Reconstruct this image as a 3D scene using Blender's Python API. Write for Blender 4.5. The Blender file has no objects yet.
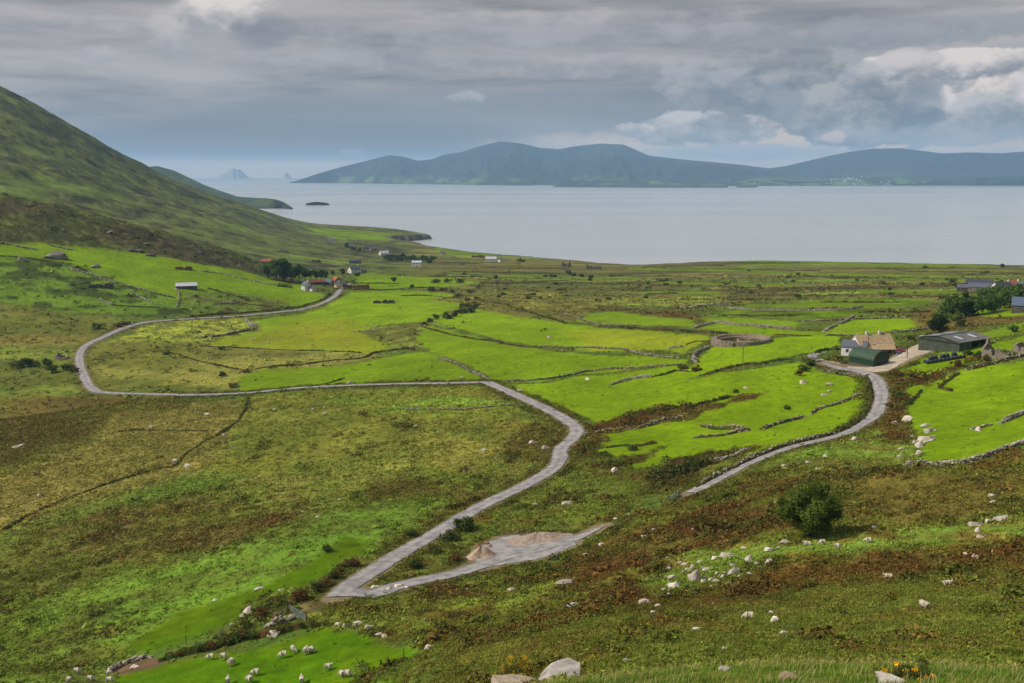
import bpy, math, random, time
import numpy as np
from mathutils import Vector, Matrix
T0 = time.time()
rnd = random.Random(7)
rng = np.random.default_rng(11)
scene = bpy.context.scene
COL = scene.collection
R = math.radians

# ------------------------------------------------------------------ camera
W, H = 1024, 683
FPX, CX, CY = 995.0, 512.0, 341.5
EYE_Y = 174.0
TH = math.atan((CY - EYE_Y) / FPX)
EYE = 130.0
cam_d = bpy.data.cameras.new('camera')
cam = bpy.data.objects.new('camera', cam_d)
COL.objects.link(cam)
cam.location = (0, 0, EYE)
cam.rotation_euler = (math.pi / 2 - TH, 0, 0)
cam_d.sensor_width = 36.0
cam_d.lens = FPX * 36.0 / W
cam_d.clip_start = 0.5
cam_d.clip_end = 300000
scene.camera = cam


def ray(px, py):
    """viewing direction of a photo point -> azimuth, drop per horizontal metre"""
    xr = (np.asarray(px, float) - CX) / FPX
    yr = (np.asarray(py, float) - CY) / FPX
    x = xr
    y = math.cos(TH) - yr * math.sin(TH)
    z = -math.sin(TH) - yr * math.cos(TH)
    return np.arctan2(x, y), -z / np.hypot(x, y)


def az_flat(px, py=300.0):
    return ray(px, py)[0]


# ------------------------------------------------------------------ noise
def _hash(ix, iy, seed):
    h = (ix.astype(np.int64) * 374761393 + iy.astype(np.int64) * 668265263 + seed * 144269) & 0xffffffff
    h = ((h ^ (h >> 13)) * 1274126177) & 0xffffffff
    return h ^ (h >> 16)


def perlin(x, y, seed=0):
    x = np.asarray(x, float); y = np.asarray(y, float)
    ix = np.floor(x); iy = np.floor(y)
    fx = x - ix; fy = y - iy
    ux = fx * fx * fx * (fx * (fx * 6 - 15) + 10); uy = fy * fy * fy * (fy * (fy * 6 - 15) + 10)

    def g(dx, dy):
        a = _hash(ix + dx, iy + dy, seed).astype(float) * (2 * math.pi / 4294967296.0)
        return np.cos(a) * (fx - dx) + np.sin(a) * (fy - dy)
    a = g(0, 0); b = g(1, 0); c = g(0, 1); d = g(1, 1)
    return ((a + (b - a) * ux) * (1 - uy) + (c + (d - c) * ux) * uy) * 1.5


def fbm(x, y, sc, octv=4, seed=0, gain=0.5):
    r = 0; amp = 1.0; t = 0
    for o in range(octv):
        r = r + amp * perlin(x / sc + 13.7 * o, y / sc - 7.3 * o, seed + o * 17)
        t += amp; amp *= gain; sc *= 0.5
    return r / t


def rand01(ix, iy, seed):
    return (_hash(np.asarray(ix), np.asarray(iy), seed) & 0xffff).astype(float) / 65535.0


def sstep(a, b, x):
    t = np.clip((x - a) / (b - a), 0, 1)
    return t * t * (3 - 2 * t)


# ------------------------------------------------------------------ terrain from feature lines
# each line: (px, py, D) visible, or (px, None, D, z) hidden
LINES = [
    [(-900, None, 3, 128.2), (1900, None, 3, 128.2)],
    [(-900, None, 22, 117), (100, None, 22, 117), (400, None, 22, 117), (480, 712, 26), (560, 690, 26), (640, 686, 25), (700, 684, 24), (1024, 686, 24), (1500, 680, 24)],
    [(-900, None, 70, 78), (100, None, 72, 79), (300, None, 70, 84), (440, 686, 72), (600, 660, 64), (800, 658, 60), (1024, 656, 60), (1500, 650, 62)],
    [(-900, 750, 125), (-200, 730, 120), (100, 712, 122), (300, 692, 118), (400, 672, 112), (480, 640, 105), (600, 610, 102), (800, 585, 112), (1024, 560, 118), (1500, 540, 120)],
    [(-900, 640, 200), (-200, 640, 190), (0, 650, 172), (100, 650, 158), (200, 630, 152), (300, 606, 148), (345, 594, 150), (400, 583, 155), (480, 562, 164), (540, 545, 172), (600, 526, 180), (660, 506, 188), (700, 488, 197), (800, 458, 212), (900, 445, 220), (1024, 425, 226), (1500, 380, 240)],
    [(-900, 560, 260), (0, 500, 285), (200, 480, 270), (400, 460, 255), (560, 452, 250), (640, 440, 258), (700, 432, 262), (850, 418, 270), (940, 400, 280), (1024, 390, 285), (1500, 350, 300)],
    [(-900, 420, 460), (0, 393, 480), (100, 386, 462), (250, 388, 420), (400, 385, 380), (480, 383, 362), (600, 383, 345), (720, 368, 335), (850, 364, 335), (960, 350, 350), (1024, 346, 352), (1500, 300, 380)],
    [(-900, 310, 690), (0, 303, 690), (150, 320, 640), (300, 313, 700), (450, 318, 610), (600, 325, 520), (740, 326, 440), (850, 320, 455), (960, 314, 470), (1024, 308, 480), (1500, 270, 520)],
    [(-900, 240, 850), (0, 246, 850), (100, 253, 850), (190, 263, 850), (265, 276, 850), (330, 285, 830), (450, 290, 850), (600, 295, 800), (740, 290, 800), (1024, 284, 800), (1500, 250, 900)],
    [(-900, 130, 1050), (-300, 160, 1050), (0, 195, 1020), (50, 203, 1010), (90, 213, 1000), (140, 226, 990), (190, 240, 980), (230, 254, 965), (265, 267, 950), (300, 276, 950), (330, 276, 950), (450, 276, 1000), (600, 279, 1000), (740, 276, 1000), (1024, 274, 1000), (1500, 240, 1100)],
    [(-900, None, 1180, 110), (0, None, 1150, 82), (90, None, 1150, 74), (190, None, 1130, 55), (265, 262, 1120), (330, 268, 1130), (450, 268, 1150), (600, 271, 1130), (740, 267, 1130), (1024, 269, 1130), (1500, 230, 1250)],
    [(-900, 60, 1700), (0, 140, 1700), (60, 160, 1700), (130, 190, 1700), (200, 215, 1650), (260, 235, 1600), (310, 246, 1500), (345, 248, 1550), (380, 248, 1600), (430, 252, 1560), (480, 255, 1500), (520, 258, 1430), (560, 261, 1360), (600, 264, 1300), (640, 265.5, 1290), (700, 262, 1290), (760, 260.5, 1290), (900, 263, 1280), (1024, 265.5, 1270), (1500, 230, 1400)],
    [(-900, -150, 2350), (-300, -30, 2320), (-100, 45, 2300), (0, 88, 2300), (30, 103, 2300), (60, 120, 2300), (95, 140, 2340), (130, 159, 2380), (165, 177, 2400), (200, 192, 2400), (230, 201, 2380), (260, 211, 2350), (285, 220, 2330), (310, 226, 2280), (345, 228.5, 2180), (380, 231, 2080), (410, 234, 2020), (432, None, 2020, 8), (470, None, 1700, 8), (520, None, 1560, 8), (600, None, 1420, 8), (760, None, 1400, 8), (1900, None, 1500, 8)],
    [(-900, None, 3600, 120), (0, None, 3400, 90), (200, None, 3300, 20), (330, None, 3000, 5), (500, None, 2600, 5), (1900, None, 2600, 5)],
]
azfine = np.linspace(-R(46), R(46), 1473)
LA, LZ = [], []
for L in LINES:
    a_, d_, z_ = [], [], []
    for p in L:
        if p[1] is None:
            a, D, z = float(az_flat(p[0], 260)), p[2], p[3]
        else:
            a, s = ray(p[0], p[1]); D = p[2]; z = EYE - float(s) * D; a = float(a)
        a_.append(a); d_.append(math.log(D)); z_.append(z)
    d = np.interp(azfine, a_, d_); z = np.interp(azfine, a_, z_)
    k = np.hanning(23); k /= k.sum()
    sm = lambda v: np.convolve(np.pad(v, 11, 'edge'), k, 'valid')
    LA.append(sm(d)); LZ.append(sm(z))
LA = np.array(LA); LZ = np.array(LZ)


def pchip_cols(xk, yk, xq):
    """xk, yk: (K, C); xq: (Rr,) -> (Rr, C)"""
    K, C = xk.shape
    h = np.diff(xk, axis=0); dl = np.diff(yk, axis=0) / h
    m = np.zeros_like(yk)
    w1 = 2 * h[1:] + h[:-1]; w2 = h[1:] + 2 * h[:-1]
    ok = dl[:-1] * dl[1:] > 0
    with np.errstate(divide='ignore', invalid='ignore'):
        mm = (w1 + w2) / (w1 / dl[:-1] + w2 / dl[1:])
    m[1:-1] = np.where(ok, mm, 0)
    m[0] = dl[0]; m[-1] = dl[-1]
    out = np.empty((len(xq), C))
    for c in range(C):
        x = np.clip(xq, xk[0, c], xk[-1, c])
        i = np.clip(np.searchsorted(xk[:, c], x) - 1, 0, K - 2)
        hh = h[i, c]; t = (x - xk[i, c]) / hh
        t2 = t * t; t3 = t2 * t
        out[:, c] = ((2 * t3 - 3 * t2 + 1) * yk[i, c] + (t3 - 2 * t2 + t) * hh * m[i, c] +
                     (-2 * t3 + 3 * t2) * yk[i + 1, c] + (t3 - t2) * hh * m[i + 1, c])
    return out


# rows of the ground sheet
rows = [1.0]
while rows[-1] < 24: rows.append(rows[-1] * 1.03)
while rows[-1] < 3600:
    D = rows[-1]
    step = D * D / 62.0 * 0.00082
    step = max(min(step, D * 0.0072), 0.12)
    rows.append(D + step)
rows = np.array(rows)
NR0 = len(rows)
rows = np.append(rows, [5000, 12000, 30000])
coarse = np.arange(R(50), R(311), R(4))
NF = len(azfine)
AZ = np.concatenate([azfine, coarse])
NC = len(AZ); NR = len(rows)
zf = pchip_cols(LA, LZ, np.log(rows))
# round the sheet behind the camera with the two end columns
w = (coarse - coarse[0]) / (coarse[-1] - coarse[0])
zc = zf[:, -1:] * (1 - w) + zf[:, :1] * w
ZG = np.concatenate([zf, zc], axis=1)
GX = rows[:, None] * np.sin(AZ)[None, :]
GY = rows[:, None] * np.cos(AZ)[None, :]


def _rowidx(D):
    i = np.clip(np.searchsorted(rows, D) - 1, 0, NR - 2)
    return i, np.clip((D - rows[i]) / (rows[i + 1] - rows[i]), 0, 1)


def gz(x, y, Z=None):
    Z = ZG if Z is None else Z
    x = np.asarray(x, float); y = np.asarray(y, float)
    D = np.hypot(x, y); a = np.arctan2(x, y)
    i, t = _rowidx(D)
    c = np.clip((a - azfine[0]) / (azfine[1] - azfine[0]), 0, NF - 1.001)
    j = c.astype(int); u = c - j
    return (Z[i, j] * (1 - t) + Z[i + 1, j] * t) * (1 - u) + (Z[i, j + 1] * (1 - t) + Z[i + 1, j + 1] * t) * u


def G(px, py, far=None):
    """first point of the ground under a photo point"""
    a, s = ray(px, py); a = float(a); s = float(s)
    c = min(max((a - azfine[0]) / (azfine[1] - azfine[0]), 0), NF - 1.001)
    j = int(c); u = c - j
    prof = ZG[:NR0, j] * (1 - u) + ZG[:NR0, j + 1] * u
    df = (EYE - s * rows[:NR0]) - prof
    st = np.searchsorted(rows, 20)
    below = np.nonzero(df[st:] < 0)[0]
    if len(below) == 0:
        k = int(np.argmin(np.abs(df[st:]) / rows[st:NR0])) + st
        D = rows[k]
    else:
        k = below[0] + st
        if k == st: D = rows[k]
        else:
            d0, d1 = df[k - 1], df[k]
            D = rows[k - 1] + (rows[k] - rows[k - 1]) * d0 / (d0 - d1)
    x, y = D * math.sin(a), D * math.cos(a)
    return Vector((x, y, float(gz(x, y))))


def PX(x, y, z):
    dy = np.asarray(y); dz = np.asarray(z) - EYE
    zc = dy * math.cos(TH) - dz * math.sin(TH)
    yc = -dz * math.cos(TH) - dy * math.sin(TH)
    return CX + FPX * np.asarray(x) / zc, CY + FPX * yc / zc


def line_world(pts, step=None):
    P = [G(*p) for p in pts]
    return P


def spline(P, step):
    """Catmull-Rom through world points, resampled at about `step` metres (xy)"""
    P = [np.array((p[0], p[1])) for p in P]
    Q = [2 * P[0] - P[1]] + P + [2 * P[-1] - P[-2]]
    out = []
    for i in range(1, len(Q) - 2):
        p0, p1, p2, p3 = Q[i - 1:i + 3]
        n = max(2, int(np.linalg.norm(p2 - p1) / step))
        # centripetal-ish: damp tangents for uneven spacing
        L = np.linalg.norm(p2 - p1)
        m1 = (p2 - p0) / (np.linalg.norm(p2 - p0) + 1e-6) * L
        m2 = (p3 - p1) / (np.linalg.norm(p3 - p1) + 1e-6) * L
        for k in range(n):
            t = k / n; t2 = t * t; t3 = t2 * t
            out.append((2 * t3 - 3 * t2 + 1) * p1 + (t3 - 2 * t2 + t) * m1 + (-2 * t3 + 3 * t2) * p2 + (t3 - t2) * m2)
    out.append(P[-1])
    return np.array(out)


def seg_dist(x, y, poly, closed=False):
    """distance of points to polyline"""
    d = np.full(x.shape, 1e9)
    n = len(poly)
    for i in range(n if closed else n - 1):
        ax, ay = poly[i]; bx, by = poly[(i + 1) % n]
        vx, vy = bx - ax, by - ay
        t = np.clip(((x - ax) * vx + (y - ay) * vy) / (vx * vx + vy * vy + 1e-9), 0, 1)
        d = np.minimum(d, (x - ax - t * vx) ** 2 + (y - ay - t * vy) ** 2)
    return np.sqrt(d)


def inside(x, y, poly):
    r = np.zeros(x.shape, bool)
    n = len(poly)
    for i in range(n):
        ax, ay = poly[i]; bx, by = poly[(i + 1) % n]
        c = ((ay > y) != (by > y))
        with np.errstate(divide='ignore', invalid='ignore'):
            xx = (bx - ax) * (y - ay) / (by - ay) + ax
        r ^= c & (x < xx)
    return r


# coast
def pol(px, D):
    a = float(az_flat(px, 250)); return (D * math.sin(a), D * math.cos(a))


coast = [(30000, -4000), (4500, 600), pol(1500, 1330), pol(1200, 1330), pol(1024, 1325), pol(900, 1335), pol(760, 1345), pol(700, 1345), pol(655, 1335), pol(628, 1330),
         pol(612, 1350), pol(595, 1385), pol(560, 1440), pol(520, 1500), pol(470, 1590), pol(430, 1720), pol(418, 1790), pol(403, 1830), pol(394, 1885),
         pol(398, 1945), pol(418, 1985), pol(434, 2030), pol(428, 2080), pol(400, 2200), pol(350, 2350), pol(310, 2480), pol(200, 2900), pol(0, 3300),
         pol(-400, 3500), (-6000, 3000), (-30000, 0), (-30000, -46000), (30000, -46000)]
far = rows > 1100
xf, yf = GX[far], GY[far]
wob = fbm(xf, yf, 60, 3, 5) * 22
dist = seg_dist(xf, yf, coast, True)
sd = np.where(inside(xf, yf, coast), dist, -dist) + wob * sstep(0, 40, dist) * 0.6
SD = np.full(ZG.shape, 1e4); SD[far] = sd
# ------------------------------------------------------------------ roads (centre lines in the world)
MAIN_PX = [(350, 284), (342, 288), (334, 297), (318, 305), (290, 311), (240, 316), (190, 319), (150, 322), (125, 328), (104, 337), (86, 346), (80, 354), (80, 364), (84, 376), (90, 387), (97, 392)]
LANE_PX = [(97, 392), (115, 393.5), (150, 394.3), (200, 395), (240, 393.5), (300, 388), (340, 386), (400, 384), (450, 383.3), (487, 382.5)]
MAIN2_PX = [(487, 382.5), (520, 397), (550, 411), (572, 424), (577, 432), (570, 441), (561, 449), (559, 461), (550, 471), (520, 488), (480, 507), (440, 531), (400, 554), (370, 573), (348, 587), (337, 597)]
TRACK_PX = [(352, 592), (372, 594), (395, 587), (420, 581), (455, 574), (480, 566), (510, 556), (540, 549), (570, 541), (590, 532.5), (603, 526.5)]
TRACK2_PX = [(690, 493), (700, 489), (722, 477), (750, 463), (790, 448), (835, 437), (858, 427), (875, 415), (881, 400), (880, 387), (873, 377), (858, 371), (838, 368), (822, 363)]
PLAIN_PX = [(820, 361), (812, 356), (822, 352)]
YARD_PX = [(815, 360), (835, 362), (856, 371), (884, 372), (903, 364), (914, 358), (932, 352), (936, 347), (922, 344), (906, 350), (886, 361), (866, 367)]
BAY_PX = [(440, 579), (466, 573), (500, 566), (548, 557), (575, 546), (580, 536), (560, 536), (520, 535), (498, 538), (478, 548), (474, 562)]
YELLOW_PX = [(313, 297), (326, 299), (334, 296), (324, 293)]
roads = []      # name, polyline, width, kind
for nm, pts, wd in (('road', MAIN_PX, 3.8), ('lane', LANE_PX, 3.0), ('road', MAIN2_PX, 3.9), ('track', TRACK_PX, 3.9), ('track', TRACK2_PX, 3.6)):
    P = spline(line_world(pts), 1.2)
    roads.append([nm, P, wd])
# junction of lay-by and road: widen
SUB = (slice(0, NR0), slice(0, NF))
sx, sy = GX[SUB], GY[SUB]
DIST = np.hypot(sx, sy)
RD = np.full(sx.shape, 1e3)
for nm, P, wd in roads:
    Q = P[::5] if len(P) > 20 else P
    Q = np.vstack([Q, P[-1:]])
    for i in range(0, len(Q) - 1, 12):
        seg = Q[i:i + 13]
        x0, y0 = seg.min(0) - 14; x1, y1 = seg.max(0) + 14
        m = (sx > x0) & (sx < x1) & (sy > y0) & (sy < y1)
        if m.any():
            RD[m] = np.minimum(RD[m], seg_dist(sx[m], sy[m], seg))


def wpoly(pts):
    out = []
    for p in pts:
        v = G(*p); out.append((v.x, v.y))
    return out


bay_w = wpoly(BAY_PX); yard_w = wpoly(YARD_PX)
for pw in (bay_w, yard_w):
    d = seg_dist(sx, sy, pw, True) + 1.3; d[inside(sx, sy, pw)] = 0
    RD = np.minimum(RD, d)


def lin(c, k=1.0):
    c = np.array(c, float) / 255.0
    return np.where(c <= 0.04045, c / 12.92, ((c + 0.055) / 1.055) ** 2.4) / k


KALB = 1.45
BRI = (104, 152, 30); YG = (140, 166, 36); MG = (90, 128, 34); OL = (96, 104, 42); PO = (118, 122, 58); DB = (76, 74, 34)
RB = (90, 66, 34); HG = (80, 90, 32); MTG = (88, 94, 44); DKG = (52, 64, 26); MTB = (72, 66, 44)
COLR = np.zeros(sx.shape + (3,))
HE = np.zeros(sx.shape); RU = np.zeros(sx.shape); FI = np.zeros(sx.shape)
n80 = fbm(sx, sy, 80, 4, 1); n20 = fbm(sx, sy, 20, 4, 2); n6 = fbm(sx, sy, 6, 3, 3); n200 = fbm(sx, sy * 1.0, 260, 5, 4)
n3 = fbm(sx, sy, 2.2, 2, 9)


def mixc(a, b, t):
    return a + (b - a) * t[..., None]


# base: rough pasture near, mountain far
t = sstep(-0.25, 0.25, n20 + 0.6 * n80)
COLR[:] = mixc(lin(OL), lin(MG), t * 0.7)
COLR = mixc(COLR, lin(DB)[None, None, :], sstep(0.05, 0.45, n80 - 0.4 * n20) * 0.6)
RU[:] = 0.7
mt = sstep(930, 1120, DIST)
mm = mixc(lin(MTG), lin((104, 112, 44)), sstep(-0.15, 0.3, n200 + 0.5 * n20))
mm = mixc(mm, lin(MTB)[None, None, :], sstep(0.05, 0.35, fbm(sx, sy, 120, 5, 31) + 0.25 * n20) * 0.8)
rk = fbm(sx, sy, 34, 4, 33, 0.7) + 0.35 * fbm(sx, sy, 18, 3, 34)
mm = mixc(mm, lin((56, 56, 44))[None, None, :], sstep(0.10, 0.30, rk) * 0.9)
mm = mixc(mm, lin((128, 140, 66))[None, None, :], sstep(-0.12, -0.34, rk) * 0.7)
mm = mixc(mm, lin((118, 146, 44))[None, None, :], sstep(0.12, 0.4, fbm(sx, sy * 1.5, 170, 4, 37)) * 0.7)
COLR = COLR * (1 - mt)[..., None] + mm * mt[..., None]
# strip parcels on the plain towards the sea
aL, aR = az_flat(415, 280), az_flat(1500, 280)
azg = np.broadcast_to(azfine[None, :], sx.shape)
pl = sstep(520, 580, DIST) * sstep(aL - 0.02, aL + 0.02, azg)
vv = (sy + 0.10 * sx + 14 * perlin(sx / 190, sy / 120, 21)) / 34.0
vi = np.floor(vv)
uu = (sx + 90 * rand01(vi, vi * 0, 5) + 8 * perlin(sx / 60, sy / 60, 23)) / (150 + 120 * rand01(vi, vi * 0 + 3, 6))
ui = np.floor(uu)
h1 = rand01(ui, vi, 40); h2 = rand01(ui, vi, 41)
pal = np.array([lin(OL), lin((104, 98, 46)), lin((120, 112, 56)), lin((96, 84, 42)), lin((108, 112, 44)), lin((86, 78, 40)), lin((104, 98, 48)), lin((116, 132, 46))])
pal = pal * np.array([1.12, 1.22, 1.05])
pc = pal[np.clip((h1 * 8).astype(int), 0, 7)] * (0.88 + 0.24 * h2)[..., None]
edge = np.minimum(np.minimum(vv - vi, vi + 1 - vv) * 34, np.minimum(uu - ui, ui + 1 - uu) * 200)
pc = mixc(pc, lin((66, 66, 34))[None, None, :], sstep(3.4, 1.2, edge) * (0.5 + 0.5 * sstep(-0.2, 0.3, n80)))
pc = pc * (1 + 0.25 * n20 + 0.2 * n6)[..., None]
COLR = COLR * (1 - pl)[..., None] + pc * pl[..., None]
FI = np.maximum(FI, pl * 0.5 * (h1 > 0.85))
RU *= (1 - 0.5 * mt)


def paint(pts, c1, c2=None, feather=2.0, ns=None, lo=-0.2, hi=0.3, warp=1.5, op=1.0, he=None, ru=None, fi=None, mtl=0.0):
    """one parcel of ground: colour c1 broken by c2, on the terrain under a photo outline"""
    global COLR
    pw = wpoly(pts)
    A = np.array(pw); x0, y0 = A.min(0) - 12 - feather; x1, y1 = A.max(0) + 12 + feather
    m = (sx > x0) & (sx < x1) & (sy > y0) & (sy < y1)
    if not m.any(): return
    X, Y = sx[m], sy[m]
    d = seg_dist(X, Y, pw, True); d = np.where(inside(X, Y, pw), d, -d)
    d = d + warp * n6[m] * 1.6 + warp * n3[m] * 0.5
    wgt = sstep(-feather, feather, d) * op
    c = np.broadcast_to(lin(c1), X.shape + (3,))
    if c2 is not None:
        nn = n20[m] * 0.7 + n6[m] * 0.5 if ns is None else fbm(X, Y, ns, 4, 77)
        tt = sstep(lo, hi, nn)
        c = c + (lin(c2) - lin(c1)) * tt[:, None]
    c = c * (1 + (0.22 if fi == 1 else 0.10) * n20[m] + 0.12 * n3[m] + (mtl + (0.10 if fi == 1 else 0)) * n6[m])[:, None]
    COLR[m] = COLR[m] * (1 - wgt)[:, None] + c * wgt[:, None]
    for arr, v in ((HE, he), (RU, ru), (FI, fi)):
        if v is not None:
            arr[m] = arr[m] * (1 - wgt) + v * wgt


def field(pts, c1, c2=None, **k):
    yel_ = lambda c: (min(c[0] * 1.17 + 2, c[1] * 0.785), c[1] * 0.985, c[2] * 0.46)
    c1 = yel_(c1); c2 = yel_(c2) if c2 else None
    k.setdefault('feather', 0.8); k.setdefault('warp', 1.0)
    paint(pts, c1, c2, he=0, ru=0.03, fi=1, **k)


def warm(c, s):
    return (min(c[0] * s * 1.03, 255), c[1] * s, c[2] * s * 0.92)


def rough(pts, c1, c2=None, **k):
    c1 = warm(c1, 1.24); c2 = warm(c2, 1.24) if c2 else None
    k.setdefault('feather', 5); k.setdefault('warp', 5); k.setdefault('mtl', 0.25)
    paint(pts, c1, c2, he=k.pop('he', 0.1), ru=k.pop('ru', 0.9), fi=0, **k)


def heath(pts, c1, c2=None, **k):
    c1 = warm(c1, 1.23); c2 = warm(c2, 1.23) if c2 else None
    k.setdefault('feather', 3); k.setdefault('warp', 4); k.setdefault('mtl', 0.35)
    paint(pts, c1, c2, he=k.pop('he', 1), ru=k.pop('ru', 0.4), fi=0, **k)


# --- the brown spur and the left slopes
heath([(-300, 150), (0, 194), (90, 212), (190, 239), (240, 256), (275, 270), (315, 284), (262, 277), (190, 263), (110, 252), (60, 246), (0, 244), (-300, 244)], (58, 62, 30), (84, 92, 42), feather=8, lo=-0.1, hi=0.5, he=0.5)
heath([(120, 225), (190, 243), (262, 270), (300, 284), (230, 272), (150, 252), (90, 236)], (50, 50, 30), (70, 68, 42), feather=8, he=0.6)
heath([(-300, 190), (0, 200), (60, 208), (50, 216), (-10, 214), (-300, 210)], (60, 56, 36), (74, 68, 42), feather=8, he=0.5)
field([(-300, 243), (0, 244), (40, 243), (70, 246), (110, 250), (150, 254), (190, 262), (240, 270), (300, 285), (322, 293), (322, 300), (300, 306), (250, 306), (215, 300), (190, 300), (170, 300), (140, 290), (90, 270), (50, 259), (0, 256), (-300, 254)], (108, 148, 36), (122, 152, 44), feather=3)
paint([(-300, 257), (0, 257), (40, 262), (85, 270), (130, 288), (180, 302), (190, 314), (150, 316), (60, 313), (0, 302), (-300, 300)], (96, 138, 34), (70, 82, 30), feather=4, ns=26, lo=0.0, hi=0.22, warp=4, he=0.15, ru=0.5, fi=0.5)
paint([(0, 262), (60, 262), (110, 275), (118, 290), (60, 296), (0, 285)], (70, 84, 32), (98, 138, 34), feather=6, ns=22, lo=-0.12, hi=0.1, warp=5, he=0.4, ru=0.7, fi=0.2)
paint([(182, 291), (240, 293), (290, 303), (292, 310), (240, 314), (190, 314)], (106, 126, 40), (90, 84, 40), feather=3, ns=18, lo=0.0, hi=0.3, he=0.2, ru=0.6, fi=0.3)
field([(345, 289), (358, 281), (400, 276), (450, 278), (482, 283), (440, 287), (400, 289), (360, 290)], (108, 152, 38), feather=2)
field([(352, 274), (372, 273), (400, 277), (356, 281)], (100, 140, 40), feather=2)
field([(352, 292), (400, 291), (440, 292), (470, 297), (468, 304), (430, 320), (425, 322), (380, 326), (375, 338), (392, 345), (378, 353), (260, 348), (200, 345), (235, 336), (262, 330), (255, 320), (292, 315), (325, 307), (342, 297)], (116, 156, 34), (128, 160, 38), feather=1.5)
paint([(200, 345), (262, 330), (300, 318), (350, 320), (378, 333), (392, 345), (378, 353), (260, 348)], (144, 144, 36), (134, 146, 34), feather=14, warp=8, op=0.85)
rough([(360, 331), (385, 325), (425, 322), (440, 330), (430, 340), (420, 348), (395, 346), (372, 338), (366, 334)], (80, 84, 36), (100, 112, 42), feather=2, ns=18)
rough([(112, 340), (150, 326), (190, 320), (250, 318), (262, 326), (235, 336), (190, 344), (120, 342)], (122, 136, 40), (84, 92, 36), feather=3, ns=10, lo=-0.05, hi=0.25, he=0.2)
# --- valley bottom, left
rough([(-300, 300), (0, 303), (60, 313), (110, 317), (125, 327), (84, 346), (0, 350), (-300, 350)], (84, 92, 36), (96, 92, 42), ns=50)
rough([(-300, 345), (0, 345), (80, 350), (80, 370), (100, 395), (0, 390), (-300, 390)], (78, 88, 32), (98, 112, 38), ns=40)
rough([(90, 345), (110, 340), (200, 344), (260, 348), (380, 352), (385, 358), (340, 366), (262, 370), (240, 376), (238, 392), (100, 390), (84, 362)], (110, 114, 50), (88, 92, 38), ns=60, lo=-0.1, hi=0.2)
rough([(90, 352), (190, 345), (205, 350), (190, 365), (160, 372), (100, 366)], (82, 88, 32), (92, 98, 34), ns=40, feather=4)
rough([(100, 378), (185, 382), (240, 386), (238, 391), (105, 390)], (72, 82, 28), (84, 90, 34), feather=4)
rough([(180, 366), (262, 362), (270, 368), (240, 378), (236, 390), (165, 382)], (116, 118, 50), (100, 104, 44), feather=6)
field([(240, 377), (262, 369), (340, 366), (385, 358), (420, 352), (430, 352), (480, 376), (483, 381), (400, 383), (320, 387), (240, 391)], (102, 146, 38), (90, 134, 38), feather=1.5, ns=50)
rough([(-300, 388), (0, 390), (110, 396), (230, 400), (300, 396), (490, 386), (560, 420), (560, 455), (520, 480), (440, 525), (380, 560), (330, 575), (250, 600), (150, 640), (60, 690), (-300, 700)], (98, 104, 38), (86, 112, 36), feather=4, ns=45, lo=-0.15, hi=0.3)
rough([(-300, 395), (0, 396), (110, 396), (190, 400), (235, 402), (150, 412), (105, 428), (95, 440), (60, 455), (0, 470), (-300, 480)], (82, 74, 32), (92, 94, 34), ns=40, lo=-0.1, hi=0.4, he=0.3)
rough([(110, 412), (230, 400), (245, 402), (232, 440), (215, 465), (160, 485), (90, 505), (0, 530), (-200, 560), (-200, 470), (30, 470), (60, 455), (95, 440)], (120, 114, 58), (106, 104, 48), ns=30)
rough([(245, 396), (400, 388), (485, 387), (540, 412), (470, 420), (400, 420), (330, 415), (250, 430)], (94, 106, 32), (108, 112, 38), ns=40, ru=0.35)
rough([(330, 400), (440, 396), (520, 402), (530, 408), (440, 414), (340, 411)], (96, 140, 36), (110, 124, 40), ns=22, feather=3)
rough([(400, 430), (520, 420), (560, 440), (545, 465), (480, 480), (400, 470)], (120, 120, 50), (92, 104, 38), ns=20)
rough([(520, 430), (555, 418), (572, 440), (557, 458), (520, 465), (500, 450)], (84, 74, 32), (98, 96, 38), ns=12, feather=3, he=0.5)
rough([(225, 470), (235, 430), (255, 405), (330, 402), (400, 415), (420, 445), (360, 455), (290, 470), (250, 490)], (88, 98, 30), (102, 108, 36), ns=40, ru=0.2)
rough([(240, 480), (300, 465), (400, 455), (460, 475), (400, 500), (330, 505), (260, 505)], (94, 108, 36), (112, 116, 50), ns=12)
rough([(40, 530), (110, 505), (200, 495), (300, 505), (320, 520), (260, 545), (160, 560), (70, 560)], (86, 78, 36), (92, 98, 36), ns=14, lo=-0.2, hi=0.3, he=0.4, feather=9)
rough([(340, 490), (420, 470), (500, 475), (480, 500), (420, 530), (380, 545), (370, 520)], (82, 78, 32), (92, 108, 34), ns=16, he=0.4)
rough([(-200, 580), (60, 560), (150, 570), (180, 600), (100, 650), (40, 690), (-200, 720)], (78, 88, 30), (92, 118, 34), ns=22, lo=-0.2, hi=0.2, he=0.3)
rough([(110, 590), (180, 560), (250, 545), (320, 522), (380, 505), (430, 500), (420, 520), (380, 545), (340, 570), (300, 582), (200, 612), (130, 640)], (84, 122, 28), (84, 104, 32), ns=20, lo=-0.05, hi=0.35, feather=8, ru=0.4)
field([(115, 652), (180, 612), (255, 590), (310, 562), (345, 535), (372, 545), (330, 575), (300, 590), (255, 612), (200, 636), (150, 650)], (80, 134, 24), (84, 124, 30), feather=1.5, ns=18)
rough([(235, 625), (262, 600), (300, 592), (330, 575), (350, 560), (370, 570), (330, 598), (310, 612), (290, 622), (250, 632)], (74, 80, 32), (88, 110, 34), feather=1.5, ns=8, he=0.7)
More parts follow.
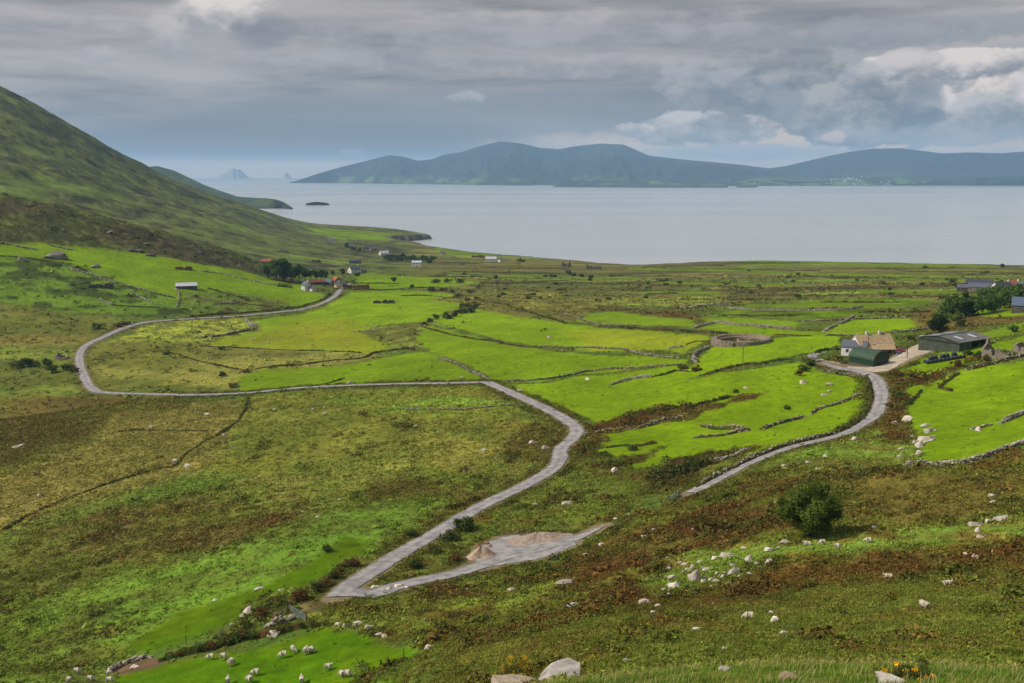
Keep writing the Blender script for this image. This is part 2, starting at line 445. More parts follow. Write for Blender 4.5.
# --- heath slope, right foreground
HE_PX = [(300, 614), (330, 602), (400, 592), (440, 584), (560, 560), (600, 535), (640, 515), (700, 493), (760, 468), (800, 464), (860, 470), (915, 468), (960, 468), (1024, 450), (1400, 380), (1400, 900), (380, 900), (440, 662), (400, 645), (330, 628)]
heath(HE_PX, (84, 72, 28), (92, 104, 32), ns=14, lo=-0.25, hi=0.2, feather=2)
heath([(560, 570), (640, 530), (760, 500), (790, 520), (700, 560), (640, 600), (560, 600)], (86, 60, 28), (86, 82, 30), ns=10, lo=-0.1, hi=0.3)
heath([(830, 478), (930, 474), (1024, 470), (1024, 500), (920, 520), (860, 515)], (100, 94, 38), (92, 84, 34), ns=20, feather=5, he=0.5)
rough([(655, 560), (720, 548), (790, 545), (850, 535), (1024, 520), (1100, 515), (1100, 545), (960, 545), (860, 560), (760, 560), (700, 590), (650, 600), (640, 585)], (92, 118, 36), (100, 92, 36), ns=9, lo=0.0, hi=0.3, feather=3)
heath([(700, 590), (780, 570), (900, 555), (1024, 545), (1100, 550), (1024, 566), (900, 575), (800, 590), (740, 610), (700, 610)], (100, 62, 30), (92, 88, 32), ns=9, lo=0.0, hi=0.35, feather=3)
rough([(560, 660), (640, 625), (760, 600), (900, 580), (1024, 572), (1200, 570), (1200, 700), (500, 700)], (92, 106, 34), (104, 92, 38), ns=10, lo=0.0, hi=0.35, feather=5, he=0.35)
rough([(450, 600), (540, 585), (560, 600), (520, 612), (430, 640), (400, 628)], (100, 118, 34), (88, 80, 30), ns=9, feather=3, he=0.5)
rough([(430, 650), (560, 640), (600, 650), (560, 668), (440, 676)], (102, 106, 36), (94, 84, 34), ns=12, feather=3)
# between the two roads
rough([(487, 390), (575, 436), (562, 470), (500, 505), (400, 560), (360, 590), (420, 575), (470, 550), (500, 534), (580, 530), (640, 505), (700, 485), (760, 455), (700, 465), (620, 470), (590, 445)], (88, 104, 32), (88, 76, 32), ns=14, lo=0.0, hi=0.35, feather=2, he=0.4)
# --- green fields of the middle and right
field([(430, 319), (460, 312), (478, 309), (520, 317), (560, 323), (600, 328), (650, 330), (700, 334), (712, 338), (700, 345), (682, 352), (640, 350), (592, 351), (540, 346), (500, 340), (455, 328)], (104, 152, 34), (110, 154, 34), feather=1)
paint([(560, 330), (600, 329), (700, 334), (712, 338), (684, 352), (640, 350), (592, 351)], (146, 156, 36), feather=8, warp=3, op=0.85)
field([(425, 326), (450, 330), (500, 344), (540, 350), (592, 355), (640, 355), (686, 360), (690, 366), (640, 369), (580, 374), (540, 382), (495, 381), (470, 366), (432, 352), (415, 340)], (98, 148, 32), (106, 150, 36), feather=1)
field([(500, 385), (545, 383), (580, 376), (640, 371), (680, 366), (700, 375), (690, 380), (760, 368), (800, 362), (812, 366), (820, 372), (866, 378), (868, 404), (852, 424), (800, 444), (760, 452), (720, 462), (690, 458), (640, 468), (606, 468), (620, 458), (585, 450), (584, 440), (610, 432), (588, 418), (560, 408), (530, 396)], (98, 150, 28), (106, 152, 34), feather=1)
field([(682, 372), (700, 360), (712, 347), (770, 344), (775, 338), (838, 334), (840, 345), (812, 352), (770, 360), (720, 368), (700, 376)], (144, 166, 34), (136, 164, 36), feather=1)
heath([(588, 426), (640, 410), (700, 404), (712, 406), (740, 396), (770, 392), (745, 400), (705, 412), (690, 420), (640, 428), (600, 434), (590, 440)], (88, 62, 28), (96, 88, 36), feather=1, warp=2)
heath([(583, 440), (600, 432), (610, 440), (590, 450), (618, 458), (660, 448), (640, 462), (608, 470), (590, 470), (572, 460)], (82, 70, 30), (84, 100, 34), feather=1.5, warp=2)
heath([(650, 482), (672, 460), (720, 452), (760, 446), (742, 456), (700, 470), (690, 480), (640, 500), (620, 508)], (70, 76, 32), (92, 66, 34), feather=2, warp=2)
# right of the lane
heath([(880, 372), (905, 356), (925, 360), (930, 372), (915, 385), (908, 412), (912, 430), (900, 452), (880, 456), (868, 440), (886, 415), (890, 395)], (94, 64, 32), (84, 88, 34), feather=1.5, warp=2)
field([(890, 366), (905, 357), (940, 352), (985, 345), (1040, 332), (1300, 300), (1300, 330), (1024, 350), (960, 366), (935, 378), (912, 380)], (112, 154, 34), (106, 146, 36), feather=1.5)
field([(905, 388), (935, 380), (960, 371), (1024, 361), (1400, 310), (1400, 380), (1024, 447), (985, 456), (950, 464), (918, 464), (912, 455), (925, 440), (908, 420)], (98, 152, 26), (104, 156, 32), feather=1)
rough([(800, 448), (870, 425), (900, 445), (920, 440), (912, 464), (860, 466), (800, 462), (745, 470)], (94, 122, 34), (92, 92, 34), ns=12, feather=2)
heath([(912, 380), (960, 366), (975, 360), (950, 372), (930, 384)], (92, 70, 34), feather=1)
# around the ring fort and towards the plain
paint([(560, 300), (700, 300), (820, 298), (930, 300), (930, 318), (860, 320), (800, 322), (700, 322), (640, 318), (560, 316)], (100, 118, 38), (86, 84, 36), feather=8, ns=30, warp=6)
rough([(425, 300), (480, 292), (560, 293), (640, 298), (600, 306), (590, 314), (575, 322), (540, 319), (480, 309), (470, 303)], (84, 84, 36), (104, 104, 42), ns=35, feather=4)
rough([(560, 296), (700, 296), (760, 302), (700, 306), (600, 304)], (92, 92, 42), (110, 128, 42), ns=25, feather=3)
field([(576, 322), (592, 313), (620, 311), (645, 316), (690, 318), (698, 326), (660, 326), (620, 326)], (122, 152, 42), (112, 140, 42), feather=2)
paint([(590, 326), (680, 327), (720, 336), (640, 330)], (92, 74, 36), (92, 104, 38), feather=2, warp=3, he=0.5)
paint([(600, 305), (690, 312), (712, 318), (704, 326), (690, 320), (640, 314), (600, 310)], (92, 70, 34), (96, 96, 40), feather=3, warp=4, he=0.5)
field([(700, 318), (760, 319), (800, 323), (795, 328), (760, 325), (712, 324)], (122, 150, 44), feather=2)
field([(700, 328), (722, 324), (790, 330), (835, 333), (820, 336), (740, 337)], (118, 148, 42), feather=2)
field([(820, 332), (845, 322), (870, 318), (930, 318), (936, 322), (905, 330), (870, 334), (838, 336)], (132, 158, 44), feather=2)
field([(700, 312), (780, 311), (860, 310), (870, 315), (820, 318), (740, 316)], (108, 136, 40), (92, 100, 40), feather=3, ns=20)
field([(800, 301), (870, 299), (930, 300), (925, 306), (860, 306), (806, 308)], (112, 140, 42), (100, 110, 42), feather=3, ns=20)
for a_, b_, y0, y1, w_ in ((628, 760, 268.5, 271.5, 1.3), (756, 960, 272, 276.5, 1.3), (900, 1030, 279, 281, 1.2), (660, 800, 283, 285, 1.2), (840, 1000, 265, 266.5, 1.2), (720, 860, 261, 262.5, 1.6), (500, 640, 276, 277, 1.0), (745, 900, 306, 307, 1.6), (640, 720, 291, 293, 1.4), (860, 960, 291, 292, 1.4)):
    field([(a_, y0 - w_), (b_, y1 - w_), (b_, y1 + w_), (a_, y0 + w_)], (104, 132, 56), feather=3, warp=2)
field([(435, 248), (480, 247), (510, 254), (480, 256), (440, 254)], (132, 142, 48), (116, 122, 46), feather=5)
field([(300, 225), (345, 230), (400, 234), (425, 236), (380, 241), (330, 238)], (112, 146, 46), (98, 120, 44), feather=8, ns=60)
rough([(905, 312), (960, 306), (1024, 306), (1024, 322), (960, 330), (930, 335)], (78, 64, 34), (88, 82, 38), feather=3)
field([(965, 312), (1000, 308), (1024, 309), (1024, 316), (985, 318)], (110, 150, 38), feather=1.5)
field([(930, 345), (985, 332), (1024, 322), (1024, 332), (960, 346)], (126, 142, 52), (112, 140, 42), feather=2)
# sheep field in the foreground
field([(-100, 1000), (40, 700), (108, 680), (125, 672), (200, 657), (262, 648), (322, 628), (360, 634), (385, 642), (425, 650), (445, 660), (420, 672), (400, 690), (400, 1000)], (84, 146, 24), (94, 144, 30), feather=1.2, ns=16)
rough([(360, 672), (400, 660), (440, 658), (470, 675), (440, 700), (380, 700)], (84, 84, 32), (88, 110, 34), feather=1.5, ns=6, he=0.7)
# bare earth by the wall end at bottom left
paint([(110, 668), (150, 655), (168, 660), (155, 668), (120, 676)], (128, 100, 78), (100, 84, 60), feather=0.6, warp=0.5, he=0, ru=0, fi=0)
paint([(297, 606), (330, 596), (336, 602), (320, 612), (300, 614)], (146, 128, 92), (110, 104, 60), feather=0.6, warp=0.5, he=0, ru=0, fi=0.2)
paint([(495, 537), (505, 531), (560, 532), (580, 537), (560, 542), (520, 541)], (160, 132, 110), (140, 122, 96), feather=0.8, warp=0.6, he=0, ru=0, fi=0)
# greens lean to yellow under the autumn grass
gr_ = np.clip((COLR[..., 1] - COLR[..., 0]) / (COLR[..., 1] + 1e-4), 0, 1)
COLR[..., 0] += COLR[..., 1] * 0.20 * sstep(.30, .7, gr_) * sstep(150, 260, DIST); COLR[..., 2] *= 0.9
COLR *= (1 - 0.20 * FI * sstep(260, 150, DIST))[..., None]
COLR *= (1 - 0.05 * FI)[..., None]
lum_ = COLR.mean(-1, keepdims=True); ds_ = (0.16 * (1 - FI))[..., None]
COLR = COLR * (1 - ds_) + lum_ * np.array([1.12, 1.06, 0.62]) * ds_
# heathery verge beside roads, no rushes on them
vg = sstep(7.0, 3.4, RD) * sstep(2.0, 2.6, RD)
gravel = sstep(2.9, 2.1, RD)
COLR = mixc(COLR, lin((84, 78, 34))[None, None, :], vg * 0.6 * sstep(-0.3, 0.2, n6 + 0.3))
COLR = mixc(COLR, lin((134, 118, 92))[None, None, :], gravel * 0.9)
HE = np.maximum(HE, vg * 0.7); HE *= (1 - gravel); RU *= (1 - gravel); FI *= (1 - gravel)
# beach and cliffs
SDs = SD[SUB]
rocky = sstep(26, 8, SDs)
COLR = mixc(COLR, mixc(lin((86, 74, 62)), lin((120, 112, 100)), sstep(-.2, .3, n20)), rocky)
RU *= (1 - rocky)
for arr in (HE, RU, FI): np.clip(arr, 0, 1, out=arr)
ALPHA = np.clip(np.maximum(HE, RU) + 0.8 * mt + 0.5 * pl, 0.15, 1)

# ------------------------------------------------------------------ micro relief, then sink the sea bed
calm = sstep(2.5, 9, RD)
mic = (0.30 * fbm(sx, sy, 5.5, 3, 51) * (HE + 0.45 * RU) + 0.9 * fbm(sx, sy, 26, 3, 52) * (0.35 + 0.65 * (1 - FI))) * calm
mic *= sstep(22, 34, DIST) * 0.9 + 0.1
rid = 1 - np.abs(fbm(sx, sy, 170, 5, 53, 0.55)) * 2.2
mic += sstep(1050, 1500, DIST) * ((rid - 0.55) * 7 + 5 * fbm(sx, sy, 60, 4, 57)) * sstep(0, 60, ZG[SUB] - 12)
mic += sstep(880, 960, DIST) * sstep(1150, 1050, DIST) * fbm(sx, sy, 40, 4, 54) * 7 * sstep(az_flat(320), az_flat(240), azg)
ZG[SUB] += mic
k = sstep(-3, 7, SD)
ZG = ZG * k + (-14) * (1 - k)
RDg = RD
# ------------------------------------------------------------------ node helpers
def mat(name):
    m = bpy.data.materials.new(name); m.use_nodes = True
    nt = m.node_tree; b = nt.nodes['Principled BSDF']
    b.inputs['Specular IOR Level'].default_value = 0.25
    b.inputs['Roughness'].default_value = 0.85
    return m, nt, b


def nd(nt, typ, **kw):
    n = nt.nodes.new(typ)
    for k_, v in kw.items():
        if k_.startswith('i_'):
            n.inputs[k_[2:].replace('_', ' ')].default_value = v
        else:
            setattr(n, k_, v)
    return n


def mth(nt, op, a, b=None, clamp=False):
    n = nt.nodes.new('ShaderNodeMath'); n.operation = op; n.use_clamp = clamp
    for i, v in enumerate((a, b)):
        if v is None: continue
        if hasattr(v, 'is_output') or isinstance(v, bpy.types.NodeSocket): nt.links.new(v, n.inputs[i])
        else: n.inputs[i].default_value = v
    return n.outputs[0]


def mixrgb(nt, fac, a, b, mode='MIX'):
    n = nt.nodes.new('ShaderNodeMix'); n.data_type = 'RGBA'; n.blend_type = mode; n.clamp_result = False
    for s_, v in (('Factor', fac), ('A', a), ('B', b)):
        sk = [x for x in n.inputs if x.name == s_ and (x.type == ('VALUE' if s_ == 'Factor' else 'RGBA'))][0]
        if isinstance(v, bpy.types.NodeSocket): nt.links.new(v, sk)
        elif s_ == 'Factor': sk.default_value = v
        else: sk.default_value = (*v[:3], 1)
    return [x for x in n.outputs if x.type == 'RGBA'][0]


def noise(nt, vec, scale, detail=4, rough=0.55, dist=0.0):
    n = nd(nt, 'ShaderNodeTexNoise'); n.inputs['Scale'].default_value = scale
    n.inputs['Detail'].default_value = detail; n.inputs['Roughness'].default_value = rough
    n.inputs['Distortion'].default_value = dist
    if vec is not None: nt.links.new(vec, n.inputs['Vector'])
    return n.outputs['Fac']


def maprange(nt, v, a, b, c=0.0, d=1.0, smooth=True):
    n = nd(nt, 'ShaderNodeMapRange'); n.interpolation_type = 'SMOOTHSTEP' if smooth else 'LINEAR'
    nt.links.new(v, n.inputs['Value'])
    for nm, x in (('From Min', a), ('From Max', b), ('To Min', c), ('To Max', d)): n.inputs[nm].default_value = x
    return n.outputs['Result']


def bump(nt, h, b, strength=0.5, dist=0.1):
    n = nd(nt, 'ShaderNodeBump'); n.inputs['Strength'].default_value = strength; n.inputs['Distance'].default_value = dist
    nt.links.new(h, n.inputs['Height']); nt.links.new(n.outputs['Normal'], b.inputs['Normal'])


def simple_mat(name, c, c2=None, scale=3.0, rough=0.85, bmp=0.0, k=KALB, lo=0.35, hi=0.65, spec=0.25, metal=0.0, obj=False):
    m, nt, b = mat(name)
    b.inputs['Roughness'].default_value = rough; b.inputs['Specular IOR Level'].default_value = spec
    b.inputs['Metallic'].default_value = metal
    geo = nd(nt, 'ShaderNodeNewGeometry')
    v = geo.outputs['Position']
    if obj:
        tc = nd(nt, 'ShaderNodeTexCoord'); v = tc.outputs['Object']
    f = noise(nt, v, scale, 5, 0.6)
    ca = lin(c, k); cb = lin(c2 if c2 is not None else tuple(x * 0.85 for x in c), k)
    nt.links.new(mixrgb(nt, maprange(nt, f, lo, hi), ca, cb), b.inputs['Base Color'])
    if bmp: bump(nt, f, b, bmp, 0.15)
    return m


def attr_mat(name, fine=3.0, rough=0.9, amp=0.5, bmp=0.4, bd=0.12, translucent=0.0):
    """colour kept on the mesh, broken up by fine procedural noise"""
    m, nt, b = mat(name)
    b.inputs['Roughness'].default_value = rough; b.inputs['Specular IOR Level'].default_value = 0.03
    at = nd(nt, 'ShaderNodeAttribute', attribute_name='albedo')
    geo = nd(nt, 'ShaderNodeNewGeometry')
    f1 = noise(nt, geo.outputs['Position'], fine, 6, 0.68)
    mul = maprange(nt, f1, 0.25, 0.75, 1 - amp, 1 + amp, False)
    nt.links.new(mixrgb(nt, 1.0, at.outputs['Color'], mul, 'MULTIPLY'), b.inputs['Base Color'])
    if bmp: bump(nt, f1, b, bmp, bd)
    if translucent:
        out = nt.nodes['Material Output']
        tr = nd(nt, 'ShaderNodeBsdfTranslucent'); nt.links.new(at.outputs['Color'], tr.inputs['Color'])
        mx = nd(nt, 'ShaderNodeMixShader'); mx.inputs[0].default_value = translucent
        nt.links.new(b.outputs[0], mx.inputs[1]); nt.links.new(tr.outputs[0], mx.inputs[2]); nt.links.new(mx.outputs[0], out.inputs['Surface'])
    return m


def madd_(nt, a, b, c):
    return mth(nt, 'ADD', mth(nt, 'MULTIPLY', a, b), c)


# ------------------------------------------------------------------ mesh helpers
def np_mesh(name, V, F, mats, color=None, smooth=True, fmat=None):
    """V (n,3), F (m,k) int or list of faces"""
    me = bpy.data.meshes.new(name)
    if isinstance(F, np.ndarray):
        m, k_ = F.shape
        me.vertices.add(len(V)); me.vertices.foreach_set('co', np.asarray(V, np.float32).ravel())
        me.loops.add(m * k_); me.loops.foreach_set('vertex_index', F.astype(np.int32).ravel())
        me.polygons.add(m); me.polygons.foreach_set('loop_start', np.arange(0, m * k_, k_, dtype=np.int32))
        me.polygons.foreach_set('loop_total', np.full(m, k_, np.int32))
    else:
        me.from_pydata([tuple(v) for v in V], [], [tuple(f) for f in F])
    if fmat is not None: me.polygons.foreach_set('material_index', np.asarray(fmat, np.int32))
    me.polygons.foreach_set('use_smooth', np.full(len(me.polygons), smooth))
    if color is not None:
        a = me.color_attributes.new('albedo', 'FLOAT_COLOR', 'POINT')
        c = np.ones((len(V), 4), np.float32); c[:, :np.shape(color)[1]] = color
        a.data.foreach_set('color', c.ravel())
    for m_ in (mats if isinstance(mats, (list, tuple)) else [mats]): me.materials.append(m_)
    me.update(calc_edges=True); me.validate()
    return me


def link(name, me, parent=None, loc=None, rotz=None):
    o = bpy.data.objects.new(name, me); COL.objects.link(o)
    if parent is not None: o.parent = parent
    if loc is not None: o.location = loc
    if rotz is not None: o.rotation_euler = (0, 0, rotz)
    return o


def tag(o, label=None, cat=None, group=None, kind=None):
    if label: o['label'] = label
    if cat: o['category'] = cat
    if group: o['group'] = group
    if kind: o['kind'] = kind
    elif cat: o['kind'] = 'thing'
    return o


def empty(name, loc=(0, 0, 0), rotz=0.0, **k):
    o = bpy.data.objects.new(name, None); COL.objects.link(o)
    o.empty_display_size = 0.5
    o.location = loc; o.rotation_euler = (0, 0, rotz)
    return tag(o, **k)


# ------------------------------------------------------------------ the ground sheet
colfull = np.zeros((NR, NC, 3)); colfull[:] = lin(OL)
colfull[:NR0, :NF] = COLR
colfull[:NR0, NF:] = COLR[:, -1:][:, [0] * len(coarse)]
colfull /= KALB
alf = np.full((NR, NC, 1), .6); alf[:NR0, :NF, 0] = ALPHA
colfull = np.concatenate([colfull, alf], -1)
V = np.stack([GX, GY, ZG], -1).reshape(-1, 3)
idx = np.arange(NR * NC).reshape(NR, NC)
nx = np.roll(idx, -1, axis=1)
F = np.stack([idx[:-1], nx[:-1], nx[1:], idx[1:]], -1).reshape(-1, 4)[:, ::-1]
V = np.vstack([V, [[0, 0, 128.2]]]); cidx = len(V) - 1
Fc = np.stack([idx[0], np.full(NC, cidx), nx[0]], -1)
# small fan at the centre as quads with a repeated row is avoided: a separate tiny ring
gm = attr_mat('ground_turf', 1.1, 0.95, 0.42, 0.6, 0.35)
nt = gm.node_tree; b = nt.nodes['Principled BSDF']
at_ = [n for n in nt.nodes if n.type == 'ATTRIBUTE'][0]; gp_ = nd(nt, 'ShaderNodeNewGeometry')
mp_ = nd(nt, 'ShaderNodeMapping'); nt.links.new(gp_.outputs['Position'], mp_.inputs['Vector'])
g1 = noise(nt, gp_.outputs['Position'], 0.035, 10, 0.66, 0.4); g2 = noise(nt, gp_.outputs['Position'], 0.42, 9, 0.78)
tot = mth(nt, 'ADD', madd_(nt, g1, 0.9, -0.45), madd_(nt, g2, 1.5, -0.75))
amp_ = mth(nt, 'MULTIPLY', tot, madd_(nt, at_.outputs['Alpha'], 0.75, 1.15))
mul_ = mth(nt, 'MAXIMUM', mth(nt, 'ADD', amp_, 1.0), 0.25)
c0_ = mixrgb(nt, 1.0, mixrgb(nt, 1.0, at_.outputs['Color'], (0.98, 0.98, 0.98), 'MULTIPLY'), mul_, 'MULTIPLY')
# paler, strawier where the noise peaks
hi_ = mth(nt, 'MULTIPLY', maprange(nt, noise(nt, gp_.outputs['Position'], 0.11, 9, 0.7), 0.48, 0.68, 0, 0.5), madd_(nt, at_.outputs['Alpha'], 0.7, 0.3))
c0_ = mixrgb(nt, maprange(nt, noise(nt, gp_.outputs['Position'], 0.19, 9, 0.74), 0.5, 0.72, 0, 0.6), c0_, mixrgb(nt, 1.0, c0_, (0.62, 0.72, 0.6), 'MULTIPLY'))
c0_ = mixrgb(nt, hi_, c0_, mixrgb(nt, 1.0, c0_, (1.5, 1.22, 1.1), 'MULTIPLY'))
nt.links.new(c0_, b.inputs['Base Color'])
F4 = F
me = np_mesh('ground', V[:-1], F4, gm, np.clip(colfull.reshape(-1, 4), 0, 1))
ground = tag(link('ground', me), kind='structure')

# ------------------------------------------------------------------ sea
m, nt, b = mat('sea_water')
b.inputs['Base Color'].default_value = (0.33, 0.35, 0.355, 1)
b.inputs['Roughness'].default_value = 0.22; b.inputs['Specular IOR Level'].default_value = 0.5; b.inputs['IOR'].default_value = 1.33
geo = nd(nt, 'ShaderNodeNewGeometry')
mp = nd(nt, 'ShaderNodeMapping'); nt.links.new(geo.outputs['Position'], mp.inputs['Vector']); mp.inputs['Scale'].default_value = (0.35, 1.6, 1)
streak = noise(nt, mp.outputs['Vector'], 0.0008, 3, 0.5)
nt.links.new(maprange(nt, streak, 0.3, 0.7, 0.18, 0.30), b.inputs['Roughness'])
wv = noise(nt, geo.outputs['Position'], 0.12, 6, 0.7)
na = 360; rr = [0.5, 600, 900, 1300, 2000, 4000, 9000, 20000, 32000]
aa = np.linspace(0, 2 * math.pi, na, endpoint=False)
V = np.array([(r * math.sin(a), r * math.cos(a), 0.0) for r in rr for a in aa])
idx = np.arange(len(V)).reshape(len(rr), na); nx = np.roll(idx, -1, 1)
F = np.stack([idx[:-1], nx[:-1], nx[1:], idx[1:]], -1).reshape(-1, 4)[:, ::-1]
tag(link('sea', np_mesh('sea', V, F, m)), kind='structure')

# ------------------------------------------------------------------ distant land
def hill_sheet(name, sky, base, Dr, depth, seed, palette, amp=0.26, back=3000, nu=500, nv=46, kind='structure', texs=(900, 260)):
    pxs = np.linspace(sky[0][0], sky[-1][0], nu)
    sp = np.interp(pxs, [p[0] for p in sky], [p[1] for p in sky])
    kk = np.hanning(7); kk /= kk.sum(); sp = np.convolve(np.pad(sp, 3, 'edge'), kk, 'valid')
    bp = np.interp(pxs, [p[0] for p in base], [p[1] for p in base])
    V = []; C = []
    if isinstance(back, list): back = np.interp(pxs, [p[0] for p in back], [p[1] for p in back])
    if isinstance(Dr, list): Dr = np.interp(pxs, [p[0] for p in Dr], [p[1] for p in Dr])
    a, sb = ray(pxs, bp); Db = EYE / sb
    a2, ss = ray(pxs, sp)
    for j in range(nv):
        v = j / (nv - 1) * 1.35
        D = Db + (Dr - Db) * np.minimum(v, 1) + np.maximum(v - 1, 0) / 0.35 * back
        zr = EYE - ss * Dr
        prof = np.where(v <= 1, (0.10 * v + 0.90 * v ** 1.7) if v <= 1 else 1, 0) if v <= 1 else 1 - ((v - 1) / 0.35) ** 1.5
        x = D * np.sin(a); y = D * np.cos(a)
        n = fbm(x, y, depth * 0.5, 5, seed)
        env = 4 * min(v, 1) * (1 - min(v, 1)) if v <= 1 else 0
        n2 = (0.5 - np.abs(fbm(x, y, depth * 0.28 if kind == 'structure' else 60, 5, seed + 2, .6)) * 1.6)
        z = zr * prof + zr * amp * env * (2.2 * n + 1.6 * n2)
        z = np.maximum(z, -2) if 0 < v <= 1 else (np.full_like(z, -20.0) if v == 0 else z)
        if v == 0: z = np.full_like(z, -6.0)
        V.append(np.stack([x, y, z], -1))
        t1 = fbm(x, y, texs[0], 4, seed + 5); t2 = fbm(x, y, texs[1], 3, seed + 9)
        c = palette(v, x, y, z, t1, t2)
        C.append(c)
    V = np.concatenate(V); C = np.concatenate(C)
    idx = np.arange(len(V)).reshape(nv, nu)
    F = np.stack([idx[:-1, :-1], idx[:-1, 1:], idx[1:, 1:], idx[1:, :-1]], -1).reshape(-1, 4)
    o = link(name, np_mesh(name, V, F, hill_mat, np.clip(C / KALB, 0, 1)))
    return tag(o, kind=kind)


hill_mat = attr_mat('far_hillside', 0.006, 0.95, 0.35, 0.5, 25)


def pal_far(lowtop):
    def f(v, x, y, z, t1, t2):
        up = mixc(lin((58, 62, 60)), lin((42, 40, 50)), sstep(-.25, .25, t1))
        cell = rand01(np.floor(x / 170 + t1 * 2), np.floor(y / 330), 3)
        lo = mixc(lin((60, 70, 50)), lin((92, 118, 60)), (cell > .62) * 1.0)
        lo = mixc(lo, lin((42, 52, 38))[None, :], (cell < .22) * 1.0)
        w_ = sstep(lowtop, lowtop * 0.4, z + t2 * 60)
        c = up + (lo - up) * w_[:, None]
        c = mixc(c, lin((70, 62, 56))[None, :], sstep(9, 2, z) * 1.0)
        return c * (1 + 0.3 * t2)[:, None]
    return f


base_line = [(285, 182.3), (330, 182.8), (400, 184), (500, 185.3), (600, 186), (1024, 185.5), (1300, 185)]
hill_sheet('far_hills', [(288, 183.5), (296, 181), (305, 178), (320, 173), (345, 166), (370, 160), (390, 155), (402, 156), (418, 160.5), (432, 159), (445, 154), (460, 152), (480, 145.5), (500, 141), (520, 143), (540, 147.5), (558, 149), (575, 146), (600, 143), (622, 144), (634, 149), (648, 155), (670, 158), (700, 161), (735, 164), (760, 167), (800, 172), (860, 176), (950, 179)],
           base_line, 15200, 3000, 201, pal_far(120))
hill_sheet('far_hills', [(700, 178), (720, 175), (745, 172), (770, 168), (785, 166), (805, 161), (830, 155), (850, 151), (870, 148), (898, 147.5), (915, 150), (940, 153), (965, 152.5), (1000, 153), (1024, 151), (1100, 145), (1300, 150)],
           [(700, 183), (1300, 183)], 15800, 3000, 217, pal_far(190))
hill_sheet('far_lowland', [(560, 183), (620, 181), (700, 179.5), (760, 178.5), (800, 180), (860, 177), (930, 178), (1024, 176.5), (1300, 176)],
           [(560, 186), (650, 186.3), (800, 186.0), (1024, 185.5), (1300, 185)], 12600, 1500, 233, pal_far(150), amp=.2, back=600)
hill_sheet('low_islands', [(540, 186.3), (580, 185), (640, 184.6), (660, 185), (700, 184.8), (730, 186.2), (752, 186.0), (768, 186.6), (772, 187.2)],
           [(540, 187.2), (660, 187.8), (772, 187.6)], 11200, 300, 241, pal_far(10), amp=.1, back=200)
# nearer headland on the left, with its flat green toe
hill_sheet('headland', [(80, 185), (120, 171), (142, 167), (160, 165.5), (176, 170), (190, 177), (205, 184.5), (222, 191), (238, 196.5), (250, 197.5), (266, 198), (276, 199.2), (283, 201.5), (288, 204.5), (293, 208.2)],
           [(80, 208), (200, 208.5), (262, 208.8), (293, 208.0)], [(80, 5200), (215, 4900), (250, 4300), (275, 3950), (293, 3820)], 700, 251,
           lambda v, x, y, z, t1, t2: mixc(mixc(lin((58, 68, 44)), lin((78, 94, 46)), sstep(-.2, .3, t1)), lin((70, 62, 54))[None, :], sstep(12, 5, z)) * (1 + .3 * t2)[:, None],
           amp=.12, back=[(80, 700), (250, 400), (270, 120), (280, 40), (293, 10)], texs=(300, 90))
hill_sheet('rock_island', [(215, 178), (222, 174.5), (227, 172), (231, 169.5), (234, 167.5), (236.5, 170), (239, 168.8), (243, 172), (248, 177), (252, 178)], [(215, 179.8), (252, 179.8)], 24000, 800, 261, lambda v, x, y, z, t1, t2: np.broadcast_to(lin((176, 176, 180)), x.shape + (3,)), amp=.15, back=500, nu=120)
hill_sheet('rock_island', [(279, 178.5), (283, 174.5), (286, 172.3), (288.5, 174.5), (292, 178.5)], [(277, 179.8), (294, 179.8)], 24000, 800, 263, lambda v, x, y, z, t1, t2: np.broadcast_to(lin((176, 176, 180)), x.shape + (3,)), amp=.15, back=500, nu=80)
hill_sheet('skerry', [(306, 203.6), (312, 202.2), (318, 201.8), (325, 202.6), (329, 203.6)], [(306, 204.3), (329, 204.3)], 4330, 30, 271, lambda v, x, y, z, t1, t2: np.broadcast_to(lin((62, 56, 52)), x.shape + (3,)), amp=.25, back=20, nu=60, nv=16)

# ------------------------------------------------------------------ sun, sky, haze
SUN_EL, SUN_AZ = 41.0, -97.0        # azimuth from the view direction, clockwise seen from above
sd_ = bpy.data.lights.new('sun', 'SUN'); so = bpy.data.objects.new('sun', sd_); COL.objects.link(so)
sd_.energy = 5.0; sd_.angle = R(0.6); sd_.color = (1.0, 0.94, 0.84)
sv = Vector((math.sin(R(SUN_AZ)) * math.cos(R(SUN_EL)), math.cos(R(SUN_AZ)) * math.cos(R(SUN_EL)), math.sin(R(SUN_EL))))
so.rotation_euler = sv.to_track_quat('Z', 'Y').to_euler()
so.location = (0, 0, 400)

world = bpy.data.worlds.new('World'); scene.world = world; world.use_nodes = True
nt = world.node_tree; nt.nodes.clear()
out = nd(nt, 'ShaderNodeOutputWorld'); bg = nd(nt, 'ShaderNodeBackground'); bg.inputs['Strength'].default_value = 0.1
nt.links.new(bg.outputs[0], out.inputs['Surface'])
sky = nd(nt, 'ShaderNodeTexSky'); sky.sky_type = 'NISHITA'; sky.sun_disc = False
sky.sun_elevation = R(SUN_EL); sky.sun_rotation = R(SUN_AZ); sky.air_density = 1.0; sky.dust_density = 1.5
tc = nd(nt, 'ShaderNodeTexCoord')
sep = nd(nt, 'ShaderNodeSeparateXYZ'); nt.links.new(tc.outputs['Generated'], sep.inputs[0])
X, Y, Z = sep.outputs
A_ = mth(nt, 'ARCTAN2', X, Y)
E_ = mth(nt, 'ARCSINE', Z)


def pa(px): return (px - 512) / 995.0


def pe(py): return math.atan(-float(ray(512, py)[1]))


